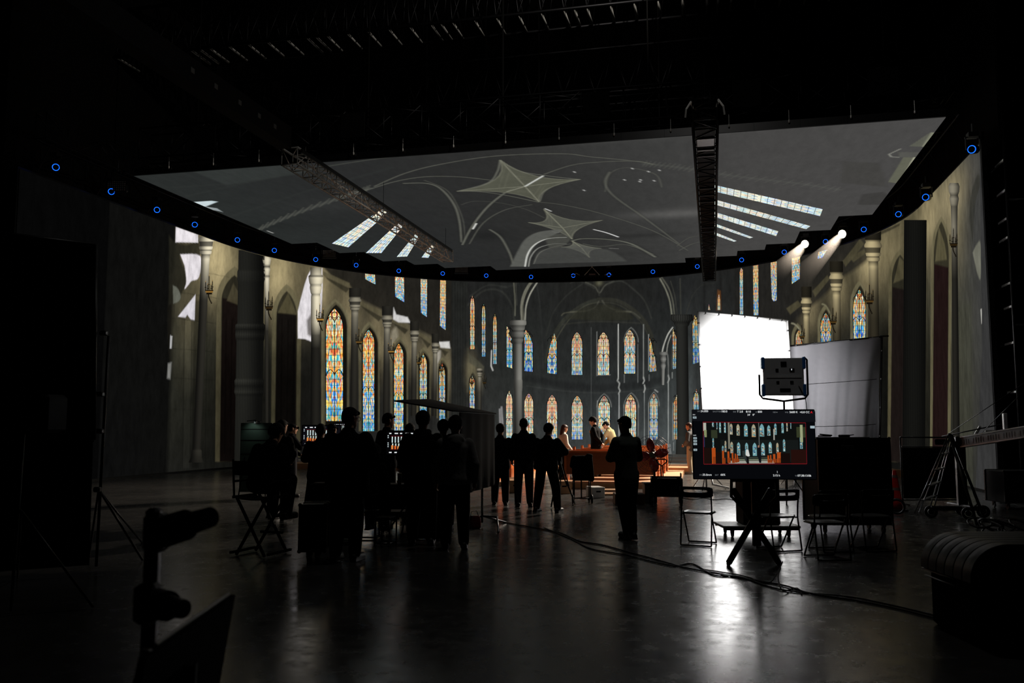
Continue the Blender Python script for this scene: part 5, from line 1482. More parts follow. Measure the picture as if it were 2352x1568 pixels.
for x, z, w, h in ((0, .27, .12, .10), (-.14, .14, .06, .06), (.17, .14, .10, .07), (-.13, -.12, .06, .05), (.16, -.12, .07, .06), (.02, -.28, .22, .06)): m.bbox((x, -.072, zc + z), (w, .025, h), .005)
build_each(m, 'back_socket', M['black_plastic'], t)
m = MB(); m.box((.16, -.087, zc + .15), (.012, .006, .03)); m.build('status_light', glow('status_white', (220, 230, 235), 1.5, False), t)
m = MB()
yk = [(-.50, 0, zc + .05), (-.50, 0, zc - .38), (-.44, 0, zc - .46), (0, 0, zc - .52), (.44, 0, zc - .46), (.50, 0, zc - .38), (.50, 0, zc + .36), (.44, 0, zc + .42)]
m.tube(yk, .022, 8); m.build('yoke', M['black_metal'], t, True)
m = MB(); m.tube([(0, 0, zc - .52), (0, 0, .9)], .022, 8); m.tube([(0, 0, .92), (0, 0, .06)], .028, 8)
for q in (.3, 2.4, 4.5): m.tube([(0, 0, .75), (.55 * math.cos(q), .55 * math.sin(q), .015)], .014, 6)
build_each(m, 'stand_tube', M['black_metal'], t, True)
m = MB(); m.tube([(.3, -.08, zc - .2), (.42, -.12, zc - .45), (.46, -.10, zc - .9), (.3, -.1, .3)], .008, 6); m.build('power_cable', M['rubber'], t, True)
m = MB(); m.box((0, .07, zc), (.78, .012, .74)); m.build('light_face', glow('lamp_diffuser', (255, 250, 244), 6, False), t)
al = bpy.data.lights.new('panel_lamp_beam', 'AREA'); al.shape = 'RECTANGLE'; al.size = .78; al.size_y = .74; al.energy = PANEL_POWER; al.color = (1, .985, .97); al.spread = math.radians(60)
lo = bpy.data.objects.new('panel_lamp_beam', al); COL.objects.link(lo)
fw = Vector((-math.sin(yaw_p), math.cos(yaw_p), 0))
lo.location = P0 + fw * .085; lo.rotation_euler = fw.to_track_quat('-Z', 'Z').to_euler()

# ------------------------------------------------------------------ monitors
scr_black = glow('dark_screen_glow', (7, 8, 11), 1, False)
def text_part(s, x, z, size, m_, parent, y, align='LEFT', bold=.0, name='screen_text'):
    cu = bpy.data.curves.new(name, 'FONT'); cu.body = s; cu.size = size; cu.align_x = align; cu.extrude = .0005; cu.offset = bold
    cu.materials.append(m_)
    o0 = bpy.data.objects.new(name, cu); COL.objects.link(o0)
    me = bpy.data.meshes.new_from_object(o0.evaluated_get(bpy.context.evaluated_depsgraph_get()))
    bpy.data.objects.remove(o0); me.name = name
    o = bpy.data.objects.new(name, me); COL.objects.link(o); o.parent = parent
    o.location = (x, y, z); o.rotation_euler = (math.pi/2, 0, 0)
    return o
def picture_part(quads, parent, name='screen_picture', y=-.03):
    me = bpy.data.meshes.new(name); vs, fs, cc = [], [], []
    for k, (P, c) in enumerate(quads):
        o0 = len(vs); vs += [(x, y - .00004 * k, z) for x, z in P]; cc += [c if isinstance(c[0], (int, float)) else c[0]] * len(P); fs.append(tuple(range(o0, o0 + len(P))))
    me.from_pydata(vs, [], fs); me.update()
    a = me.color_attributes.new('picture', 'FLOAT_COLOR', 'POINT')
    a.data.foreach_set('color', np.c_[np.array([lin(c) for c in cc]), np.ones(len(cc))].astype(np.float32).ravel())
    me.materials.append(M['picture_flat']); o = bpy.data.objects.new(name, me); COL.objects.link(o); o.parent = parent
    return o
white_t = glow('white_screen_text', (235, 238, 240), 1, False); grey_t = glow('grey_screen_text', (110, 114, 118), 1, False); red_t = glow('red_screen_letter', (240, 30, 40), 1, False)
TW, TH, TD = 1.45, .835, 10.5
TC = at(1731, 1020, TD)
t = thing('monitor', 'big flat video monitor on a cross-legged stand showing the framed church shot', 'monitor', (TC.x, TC.y, 0), YAW - .06)
tz = TC.z
m = MB(); m.bbox((0, 0, tz), (TW, .05, TH), .008); panel = m.build('panel', M['black_plastic'], t)
m = MB(); m.box((0, -.0262, tz), (TW - .02, .002, TH - .02)); m.build('screen', scr_black, t)
kx, kz = TW / 277.0, TW / 277.0
sx_ = lambda px: (px - 1731) * kx
sz_ = lambda py, px=1731: tz - (py - 1020) * (1 - .022 * (px - 1731) / 138) * kz
quads = []
def rect(x0, y0, x1, y1, c): quads.append(([(sx_(x0), sz_(y0, x0)), (sx_(x1), sz_(y0, x1)), (sx_(x1), sz_(y1, x1)), (sx_(x0), sz_(y1, x0))], c))
def lanc(x0, x1, y0, y1, c):
    xm = (x0 + x1) / 2; q = y0 + (x1 - x0) * .9
    P = [(x0, y1), (x0, q), (x0 + (xm-x0)*.35, (y0+q)/2 - .5), (xm, y0), (x1 - (x1-xm)*.35, (y0+q)/2 - .5), (x1, q), (x1, y1)]
    quads.append(([(sx_(a), sz_(b_, a)) for a, b_ in P], c))
rect(1592, 943, 1870, 968, (16, 17, 21)); rect(1616, 970, 1847, 1064, (13, 15, 14)); rect(1655, 1010, 1830, 1060, (20, 24, 23))
rp = random.Random(8)
for x0, x1, y0, y1 in ((1637,1641,970,981),(1647,1649,970,986),(1653,1657,970,994),(1664,1668,970,994),(1677,1683,973,998),(1692,1699,974,1000),(1709,1717,974,1002),(1726,1735,974,1003),(1744,1754,973,1002),(1761,1768,976,1000),(1777,1782,972,998),(1793,1798,970,994),(1804,1807,970,990),(1813,1815,970,984),
                       (1637,1640,1006,1034),(1658,1662,1023,1036),(1664,1668,1012,1037),(1677,1683,1014,1040),(1692,1699,1015,1045),(1710,1717,1016,1046),(1727,1736,1016,1046),(1746,1754,1016,1045),(1763,1770,1014,1040),(1780,1785,1016,1040),(1795,1800,1008,1036),(1833,1839,1000,1030)):
    n = max(3, int((y1 - y0) / 4)); base = (112, 158, 164) if rp.random() < .7 else (160, 152, 128)
    lanc(x0, x1, y0, y1, base)
    for k in range(n * 2):
        yy = y0 + (x1-x0) * .9 + rp.random() * (y1 - y0 - (x1-x0) * .9 - 2); xx = x0 + rp.random() * (x1 - x0) * .6
        rect(xx, yy, xx + (x1-x0) * .4, yy + 2.2, rp.choice([(52, 92, 130), (190, 150, 100), (90, 150, 150), (60, 80, 90), (206, 214, 205), (90, 70, 60)]))
rect(1672, 970, 1676, 1030, (120, 118, 104)); rect(1741, 970, 1742.5, 1024, (100, 104, 100)); rect(1774, 985, 1777, 1010, (150, 150, 142)); rect(1616, 972, 1623, 990, (170, 172, 160)); rect(1618, 988, 1624, 1004, (128, 136, 96))
rect(1634, 988, 1648, 1006, (46, 52, 36)); rect(1826, 980, 1846, 1004, (50, 56, 36)); rect(1834, 975, 1840, 1015, (150, 156, 120)); rect(1617, 1000, 1619, 1026, (44, 44, 80))
rect(1680, 1053, 1770, 1056, (110, 116, 96)); rect(1672, 1057, 1775, 1063, (150, 152, 142)); rect(1690, 1049, 1760, 1051, (60, 66, 56))
for x0, x1, y0, y1 in ((1631,1643,1028,1064),(1656,1662,1034,1064),(1668,1674,1036,1062),(1678,1683,1039,1062),(1685,1689,1041,1061),(1690,1693,1043,1060),(1758,1763,1045,1062),(1764,1768,1044,1062),(1770,1777,1042,1062),(1777,1790,1038,1062)):
    rect(x0 + (x1-x0) * .3, y0, x1, y1, (168, 72, 24)); rect(x0 + (x1-x0) * .5, y0 + (y1-y0) * .55, x1 + 3, y1, (132, 56, 20))
rect(1616, 1028, 1631, 1064, (26, 14, 11)); rect(1643, 1038, 1656, 1064, (22, 13, 10)); rect(1789, 1040, 1810, 1064, (20, 11, 9)); rect(1812, 1032, 1846, 1066, (34, 14, 11))
for P, c in (([(1703, 1035), (1708, 1034), (1714, 1058), (1717, 1063), (1713, 1063), (1704, 1046)], (44, 50, 48)), ([(1712, 1032), (1717, 1032), (1720, 1046), (1716, 1048), (1711, 1044)], (206, 208, 202)), ([(1712, 1047), (1717, 1047), (1718, 1063), (1713, 1063)], (14, 14, 14)), ([(1738, 1026), (1744, 1026), (1746, 1044), (1745, 1062), (1741, 1062), (1737, 1044)], (16, 18, 22)), ([(1739, 1022), (1742, 1022), (1742, 1027), (1738, 1027)], (150, 110, 90))):
    quads.append(([(sx_(a), sz_(b_, a)) for a, b_ in P], c))
for a, b_, c_, d_ in ((1616, 969.5, 1847, 971), (1616, 1063.5, 1847, 1065), (1615.5, 970, 1616.5, 1064), (1846.5, 970, 1847.5, 1064)): rect(a, b_, c_, d_, (112, 20, 28))
for y0 in (958, 1004, 1010.5, 1017, 1030): rect(1593.5, y0, 1601.5, y0 + 4.6, (150, 166, 172)); rect(1595.5, y0 + 1.6, 1599.5, y0 + 2.8, (70, 84, 90))
rect(1857, 977, 1867, 983, (160, 178, 186))
picture_part(quads, t)
TY = -.034
for s, px, py, sz, mt_ in (('FPS', 1604, 948, 6.5, grey_t), ('24.000', 1611.5, 948, 8.6, white_t), ('SHUTTER', 1639, 948, 6.5, grey_t), ('180.0', 1658, 948, 8.6, white_t), ('IRIS', 1685, 948, 6.5, grey_t), ('T 2.8', 1694, 948, 8.6, white_t), ('8/10', 1714, 948, 8.6, white_t), ('EI', 1736, 948, 6.5, grey_t), ('800', 1741, 948, 8.6, white_t),
                          ('ND', 1775, 948, 6.5, grey_t), ('-', 1783, 948, 8.6, white_t), ('WB', 1802, 948, 6.5, grey_t), ('5600 K', 1812, 948, 8.6, white_t), ('+0.0 CC', 1835, 948, 8.6, white_t), ('A', 1859, 948, 9.5, red_t), ("34'   8\"", 1717, 955, 8.0, white_t),
                          ('FCL', 1606, 1089.6, 6.5, grey_t), ('35.0mm', 1613, 1089.8, 8.6, white_t), ('BAT', 1641, 1090, 6.5, grey_t), ('66%', 1653.5, 1090, 8.6, white_t), ('2:15 h', 1771, 1092.5, 8.6, white_t), ('TC', 1820, 1093.4, 6.5, grey_t), ('07:38:13:06', 1826, 1093.4, 8.8, white_t), ('SRH', 1593.5, 955, 4.5, white_t), ('CAM', 1593.5, 1001, 4.5, white_t)):
    text_part(s, sx_(px), sz_(py, px), (sz * .70 if sz < 7 else sz * .74) * kx, mt_, t, TY)
text_part('Y 2', sx_(1858.5), sz_(982, 1858), 5 * kx, M['black_plastic'], t, TY - .002)
text_part('I', sx_(1780), sz_(1085, 1780), 7 * kx, white_t, t, TY)
m = MB(); m.bbox((.02, .06, tz - .78 + .05), (.10, .06, .95), .01); m.build('column', M['black_metal'], t)
m = MB(); m.bbox((0, .05, tz - .40), (.55, .04, .10), .01); m.build('mount_plate', M['black_metal'], t)
for sx in (-1, 1):
    m = MB(); m.tube([(sx * .26, .04, tz - .30), (sx * .27, .05, tz - .62), (sx * .10, .06, tz - .80)], .018, 8); m.build('bracket_arm', M['black_metal'], t, True)
fz = lambda px, py: None
m = MB(); m.bbox((0, 0, 0), (.07, .05, 1.02), .01, Matrix.Rotation(math.radians(31), 3, 'Y')); m.v = [(x - .07, y - .0, z + .46) for x, y, z in m.v]; m.build('leg', M['black_metal'], t)
m = MB(); m.bbox((0, 0, 0), (.07, .05, 1.02), .01, Matrix.Rotation(math.radians(-31), 3, 'Y')); m.v = [(x + .01, y + .055, z + .46) for x, y, z in m.v]; m.build('leg', M['black_metal'], t)
for px, yy in ((-.33, .0), (.27, .055)):
    m = MB(); m.cyl((px - .02, yy, .03), (px + .02, yy, .03), .03, .03, 14); m.build('caster', M['rubber'], t)

def small_monitor(px, py, w, d, label, rz, key, stand_z):
    c = at(px, py, d); h = w * .52
    t = thing('field_monitor', label, 'monitor', (c.x, c.y, 0), YAW + rz)
    m = MB(); m.bbox((0, 0, c.z), (w + .04, .045, h + .04), .008); m.build('panel', M['black_plastic'], t)
    q = []
    R_ = lambda x0, z0, x1, z1, col: q.append(([(x0*w, c.z + z0*h), (x1*w, c.z + z0*h), (x1*w, c.z + z1*h), (x0*w, c.z + z1*h)], col))
    R_(-.5, -.5, .5, .5, (12, 12, 17) if key else (5, 5, 6)); R_(-.40, -.28, .40, .30, (30, 30, 26) if key else (8, 8, 8))
    r = random.Random(px)
    for k in range(11):
        x = -.38 + k * .07
        R_(x, .02, x + .026, .28, (210, 226, 224)); R_(x + .01, -.18, x + .036, -.02, (200, 214, 205))
        R_(x + .012, .06, x + .02, .2, (120, 150, 170))
        if k < 5: R_(x - .01, -.27 + .0 * k, x + .035, -.10 - .02 * k, (206, 92, 34) if k % 2 else (214, 130, 66))
    R_(-.1, -.27, .3, -.22, (190, 180, 160))
    for k in range(7):
        x = -.44 + k * .125; R_(x, .40, x + .05 + .03 * (k % 2), .45, (225, 228, 230)); 
        if k in (0, 1, 4, 6): R_(x, -.44, x + .06, -.39, (225, 228, 230))
    for z in (.22, .30, -.02, -.10, -.18): R_(-.475, z, -.45, z + .045, (190, 200, 205))
    R_(-.41, -.295, .41, -.285, (120, 20, 30)); R_(-.41, .305, .41, .315, (120, 20, 30))
    picture_part(q, t)
    m = MB(); m.tube([(0, .04, c.z), (0, .04, .4)], .02, 8); m.tube([(0, .04, .42), (0, .04, .05)], .026, 8)
    for a in (.4, 2.5, 4.6): m.tube([(0, .04, .5), (.42 * math.cos(a), .04 + .42 * math.sin(a), .014)], .014, 6)
    build_each(m, 'stand_tube', M['black_metal'], t, True)
small_monitor(739, 1000, .70, 16.6, 'small lit monitor on the left, partly hidden by the person in the dark coat', .10, True, 0)
small_monitor(938, 1017, .66, 13.4, 'lit monitor in the crowd, its right half hidden by the hooded black jacket', 0, False, 0)
small_monitor(784, 982, .30, 17.3, 'tiny monitor peeping out behind the large man in glasses', -.1, True, 0)

# ------------------------------------------------------------------ awning and call board
t = thing('monitor_awning', 'black awning board with a hanging black cloth shading the monitors', 'awning', spot_at(1090, 14.0))
T0 = Vector(t.location)
A_, B_, C_2, D_ = [Vector(p) - T0 for p in (at(905, 922, 12.9), at(984, 918, 15.6), at(1140, 951, 15.4), at(1040, 945, 12.6))]
m = MB(); up = Vector((0, 0, .02))
m.rings([[A_, B_, C_2, D_], [A_ + up, B_ + up, C_2 + up, D_ + up]]); m.build('roof_board', M['black_cloth'], t)
E0, E1 = D_.lerp(C_2, .12), D_.lerp(C_2, .93)
m = MB(); vs = []; nx_ = 24
for j in (0, 1):
    for i in range(nx_ + 1):
        p = E0.lerp(E1, i / nx_); n_ = Vector((.9, -.4, 0)) * (.02 * math.sin(i * 1.1) * (1 if j else .3))
        vs.append(Vector((p.x, p.y, p.z - .005 if j == 0 else .62)) + n_)
m.add(vs, [(i, i+1, nx_+2+i, nx_+1+i) for i in range(nx_)]); c = m.build('hanging_cloth', M['black_cloth'], t, True)
sd = c.modifiers.new('thickness', 'SOLIDIFY'); sd.thickness = .008
m = MB(); pb = Vector(spot_at(1108, 14.6)) - T0
m.tube([(pb.x, pb.y, .05), (pb.x, pb.y, E1.z - .03)], .02, 8)
m.tube([(pb.x, pb.y, .16), (pb.x + .28, pb.y - .1, .16), (pb.x + .5, pb.y - .9, .015)], .016, 8); m.tube([(pb.x, pb.y, .16), (pb.x - .3, pb.y + .4, .015)], .016, 8); m.tube([(pb.x, pb.y, .16), (pb.x + .3, pb.y + .45, .015)], .016, 8)
build_each(m, 'stand_tube', M['steel'], t, True)
c0 = spot_at(590, 19.5)
t = thing('call_board', 'dark green-grey board with a lit upper edge standing before the pictured fluted column', 'board', c0, YAW)
m = MB(); m.bbox((0, 0, .94), (.70, .05, 1.52), .006); m.build('board', mat('green_grey_board', (54, 68, 60), .7, 0, .2, 6, .2), t)
m = MB()
for z in (1.56, 1.32, 1.02): m.box((0, -.03, z), (.66, .012, .012))
build_each(m, 'batten', M['black'], t)
m = MB()
for x, y in ((-.3, -.25), (.3, -.25), (0, .35)): m.tube([(x * .8, 0, 1.0), (x, y, .015)], .015, 6)
build_each(m, 'leg', M['black'], t)
m = MB(); m.tube([(0, 0, 1.69), (0, -.12, 1.76), (-.16, -.22, 1.74)], .010, 6); m.bbox((0, -.12, 1.72), (.06, .06, .08), .01); m.tube([(0, -.12, 1.76), (.14, -.2, 1.72)], .010, 6)
m.build('clip_lamp', M['black_metal'], t)
pl_ = bpy.data.lights.new('clip_lamp_beam', 'SPOT'); pl_.energy = 1.3; pl_.color = (.85, 1, .92); pl_.spot_size = math.radians(110); pl_.spot_blend = .8; pl_.shadow_soft_size = .04
lo = bpy.data.objects.new('clip_lamp_beam', pl_); COL.objects.link(lo); lo.location = Matrix.Rotation(YAW, 3, 'Z') @ Vector((-.05, -.24, 1.70)) + Vector(c0)
lo.rotation_euler = (Matrix.Rotation(YAW, 3, 'Z') @ Vector((0, .7, -.6))).to_track_quat('-Z', 'Y').to_euler()
# ------------------------------------------------------------------ chairs, cases, carts and stands
def make_folding_chair():
    t = thing('folding_chair', '', 'chair')
    for sx in (-1, 1):
        x = sx * .21
        m = MB(); m.tube([(x, -.21, .80), (x, -.175, .60), (x, -.165, .44), (x, -.235, .03), (x, -.238, .012)], .011, 8); m.build('rear_leg', M['black_metal'], t, True)
        m = MB(); m.tube([(x * .92, -.12, .46), (x * .92, -.09, .42), (x * .92, .19, .02), (x * .92, .195, .012)], .011, 8); m.tube([(x * .94, -.17, .435), (x * .94, .16, .44)], .010, 8); m.build('front_leg', M['black_metal'], t, True)
    m = MB(); m.tube([(-.195, .195, .013), (.195, .195, .013)], .011, 8); m.tube([(-.21, -.238, .013), (.21, -.238, .013)], .011, 8); build_each(m, 'floor_bar', M['black_metal'], t, True)
    m = MB(); pts = []
    for q in np.linspace(0, 2*math.pi, 28, endpoint=False):
        c_, s_ = math.cos(q), math.sin(q)
        pts.append((.205 * math.copysign(abs(c_) ** .45, c_), .01 + .19 * math.copysign(abs(s_) ** .45, s_)))
    m.rings([[Vector((x, y, .432)) for x, y in pts], [Vector((x * 1.02, y * 1.02, .445)) for x, y in pts], [Vector((x, y, .458)) for x, y in pts], [Vector((x * .8, y * .8, .452)) for x, y in pts]])
    m.build('seat', M['seat_grey'], t)
    # backrest: rounded plate with a long hand slot
    m = MB(); n = 28; ou, inn = [], []
    for q in np.linspace(0, 2*math.pi, n, endpoint=False):
        c_, s_ = math.cos(q), math.sin(q)
        sg = lambda v, e: math.copysign(abs(v) ** e, v)
        ou.append((.235 * sg(c_, .35), .735 + .075 * sg(s_, .35))); inn.append((.165 * sg(c_, .5), .750 + .020 * sg(s_, .5)))
    bend = lambda x, z: -.20 - .10 * (z - .75) + .9 * (x * x) - .03
    vs = []
    for off in (-.009, .009):
        for ring in (ou, inn): vs += [(x, bend(x, z) + off, z) for x, z in ring]
    fs = []
    for i in range(n):
        j = (i + 1) % n
        fs += [(i, j, n + j, n + i), (2*n + j, 2*n + i, 3*n + i, 3*n + j), (j, i, 2*n + i, 2*n + j), (n + i, n + j, 3*n + j, 3*n + i)]
    m.add(vs, fs); m.build('backrest', M['black_plastic'], t)
    return t
M['seat_grey'] = mat('dark_grey_seat_plastic', (70, 70, 72), .32, 0, .1, 10, .5)
fc = make_folding_chair()
for i, (px, py, rz, lab) in enumerate(((1607, 1250, -.42, 'black folding chair standing alone left of the big monitor stand'), (1786, 1262, .30, 'black folding chair half hidden behind the big monitor stand'),
        (1897, 1282, .10, 'black folding chair before the tall black case, the nearer of two set back to back'), (1905, 1264, .16, 'black folding chair close behind another before the tall black case'),
        (2003, 1262, .12, 'black folding chair farthest right, near the traffic cone'))):
    c = fc if i == 0 else copy_tree(fc)
    c.location = ground(px, py); c.rotation_euler = (0, 0, YAW + rz)
    tag(c, lab, 'chair', 'folding chairs')
def caster(parent, x, y, r=.05, z0=0.0):
    m = MB(); m.cyl((x - .015, y, z0 + r), (x + .015, y, z0 + r), r, r, 16); o = m.build('caster', M['rubber'], parent)
    m = MB(); m.box((x, y, z0 + r * 1.9), (.05, .06, .03)); m.tube([(x + .022, y, z0 + r), (x + .022, y, z0 + r * 1.9)], .008, 6); m.tube([(x - .022, y, z0 + r), (x - .022, y, z0 + r * 1.9)], .008, 6); m.build('fork', M['dark_steel'], o)
def road_case(label, loc, rz, w, d, h, name='road_case', latches=2):
    t = thing(name, label, 'case', loc, rz)
    for sx in (-1, 1):
        for sy in (-1, 1): caster(t, sx * (w/2 - .1), sy * (d/2 - .1), .055)
    m = MB(); m.bbox((0, 0, .13 + h/2), (w, d, h), .012); m.build('body', M['black_plastic'], t)
    m = MB()
    for sx in (-1, 1):
        for sy in (-1, 1): m.box((sx * (w/2), sy * (d/2), .13 + h/2), (.03, .03, h))
    for sy in (-1, 1):
        m.box((0, sy * d/2, .13 + h), (w, .03, .02)); m.box((0, sy * d/2, .14), (w, .03, .02)); m.box((0, sy * (d/2 + .004), .13 + h * .72), (w, .01, .03))
    build_each(m, 'edge_strip', M['black_metal'], t)
    m = MB()
    for k in range(latches): m.bbox(((k - (latches-1)/2) * w * .5, -d/2 - .012, .13 + h * .72), (.11, .02, .13), .006)
    build_each(m, 'latch', M['black_metal'], t)
    m = MB()
    for sx in (-1, 1):
        for sz in (0, 1): m.ball((sx * w/2, -d/2, .14 + sz * (h - .01)), .025, 8)
    build_each(m, 'corner_ball', M['dark_steel'], t)
    return t
RC = road_case('tall black wheeled case with a small plate, standing before the grey backdrop cloth', spot_at(1938, 13.9), YAW, 1.10, .75, 1.32)
m = MB(); m.bbox((-.10, -.385, 1.30), (.19, .012, .085), .004); m.build('label_plate', mat('dull_label_plate', (58, 58, 58), .5, 0, .5, 60), RC)
t = thing('cable_coil', 'loose coil of cable lying on top of the tall black case', 'cable', Vector(spot_at(1893, 13.8)) + Vector((0, 0, 1.47)))
m = MB(); m.torus((0, 0, .012), .09, .012, (0, 0, 1), 24, 6); m.torus((.02, .0, .03), .085, .012, (0.1, 0, 1), 24, 6); m.build('loop', M['rubber'], t, True)
t = thing('walkie_talkie', 'small pale gadget lying on top of the tall black case', 'radio', Vector(spot_at(1938, 13.8)) + Vector((0, 0, 1.462)), .5)
m = MB(); m.bbox((0, 0, .022), (.18, .07, .04), .01); m.build('body', M['seat_grey'], t); m = MB(); m.tube([(.08, 0, .03), (.19, .02, .04)], .008, 6); m.build('aerial', M['black_plastic'], t)
road_case('black wheeled case at the right edge of the picture, beyond the ladder', spot_at(2332, 17.6), YAW, .95, .7, .62)
road_case('upright black case among the crowd, below the person in the dark coat', spot_at(727, 10.9), YAW + .1, .30, .40, .56)
road_case('black case behind the person in the hooded black jacket', spot_at(905, 14.9), YAW, .60, .5, .50)
road_case('black case in shadow left of the grey fleece', spot_at(1000, 13.65), YAW, .36, .5, .52)

# dolly with a tall box behind the monitor
t = thing('flat_dolly', 'flat pale-topped wheeled dolly under the big monitor', 'dolly', spot_at(1731, 13.4), YAW)
m = MB(); m.bbox((0, 0, .15), (1.15, .62, .035), .006); m.build('deck', board_w, t)
m = MB()
for sy in (-1, 1): m.box((0, sy * .30, .122), (1.1, .03, .035))
build_each(m, 'edge_beam', M['black'], t)
for sx in (-1, 1):
    for sy in (-1, 1): caster(t, sx * .42, sy * .22, .05)
t = thing('upright_case', 'tall narrow black box standing on the flat dolly', 'case', Vector(spot_at(1735, 13.4)) + Vector((0, 0, .170)), YAW)
m = MB(); m.bbox((0, 0, .45), (.55, .45, .90), .015); m.build('body', M['black_plastic'], t)
m = MB(); m.bbox((0, -.232, .62), (.14, .02, .05), .008); m.build('handle', M['dark_steel'], t)
# traffic cone
p = ground(2058, 1172)
t = thing('traffic_cone', 'red traffic cone with pale bands between the black case and the black rack', 'cone', p)
red = mat('red_cone_plastic', (255, 58, 46), .4, 0, .08, 8, .5)
red_b = red.node_tree.nodes['Principled BSDF']
def cone_r(z): return .145 - (.145 - .032) * z / .74
m = MB(); m.rings([[Vector((cone_r(z) * math.cos(q), cone_r(z) * math.sin(q), z + .03)) for q in np.linspace(0, 2*math.pi, 24, endpoint=False)] for z in (0, .2, .4, .6, .74, .745)]); m.build('cone_body', red, t, True)
m = MB(); m.bbox((0, 0, .016), (.38, .38, .032), .012); m.build('base', M['rubber'], t)
for z in (.36, .60):
    m = MB(); m.rings([[Vector(((cone_r(zz) + .003) * math.cos(q), (cone_r(zz) + .003) * math.sin(q), zz + .03)) for q in np.linspace(0, 2*math.pi, 24, endpoint=False)] for zz in (z, z + .055)], False); m.build('reflective_band', mat('pale_band', (150, 120, 112), .4), t, True)
p2 = ground(2064, 1184)
o = MB(); o.torus((-.02, 0, .165), .125, .02, (0.5, 1, .1), 28, 8); o.torus((-.01, .045, .165), .13, .02, (.55, 1, 0), 28, 8); c = o.build('cable_ring', M['rubber'], None, True); c.location = p2
tag(c, 'black cable coil leaning against the red traffic cone', 'cable')
# black rack with cloth
c0 = spot_at(2134, 18.4)
t = thing('cloth_rack', 'low black frame hung with black cloth behind the ladder', 'rack', c0, YAW)
m = MB()
for x in (-.62, .62): m.tube([(x, 0, .03), (x, 0, 1.40)], .016, 8)
m.tube([(-.62, 0, 1.40), (.62, 0, 1.39)], .016, 8); m.tube([(-.60, 0, 1.20), (.60, 0, 1.19)], .012, 8); m.tube([(-.62, 0, .10), (.62, 0, .10)], .016, 8)
for x in (-.62, .62): m.tube([(x, -.3, .02), (x, .3, .02)], .016, 8)
build_each(m, 'frame_tube', M['dark_steel'], t, True)
m = MB(); vs = []
for j in (0, 1):
    for i in range(31): vs.append((-.60 + 1.2 * i / 30, .02 * math.sin(i * .9) * (1 if j else .4), 1.18 if j == 0 else .13))
m.add(vs, [(i, i+1, 32+i, 31+i) for i in range(30)]); c = m.build('cloth', M['black_cloth'], t, True); sd = c.modifiers.new('thickness', 'SOLIDIFY'); sd.thickness = .006
m = MB(); m.bbox((.22, -.03, 1.30), (.26, .05, .12), .02); m.build('pouch', M['black_cloth'], t)
# step ladder
f1, f2 = ground(2106, 1178), ground(2142, 1164)
a1, a2 = at(2181, 998, 15.0), at(2186, 1001, 15.75)
g1, g2 = ground(2246, 1214), ground(2262, 1196)
base = (f1 + f2 + g1 + g2) / 4
t = thing('step_ladder', 'open aluminium step ladder standing in front of the camera crane', 'ladder', base)
o = base
lad = mat('ladder_aluminium', (170, 170, 172), .3, 1.0, .08, 10)
for a, f in ((a1, f1), (a2, f2)):
    m = MB()
    e = Vector((.045, .03, 0))
    m.tube([a - o - e * .4, f - o - e + Vector((0, 0, .02))], .014, 6); m.tube([a - o + e * .4, f - o + e + Vector((0, 0, .02))], .014, 6)
    build_each(m, 'stile', lad, t, True)
for k in range(1, 5):
    q = k / 5.0
    p, r = a1.lerp(f1, q + .02), a2.lerp(f2, q + .02)
    m = MB(); mid = (p + r) / 2 - o; L = (r - p).length; ang = math.atan2((r - p).y, (r - p).x)
    m.bbox(mid, (L, .09, .025), .005, Matrix.Rotation(ang, 3, 'Z')); m.build('step', lad, t)
for a, f in ((a1, g1), (a2, g2)):
    m = MB(); m.tube([a - o, f - o + Vector((0, 0, .03))], .026, 6); m.build('rear_leg', M['black_metal'], t, True)
    m = MB(); m.ball(f - o + Vector((0, 0, .03)), .03, 8); m.build('foot', M['rubber'], t)
m = MB(); m.tube([a1 - o, a2 - o], .03, 8); m.build('top_hinge', M['dark_steel'], t, True)
for q in (.4, .8):
    m = MB(); m.tube([a1.lerp(g1, q) - o, a2.lerp(g2, q) - o], .012, 6); m.build('brace', M['dark_steel'], t, True)
# camera crane
c0 = spot_at(2202, 15.9)
t = thing('camera_crane', 'camera crane with a perforated silver arm reaching out of the right edge', 'crane', c0)
o = Vector(c0)
m = MB(); m.bbox((0, 0, .80), (.16, .16, 1.30), .02); m.build('post', M['black_metal'], t)
m = MB(); m.bbox((-.12, -.1, .17), (1.0, .14, .08), .02, Matrix.Rotation(.25, 3, 'Z')); m.bbox((.0, -.02, .20), (.16, .9, .08), .02, Matrix.Rotation(.25, 3, 'Z')); build_each(m, 'base_beam', M['black_metal'], t)
for x, y in ((-.58, -.22), (.34, .02), (-.02, -.42), (.08, .40)):
    m = MB(); m.torus((x, y, .11), .085, .028, (.25, 1, 0), 22, 8); w_ = m.build('wheel', M['rubber'], t, True)
    m = MB(); m.cyl((x, y - .03, .11), (x, y + .03, .11), .05, .05, 14); m.build('hub', M['dark_steel'], w_)
S0, S1 = at(2206, 1016, 15.9) - o, at(2420, 982, 13.6) - o
dv = (S1 - S0).normalized(); sd_ = dv.cross(Vector((0, 0, 1))).normalized(); upv = sd_.cross(dv)
def beam(m, a, b_, w, h):
    m.rings([[p + sd_ * (x * w/2) + upv * (z * h/2) for x, z in ((-1, -1), (1, -1), (1, 1), (-1, 1))] for p in (a, b_)])
m = MB(); beam(m, S0, S1, .12, .15); m.build('arm', mat('brushed_silver_arm', (96, 98, 100), .35, .9, .12, 12), t)
m = MB(); beam(m, S0 + upv * .085, S1 + upv * .085, .14, .02); beam(m, S0 - upv * .085, S1 - upv * .085, .14, .02); build_each(m, 'arm_rail', lad, t)
m = MB()
L = (S1 - S0).length
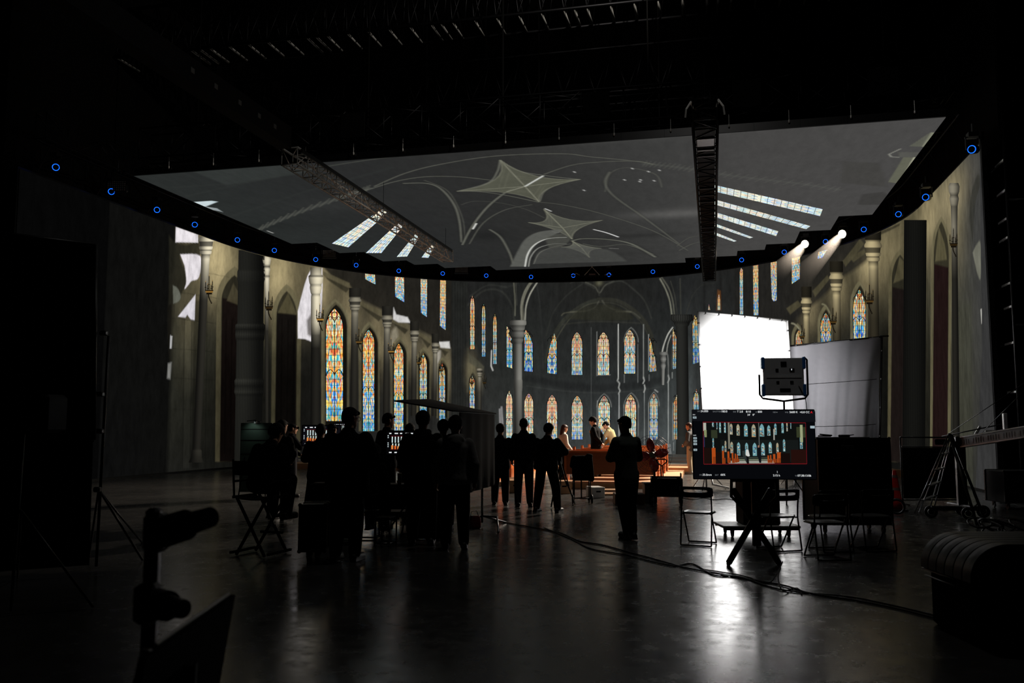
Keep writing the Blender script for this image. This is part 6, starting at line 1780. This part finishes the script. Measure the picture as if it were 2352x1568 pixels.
for k in range(34):
    if k % 6 == 5: continue
    a = S0 + dv * (L * (k + .7) / 35)
    for s in (-1, 1):
        b_ = a + sd_ * (s * .061)
        m.rings([[b_ + dv * x + upv * z for x, z in ((-.006, -.05 + .015 * (k % 3)), (.012, -.05), (.02, .03 + .01 * (k % 2)), (.002, .03))], [b_ + sd_ * (s * .003) + dv * x + upv * z for x, z in ((-.006, -.05 + .015 * (k % 3)), (.012, -.05), (.02, .03 + .01 * (k % 2)), (.002, .03))]])
m.build('cut_out', M['black_metal'], t)
m = MB()
m.tube([S0 + upv * .1 + Vector((-.2, 0, .05)), at(2352, 880, 14.2) - o], .006, 6); m.tube([S0 + upv * .1 + dv * .6, at(2360, 890, 13.8) - o], .006, 6); m.tube([S0 + upv * .08 + Vector((-.3, 0, .03)), at(2326, 969, 14.8) - o], .012, 6)
build_each(m, 'stay_wire', M['dark_steel'], t, True)
m = MB(); m.bbox(S0 + dv * 1.25 + upv * .2, (.06, .10, .34), .01); m.tube([S0 + dv * .45 + upv * .1, S0 + dv * .60 + upv * .22], .025, 8); m.bbox(S0 + dv * .85 + upv * .115, (.16, .05, .04), .01); build_each(m, 'clamp', M['white_metal'], t)
# scaffold behind the right end of the curved screen
t = thing('scaffold_tower', 'black scaffold tower with pale rungs at the right edge, beyond the screen end', 'scaffold', (6.95, 22.5, 0))
m = MB()
for y in (0, 1.6): m.tube([(0, y, 0), (0, y, 9.2)], .035, 8)
for y in (0, 1.6): m.tube([(1.3, y, 0), (1.3, y, 9.2)], .05, 8)
build_each(m, 'pole', M['black_metal'], t, True)
m = MB()
for i, z in enumerate((2.43, 3.59, 4.45, 5.01, 6.11, 6.57, 7.26, 8.0)):
    y0, y1 = ((0, 1.3), (0, 1.1), (0, .6), (0, 1.3), (0, 1.5), (0, .85), (0, 1.6), (0, 1.1))[i]
    m.box((0, (y0 + y1)/2, z), (.04, y1 - y0, .05))
build_each(m, 'rung', mat('pale_grey_rung', (232, 232, 230), .5, .0, .05, 8), t)
m = MB()
for z in (1.0, 4.0, 7.0):
    m.tube([(0, 0, z), (1.3, 0, z)], .03, 6); m.tube([(0, 1.6, z), (1.3, 1.6, z)], .03, 6); m.tube([(1.3, 0, z), (1.3, 1.6, z + 2)], .025, 6)
build_each(m, 'brace', M['black_metal'], t, True)
m = MB(); m.box((1.9, 1.0, 4.4), (.06, 5.0, 8.8)); c = m.build('drape_panel', M['black_cloth'], t)

# ------------------------------------------------------------------ tripod, draped chair, fan, wagon
p = Vector(spot_at(1291, 17.4))
t = thing('tripod', 'tall black camera tripod leaning open right of the camera operator', 'tripod', p)
ap = at(1284, 1058, 17.5) - p
for f in (ground(1266, 1166), ground(1321, 1160), at(1286, 1150, 17.9)):
    f = Vector((f.x, f.y, 0)) - p
    m = MB(); e = Vector((.03, .02, 0))
    m.tube([ap + e, ap.lerp(f, .55) + e * .6], .014, 6); m.tube([ap - e, ap.lerp(f, .55) - e * .6], .014, 6); m.tube([ap.lerp(f, .45), f + Vector((0, 0, .02))], .017, 6)
    m.build('leg', M['black_metal'], t, True)
m = MB(); m.cyl(ap - Vector((0, 0, .06)), ap + Vector((0, 0, .08)), .07, .06, 14); m.build('head', M['dark_steel'], t)
m = MB(); m.bbox(ap + Vector((0, .05, .17)), (.16, .34, .18), .02, Matrix.Rotation(YAW, 3, 'Z')); m.cyl(ap + Vector((-.04, .2, .17)), ap + Vector((-.09, .42, .17)), .06, .07, 16); m.build('camera_body', M['black_plastic'], t)
m = MB(); m.tube([ap + Vector((.02, -.05, .02)), ap + Vector((.14, -.3, -.25))], .012, 6); m.build('pan_handle', M['black_metal'], t)
p = Vector(spot_at(1336, 18.6))
t = thing('draped_chair', 'wheeled chair with a black jacket hung over its back, behind the front pew', 'chair', p, YAW)
m = MB()
for sx in (-1, 1):
    m.tube([(sx * .17, -.05, .10), (sx * .17, -.05, .85)], .014, 6); m.tube([(sx * .17, .30, .10), (sx * .17, .28, .48)], .014, 6); m.tube([(sx * .17, -.05, .48), (sx * .17, .28, .48)], .014, 6)
m.tube([(-.17, -.05, .62), (.17, -.05, .62)], .012, 6); m.tube([(-.17, -.05, .12), (.17, -.05, .12)], .012, 6); m.tube([(-.02, -.05, .12), (-.02, -.05, .62)], .016, 6)
build_each(m, 'frame_tube', M['dark_steel'], t, True)
m = MB(); m.bbox((0, .12, .50), (.38, .36, .04), .01); m.build('seat', M['black_plastic'], t)
for sx in (-1, 1):
    caster(t, sx * .17, .30, .05)
    m = MB(); m.torus((sx * .20, -.05, .10), .08, .02, (1, 0, 0), 20, 8); m.build('wheel', M['rubber'], t, True)
m = MB()
m.loft([(0, -.05, .50, .20, .06), (0, -.05, .62, .22, .085), (.01, -.05, .80, .225, .10), (.0, -.05, .92, .215, .10), (0, -.04, .985, .19, .08), (0, -.03, 1.01, .10, .05)], 24)
m.capsule((-.17, -.06, .95), (-.22, -.09, .80), .07, .05, 12); m.capsule((.15, -.06, .98), (.20, -.10, .52), .07, .055, 12); m.capsule((.14, -.05, .99), (.18, -.05, 1.0), .07, .05, 10)
jk = baked(m, 'draped_jacket', M['black_cloth'], t, .016, 4)
p = Vector(spot_at(1499, 20.9)); hub = at(1499, 1044, 20.9) - p
t = thing('pedestal_fan', 'large pedestal fan with dark red blades in a wire cage by the pews', 'fan', p)
blade_m = mat('dark_red_blade', (146, 40, 44), .35, 0, .1, 8, .5)
yaw_f = -.42
RF = Matrix.Rotation(YAW + yaw_f, 3, 'Z')
for k in range(4):
    q0 = math.radians(100 + 90 * k); m = MB(); vs = []
    for i in range(7):
        r = .07 + .34 * i / 6; w = .09 + .13 * math.sin(math.pi * (i / 6) ** .8) * 1.0 - (.07 if i == 6 else 0)
        for s in (-1, 1):
            ang = s * w / 2
            x, z = r * math.cos(q0) - ang * math.sin(q0), r * math.sin(q0) + ang * math.cos(q0)
            vs.append(hub + RF @ Vector((x, -.02 + s * .035, z)))
    m.add(vs, [(2*i, 2*i+1, 2*i+3, 2*i+2) for i in range(6)]); c = m.build('blade', blade_m, t, True); sd = c.modifiers.new('thickness', 'SOLIDIFY'); sd.thickness = .012
m = MB(); m.cyl(hub + RF @ Vector((0, -.07, 0)), hub + RF @ Vector((0, .02, 0)), .06, .085, 18); m.cyl(hub + RF @ Vector((0, .02, 0)), hub + RF @ Vector((0, .26, 0)), .095, .075, 18); m.build('motor_hub', mat('grey_green_motor', (84, 88, 80), .45, .2, .15, 8), t)
m = MB()
for r, y in ((.47, 0), (.40, -.09), (.28, -.13), (.15, -.15), (.40, .09), (.28, .13)):
    m.tube([hub + RF @ Vector((r * math.cos(q), y, r * math.sin(q))) for q in np.linspace(0, 2*math.pi, 36, endpoint=False)], .0035, 5, True)
for k in range(16):
    q = 2*math.pi*k/16
    m.tube([hub + RF @ Vector((r * math.cos(q), y, r * math.sin(q))) for r, y in ((.08, -.15), (.28, -.13), (.40, -.09), (.47, 0), (.40, .09), (.28, .13), (.10, .14))], .003, 4)
m.build('wire_cage', M['dark_steel'], t)
m = MB(); pb = hub + RF @ Vector((0, .14, -.08)); m.tube([pb, (pb.x, pb.y, .06)], .028, 10); m.build('pole', M['dark_steel'], t, True)
m = MB(); m.cyl((pb.x, pb.y, 0), (pb.x, pb.y, .05), .24, .20, 24); m.build('base', M['black_metal'], t)
# folding wagon
p = Vector(spot_at(1528, 18.3))
t = thing('folding_wagon', 'black folding wagon with an upright pull handle in front of the fan', 'wagon', p, YAW - .15)
m = MB()
W_, D_w, H_ = .62, .85, .36
for sx in (-1, 1): m.box((sx * W_/2, 0, .20 + H_/2), (.015, D_w, H_))
for sy in (-1, 1): m.box((0, sy * D_w/2, .20 + H_/2), (W_, .015, H_))
m.box((0, 0, .21), (W_, D_w, .015)); m.build('fabric_box', M['black_cloth'], t)
m = MB()
m.tube([(-W_/2, -D_w/2, .56), (W_/2, -D_w/2, .56), (W_/2, D_w/2, .56), (-W_/2, D_w/2, .56)], .013, 6, True)
for sx in (-1, 1):
    for sy in (-1, 1): m.tube([(sx * W_/2, sy * D_w/2, .17), (sx * W_/2, sy * D_w/2, .56)], .013, 6)
    m.tube([(sx * W_/2, -D_w/2, .18), (sx * W_/2, D_w/2, .18)], .011, 6)
m.tube([(W_/2, .1, .56), (W_/2, .12, .64), (W_/2, .38, .64), (W_/2, .4, .56)], .012, 6)
build_each(m, 'frame_tube', M['black_metal'], t, True)
for sx in (-1, 1):
    for sy in (-1, 1):
        m = MB(); m.torus((sx * (W_/2 - .02), sy * (D_w/2 - .08), .105), .08, .026, (1, 0, 0), 22, 8); w_ = m.build('wheel', M['rubber'], t, True)
        m = MB(); m.cyl((sx * (W_/2 - .02) - .03, sy * (D_w/2 - .08), .105), (sx * (W_/2 - .02) + .03, sy * (D_w/2 - .08), .105), .05, .05, 12); m.build('hub', M['dark_steel'], w_)
m = MB(); m.tube([(-.10, .45, .30), (-.10, .47, .80)], .013, 6); m.tube([(-.04, .45, .30), (-.06, .47, .80)], .013, 6); m.tube([(-.08, .47, .78), (-.18, .48, .86), (-.19, .48, .90), (-.15, .48, .925), (-.01, .48, .925), (.03, .48, .90), (.02, .48, .86)], .014, 8, True); build_each(m, 'pull_handle', M['black_metal'], t, True)
m = MB(); m.bbox((-.08, .46, .36), (.10, .03, .16), .008); m.build('handle_clamp', M['steel'], t)
m = MB(); m.bbox((.02, .05, .52), (.44, .55, .06), .03); m.build('folded_cover', M['black_cloth'], t)
p = Vector(spot_at(1490, 18.9))
t = thing('storage_crate', 'dull grey-green crate standing left of the folding wagon', 'crate', p, YAW)
m = MB(); m.bbox((0, 0, .20), (.26, .36, .40), .012); m.build('body', mat('grey_green_crate', (54, 58, 52), .5), t)
m = MB(); m.bbox((0, 0, .41), (.29, .39, .03), .008); m.build('rim', mat('crate_rim', (46, 50, 46), .5), t)

# ------------------------------------------------------------------ director chair, stools, bag in the crowd
def tall_chair(loc, rz, label, sh):
    t = thing('director_chair', label, 'chair', loc, rz)
    for sy in (-1, 1):
        m = MB(); m.bbox((0, 0, 0), (.035, .03, sh * 1.18), .005, Matrix.Rotation(.55, 3, 'Y')); m.v = [(x, y + sy * .20, z + sh * .52) for x, y, z in m.v]; m.build('leg', M['black'], t)
        m = MB(); m.bbox((0, 0, 0), (.035, .03, sh * 1.18), .005, Matrix.Rotation(-.55, 3, 'Y')); m.v = [(x, y + sy * .235, z + sh * .52) for x, y, z in m.v]; m.build('leg', M['black'], t)
    m = MB()
    for sx in (-1, 1):
        m.box((sx * .28, .0, sh * .02 + .03), (.03, .5, .03)); m.box((sx * .27, .0, sh), (.03, .48, .035))
        m.tube([(sx * .27, -.22, sh), (sx * .27, -.26, sh + .48)], .014, 6); m.box((sx * .27, .0, sh + .2), (.05, .46, .025)); m.tube([(sx * .27, .2, sh), (sx * .27, .2, sh + .19)], .012, 6)
    m.box((0, .22, sh * .35), (.34, .03, .03)); build_each(m, 'rail', M['black'], t)
    m = MB(); m.rings([[Vector((x, y, sh - .03 * (1 - (x/.27) ** 2) - .012)) for y in (-.2, .2)] + [Vector((x, y, sh - .03 * (1 - (x/.27) ** 2))) for y in (.2, -.2)] for x in np.linspace(-.27, .27, 9)]); m.build('canvas_seat', M['black_cloth'], t)
    m = MB(); m.rings([[Vector((x, -.245 - .03 * (1 - (x/.27) ** 2), z)) for z in (sh + .28, sh + .46)] + [Vector((x, -.255 - .03 * (1 - (x/.27) ** 2), z)) for z in (sh + .46, sh + .28)] for x in np.linspace(-.27, .27, 9)]); m.build('canvas_back', M['black_cloth'], t)
tall_chair(spot_at(607, 11.4), YAW - .35, 'tall cross-legged director chair under the hunched seated person', .74)
def stool(loc, rz, label, w, h, top=True):
    t = thing('step_stool', label, 'stool', loc, rz)
    m = MB()
    for sx in (-1, 1):
        for sy in (-1, 1): m.tube([(sx * w/2, sy * w/2, .01), (sx * w/2, sy * w/2, h)], .012, 8)
    for z in (.06, h - .02):
        for s in (-1, 1): m.tube([(-w/2, s * w/2, z), (w/2, s * w/2, z)], .012, 8); m.tube([(s * w/2, -w/2, z), (s * w/2, w/2, z)], .012, 8)
    build_each(m, 'frame_tube', M['steel'], t, True)
    m = MB(); m.bbox((0, 0, h + .012), (w + .03, w + .03, .03), .01); m.build('seat', M['black_plastic'], t)
stool(spot_at(889, 12.1), YAW - .3, 'metal-framed step stool on the floor below the second monitor', .22, .38)
stool(spot_at(843, 12.45), YAW, 'low stool under the person sitting behind the large man', .34, .43)
p = Vector(spot_at(1091, 14.2))
t = thing('shoulder_bag', 'dark red cloth bag on the floor right of the grey fleece', 'bag', p, YAW)
m = MB(); m.loft([(0, 0, 0, .09, .06), (0, 0, .03, .105, .075), (.005, 0, .12, .10, .06), (.0, 0, .19, .09, .035), (0, 0, .205, .07, .012)], 20); baked(m, 'pouch', mat('dark_red_canvas', (92, 30, 34), .85, 0, .25, 20, .1), t, .012, 3)
m = MB(); m.tube([(-.07, 0, .18), (-.05, .01, .27), (.03, .01, .28), (.07, 0, .18)], .006, 6); m.build('strap', M['black_cloth'], t, True)
def skirted_table(loc, rz, w, d, h, label):
    t = thing('covered_table', label, 'table', loc, rz)
    m = MB(); m.bbox((0, 0, h - .015), (w, d, .03), .006); m.build('table_top', M['black_plastic'], t)
    m = MB(); rr = []
    for z, k in ((h + .004, 1.0), (h - .01, 1.03), (.3, 1.05), (.03, 1.08)):
        ring = []
        for q in np.linspace(0, 2*math.pi, 64, endpoint=False):
            c_, s_ = math.cos(q), math.sin(q); e = .25
            wv = 1 + .03 * math.sin(q * 14) * (1 if z < .2 else .3 if z < .5 else 0)
            ring.append(Vector((w/2 * k * wv * math.copysign(abs(c_) ** e, c_), d/2 * k * wv * math.copysign(abs(s_) ** e, s_), z)))
        rr.append(ring)
    m.rings(rr); m.build('cloth_cover', M['black_cloth'], t, True)
skirted_table(spot_at(985, 12.95), YAW, .50, .42, .70, 'black cloth-covered table in shadow before the equipment cart')
skirted_table(spot_at(770, 13.0), YAW, .62, .45, .80, 'black cloth-covered table in shadow behind the large man in glasses')
# work table by the second monitor
p = Vector(spot_at(925, 13.9))
t = thing('equipment_cart', 'black two-shelf equipment cart under the second monitor', 'cart', p, YAW)
m = MB()
for z in (.30, .72): m.bbox((0, 0, z), (.55, .40, .03), .006)
build_each(m, 'shelf', M['black_plastic'], t)
m = MB()
for sx in (-1, 1):
    for sy in (-1, 1): m.tube([(sx * .25, sy * .18, .08), (sx * .25, sy * .18, .74)], .012, 6)
build_each(m, 'upright', M['dark_steel'], t, True)
for sx in (-1, 1):
    for sy in (-1, 1): caster(t, sx * .25, sy * .18, .035)
o = MB().cyl((0, 0, 0), (0, 0, .17), .03, .033, 16).build('paper_cup', mat('pale_paper_cup', (168, 168, 164), .6)); o.location = Vector(spot_at(919, 13.75)) + Vector((0, 0, .737)); tag(o, 'pale paper cup standing on the equipment cart', 'cup')

# ------------------------------------------------------------------ left foreground: grid frame, stands, rig arm
p = Vector(spot_at(60, 9.9)); p.z = 0
t = thing('grid_frame', 'large dark square frame with a cloth grid at the left edge', 'light control frame', p)
cs = [at(-190, 512, 9.2), at(219, 562, 10.1), at(216, 1010, 10.0), at(-190, 1010, 9.2)]
TL, TR, BR, BL = [c - p for c in cs]
frame_black = M['black_metal']
for a, b_ in ((TL, TR), (TR, BR), (BR, BL), (BL, TL)):
    m = MB(); m.tube([a, b_], .022, 8); m.build('frame_tube', frame_black, t, True)
g_cloth = mat('dark_grid_cloth', (15, 15, 15), .95, 0, .2, 20, .05)
nrm = (TR - TL).cross(BL - TL).normalized(); 
if nrm.y > 0: nrm = -nrm
m = MB(); m.add([TL - nrm * .08, TR - nrm * .08, BR - nrm * .08, BL - nrm * .08], [(0, 1, 2, 3)]); c = m.build('backing_cloth', mat('charcoal_backing_cloth', (20, 20, 20), .95, 0, .2, 10, .05), t); sd = c.modifiers.new('thickness', 'SOLIDIFY'); sd.thickness = .006
m = MB()
for i in range(1, 16):
    a, b_ = TL.lerp(TR, i/16), BL.lerp(BR, i/16); m.rings([[q, q - nrm * .10, q - nrm * .10 + (TR-TL).normalized() * .03, q + (TR-TL).normalized() * .03] for q in (a, b_)])
for i in range(1, 16):
    a, b_ = TL.lerp(BL, i/16), TR.lerp(BR, i/16); m.rings([[q, q - nrm * .10, q - nrm * .10 + (BL-TL).normalized() * .02, q + (BL-TL).normalized() * .02] for q in (a, b_)])
m.build('cloth_grid', g_cloth, t)
m = MB(); lo_ = [at(-190, 1000, 9.0) - p, at(214, 1000, 9.8) - p, at(205, 1296, 9.8) - p, at(-190, 1296, 9.0) - p]
for q in lo_[2:]: q.z = .12
m.add(lo_, [(0, 1, 2, 3)]); c = m.build('lower_flag', M['black_cloth'], t); sd = c.modifiers.new('thickness', 'SOLIDIFY'); sd.thickness = .01
m = MB(); st = at(228, 1145, 10.2) - p
m.tube([(st.x, st.y, .04), (st.x + .03, st.y, 2.7)], .017, 8); m.tube([at(226, 1124, 10.2) - p, ground(326, 1247) - p + Vector((0, 0, .01))], .014, 6); m.tube([at(226, 1130, 10.2) - p, ground(205, 1275) - p + Vector((0, 0, .01))], .014, 6); m.tube([(st.x, st.y, .9), (st.x + .1, st.y + .7, .012)], .014, 6)
build_each(m, 'stand_tube', M['dark_steel'], t, True)
m = MB()
for px, py in ((238, 765), (230, 905), (229, 990), (224, 1124)): m.bbox(at(px, py, 10.15) - p, (.09, .06, .06), .012)
build_each(m, 'clamp', M['steel'], t)
p = Vector(ground(48, 1402)); p = Vector(spot_at(48, 7.9))
t = thing('light_stand', 'slim black tripod light stand in the left foreground before the grid frame', 'stand', p)
m = MB(); a_ = at(48, 1172, 7.9) - p
m.tube([(0, 0, .02), at(55, 985, 7.9) - p], .014, 8)
for px, py in ((214, 1398), (-70, 1330), (40, 1330)):
    f = ground(px, py) - p; m.tube([a_, f + Vector((0, 0, .014))], .012, 6)
build_each(m, 'stand_tube', M['dark_steel'], t, True)
m = MB(); hb = at(72, 950, 7.9) - p; m.bbox(hb, (.56, .28, .34), .03); m.build('lamp_head', M['black_plastic'], t)
m = MB(); m.bbox(at(98, 973, 7.74) - p, (.016, .012, .022), .003); m.build('status_light', glow('green_status', (40, 190, 140), .8, False), t)
# rig arm with two swivel heads, close to the lens
p = Vector(spot_at(362, 3.0))
t = thing('camera_rig', 'out-of-focus black rig post with two swivel heads in the left foreground', 'camera rig', p)
gloss = mat('glossy_black_knob', (22, 22, 23), .22, .1, .1, 8, .6)
m = MB(); m.bbox((0, 0, .69), (.05, .05, 1.38), .012, Matrix.Rotation(YAW, 3, 'Z')); m.build('post', M['black_metal'], t)
def swivel(a, b_, r0, r1, zz):
    a, b_ = Vector(a), Vector(b_); m = MB(); m.bbox(a - Vector((.02, 0, 0)), (.075, .08, .13), .015, Matrix.Rotation(YAW, 3, 'Z')); h = m.build('swivel_block', M['black_metal'], t)
    d = (b_ - a); m = MB(); m.cyl(a + d * .05, a + d * .5, r0, r0 * .95, 24); m.cyl(a + d * .5, a + d * .92, r0 * .72, r1, 24); m.build('barrel', M['black_plastic'], h)
    m = MB(); m.cyl(a + d * .92, b_, r1 * 1.02, r1 * .98, 24); m.build('end_cap', M['steel'], h)
swivel(at(372, 1222, 3.0) - p, at(484, 1187, 2.86) - p, .054, .034, 0)
swivel(at(352, 1385, 2.9) - p, at(420, 1398, 2.78) - p, .050, .030, 0)
p = Vector(spot_at(420, 2.7))
t = thing('rig_screen', 'tilted thin dark panel with a shiny top edge in the bottom left foreground', 'panel', p)
q4 = [at(318, 1508, 2.35) - p, at(526, 1364, 2.9) - p, at(484, 1600, 2.85) - p, at(270, 1720, 2.3) - p]
nn = (q4[1] - q4[0]).cross(q4[3] - q4[0]).normalized()
m = MB(); m.rings([[q for q in q4], [q - nn * .022 for q in q4]]); m.build('panel', M['black_cloth'], t)
m = MB(); dd_ = (q4[1] - q4[0]); m.tube([q4[0] + dd_ * .16, q4[0] + dd_ * .99], .006, 8); m.build('top_edge', mat('shiny_edge_strip', (236, 234, 228), .3, 0, .03, 8, .8), t)
m = MB(); m.bbox(q4[0] + dd_ * .07, (.03, .02, .012), .003); m.build('edge_clip', M['steel'], t)
m = MB(); m.tube([(q4[0] + q4[1]) / 2 + (q4[3] - q4[0]) * .5 - nn * .03, (0, .06, .02)], .02, 8); m.cyl((0, .06, 0), (0, .06, .03), .2, .2, 20); m.build('support_post', M['black_metal'], t)

# ------------------------------------------------------------------ right foreground: ribbed padded case
p = Vector(spot_at(2160, 7.1)); 
t = thing('padded_bench', 'rounded black ribbed leather seat block at the right edge of the foreground', 'bench', p, YAW)
leather = mat('black_ribbed_leather', (26, 28, 29), .40, 0, .15, 40, .8, .05)
t_x = 0.0
def prof_pts(x0, x1, z0, z1, r, inset=0.0):
    P = [(x1, z0), (x0, z0)]
    for q in np.linspace(0, math.pi/2, 30): P.append((x0 + r * 1.15 * (1 - math.cos(q)) , z1 - r + r * math.sin(q)))
    P.append((x1, z1))
    return [(a + inset, b_ - inset) for a, b_ in P]
m = MB(); nrib = 6; yk0, yk1 = -.40, .42
xl0 = .0
ys_ = np.linspace(yk0, yk1, nrib + 1)
for a, b_ in zip(ys_, ys_[1:]):
    g = .012
    rr = []
    for y, ins in ((a + .002, .007), (a + g * .7, .001), ((a+b_)/2, 0.0), (b_ - g * .7, .001), (b_ - .002, .007)):
        rr.append([Vector((x + .0, y, z)) for x, z in prof_pts(-.02, 3.0, .47, .76, .26, ins)])
    m.rings(rr)
build_each(m, 'padded_rib', leather, t)
m = MB(); m.box((1.5, .01, .46), (2.96, .84, .03)); m.build('cushion_base', M['black'], t)
m = MB(); m.tube([(.0, -.41, .452), (.0, .43, .452)], .008, 8); m.tube([(.02, -.41, .395), (.02, .43, .395)], .006, 8); build_each(m, 'trim_bead', mat('satin_trim', (84, 84, 84), .3, .8, .05, 8), t, True)
m = MB(); m.bbox((1.5, .01, .225), (2.9, .80, .45), .03); m.build('base', M['black_cloth'], t)

# ------------------------------------------------------------------ cables on the floor
def cable(label, pts, r=.011, dz=0.0):
    P = []
    for q in curve([tuple(ground(*p[:2]))[:2] + ((p[2] if len(p) > 2 else 0.0),) for p in pts], 8): P.append((q[0], q[1], r + .001 + max(0, q[2])))
    o = MB().tube(P, r, 6).build('floor_cable', M['rubber'], None, True); tag(o, label, 'cable', 'cables across the floor')
cable('black cable snaking across the floor from the awning to the right edge', [(1135, 1196), (1190, 1206), (1245, 1216), (1290, 1226), (1332, 1244), (1380, 1252), (1440, 1268), (1520, 1290), (1570, 1304), (1640, 1318), (1720, 1332), (1800, 1346), (1860, 1364), (1960, 1380), (2060, 1400), (2180, 1430), (2300, 1462), (2420, 1492)], .009)
cable('second black cable running beside the long one, parting from it behind the lone man', [(1250, 1213), (1310, 1238), (1360, 1262), (1440, 1276), (1540, 1300), (1590, 1296), (1640, 1322), (1700, 1326), (1770, 1350), (1840, 1362), (1950, 1372), (2050, 1392), (2150, 1416), (2280, 1448)], .008)
cable('thin looping cable standing up in a curl beside the long floor cables', [(1610, 1308), (1700, 1322), (1760, 1340), (1782, 1332, .04), (1797, 1320, .12), (1796, 1330, .16), (1788, 1345, .08), (1798, 1362, .02), (1830, 1352), (1842, 1366)], .007)
cable('thin wavy cable lying behind the lone folding chair', [(1566, 1143), (1590, 1147), (1615, 1144), (1640, 1148), (1668, 1146), (1690, 1150)], .008)
p = Vector(ground(2300, 1222))
t = thing('cable_heap', 'tangled heap of black cables at the foot of the step ladder', 'cable', p)
rc = random.Random(4)
m = MB()
for k in range(7):
    c_ = Vector((rc.uniform(-.35, .4), rc.uniform(-.2, .25), .03 + .02 * k)); m.torus(c_, rc.uniform(.10, .2), .014, (rc.uniform(-.6, .6), rc.uniform(-.6, .6), 1), 22, 6)
build_each(m, 'loop', M['rubber'], t, True)
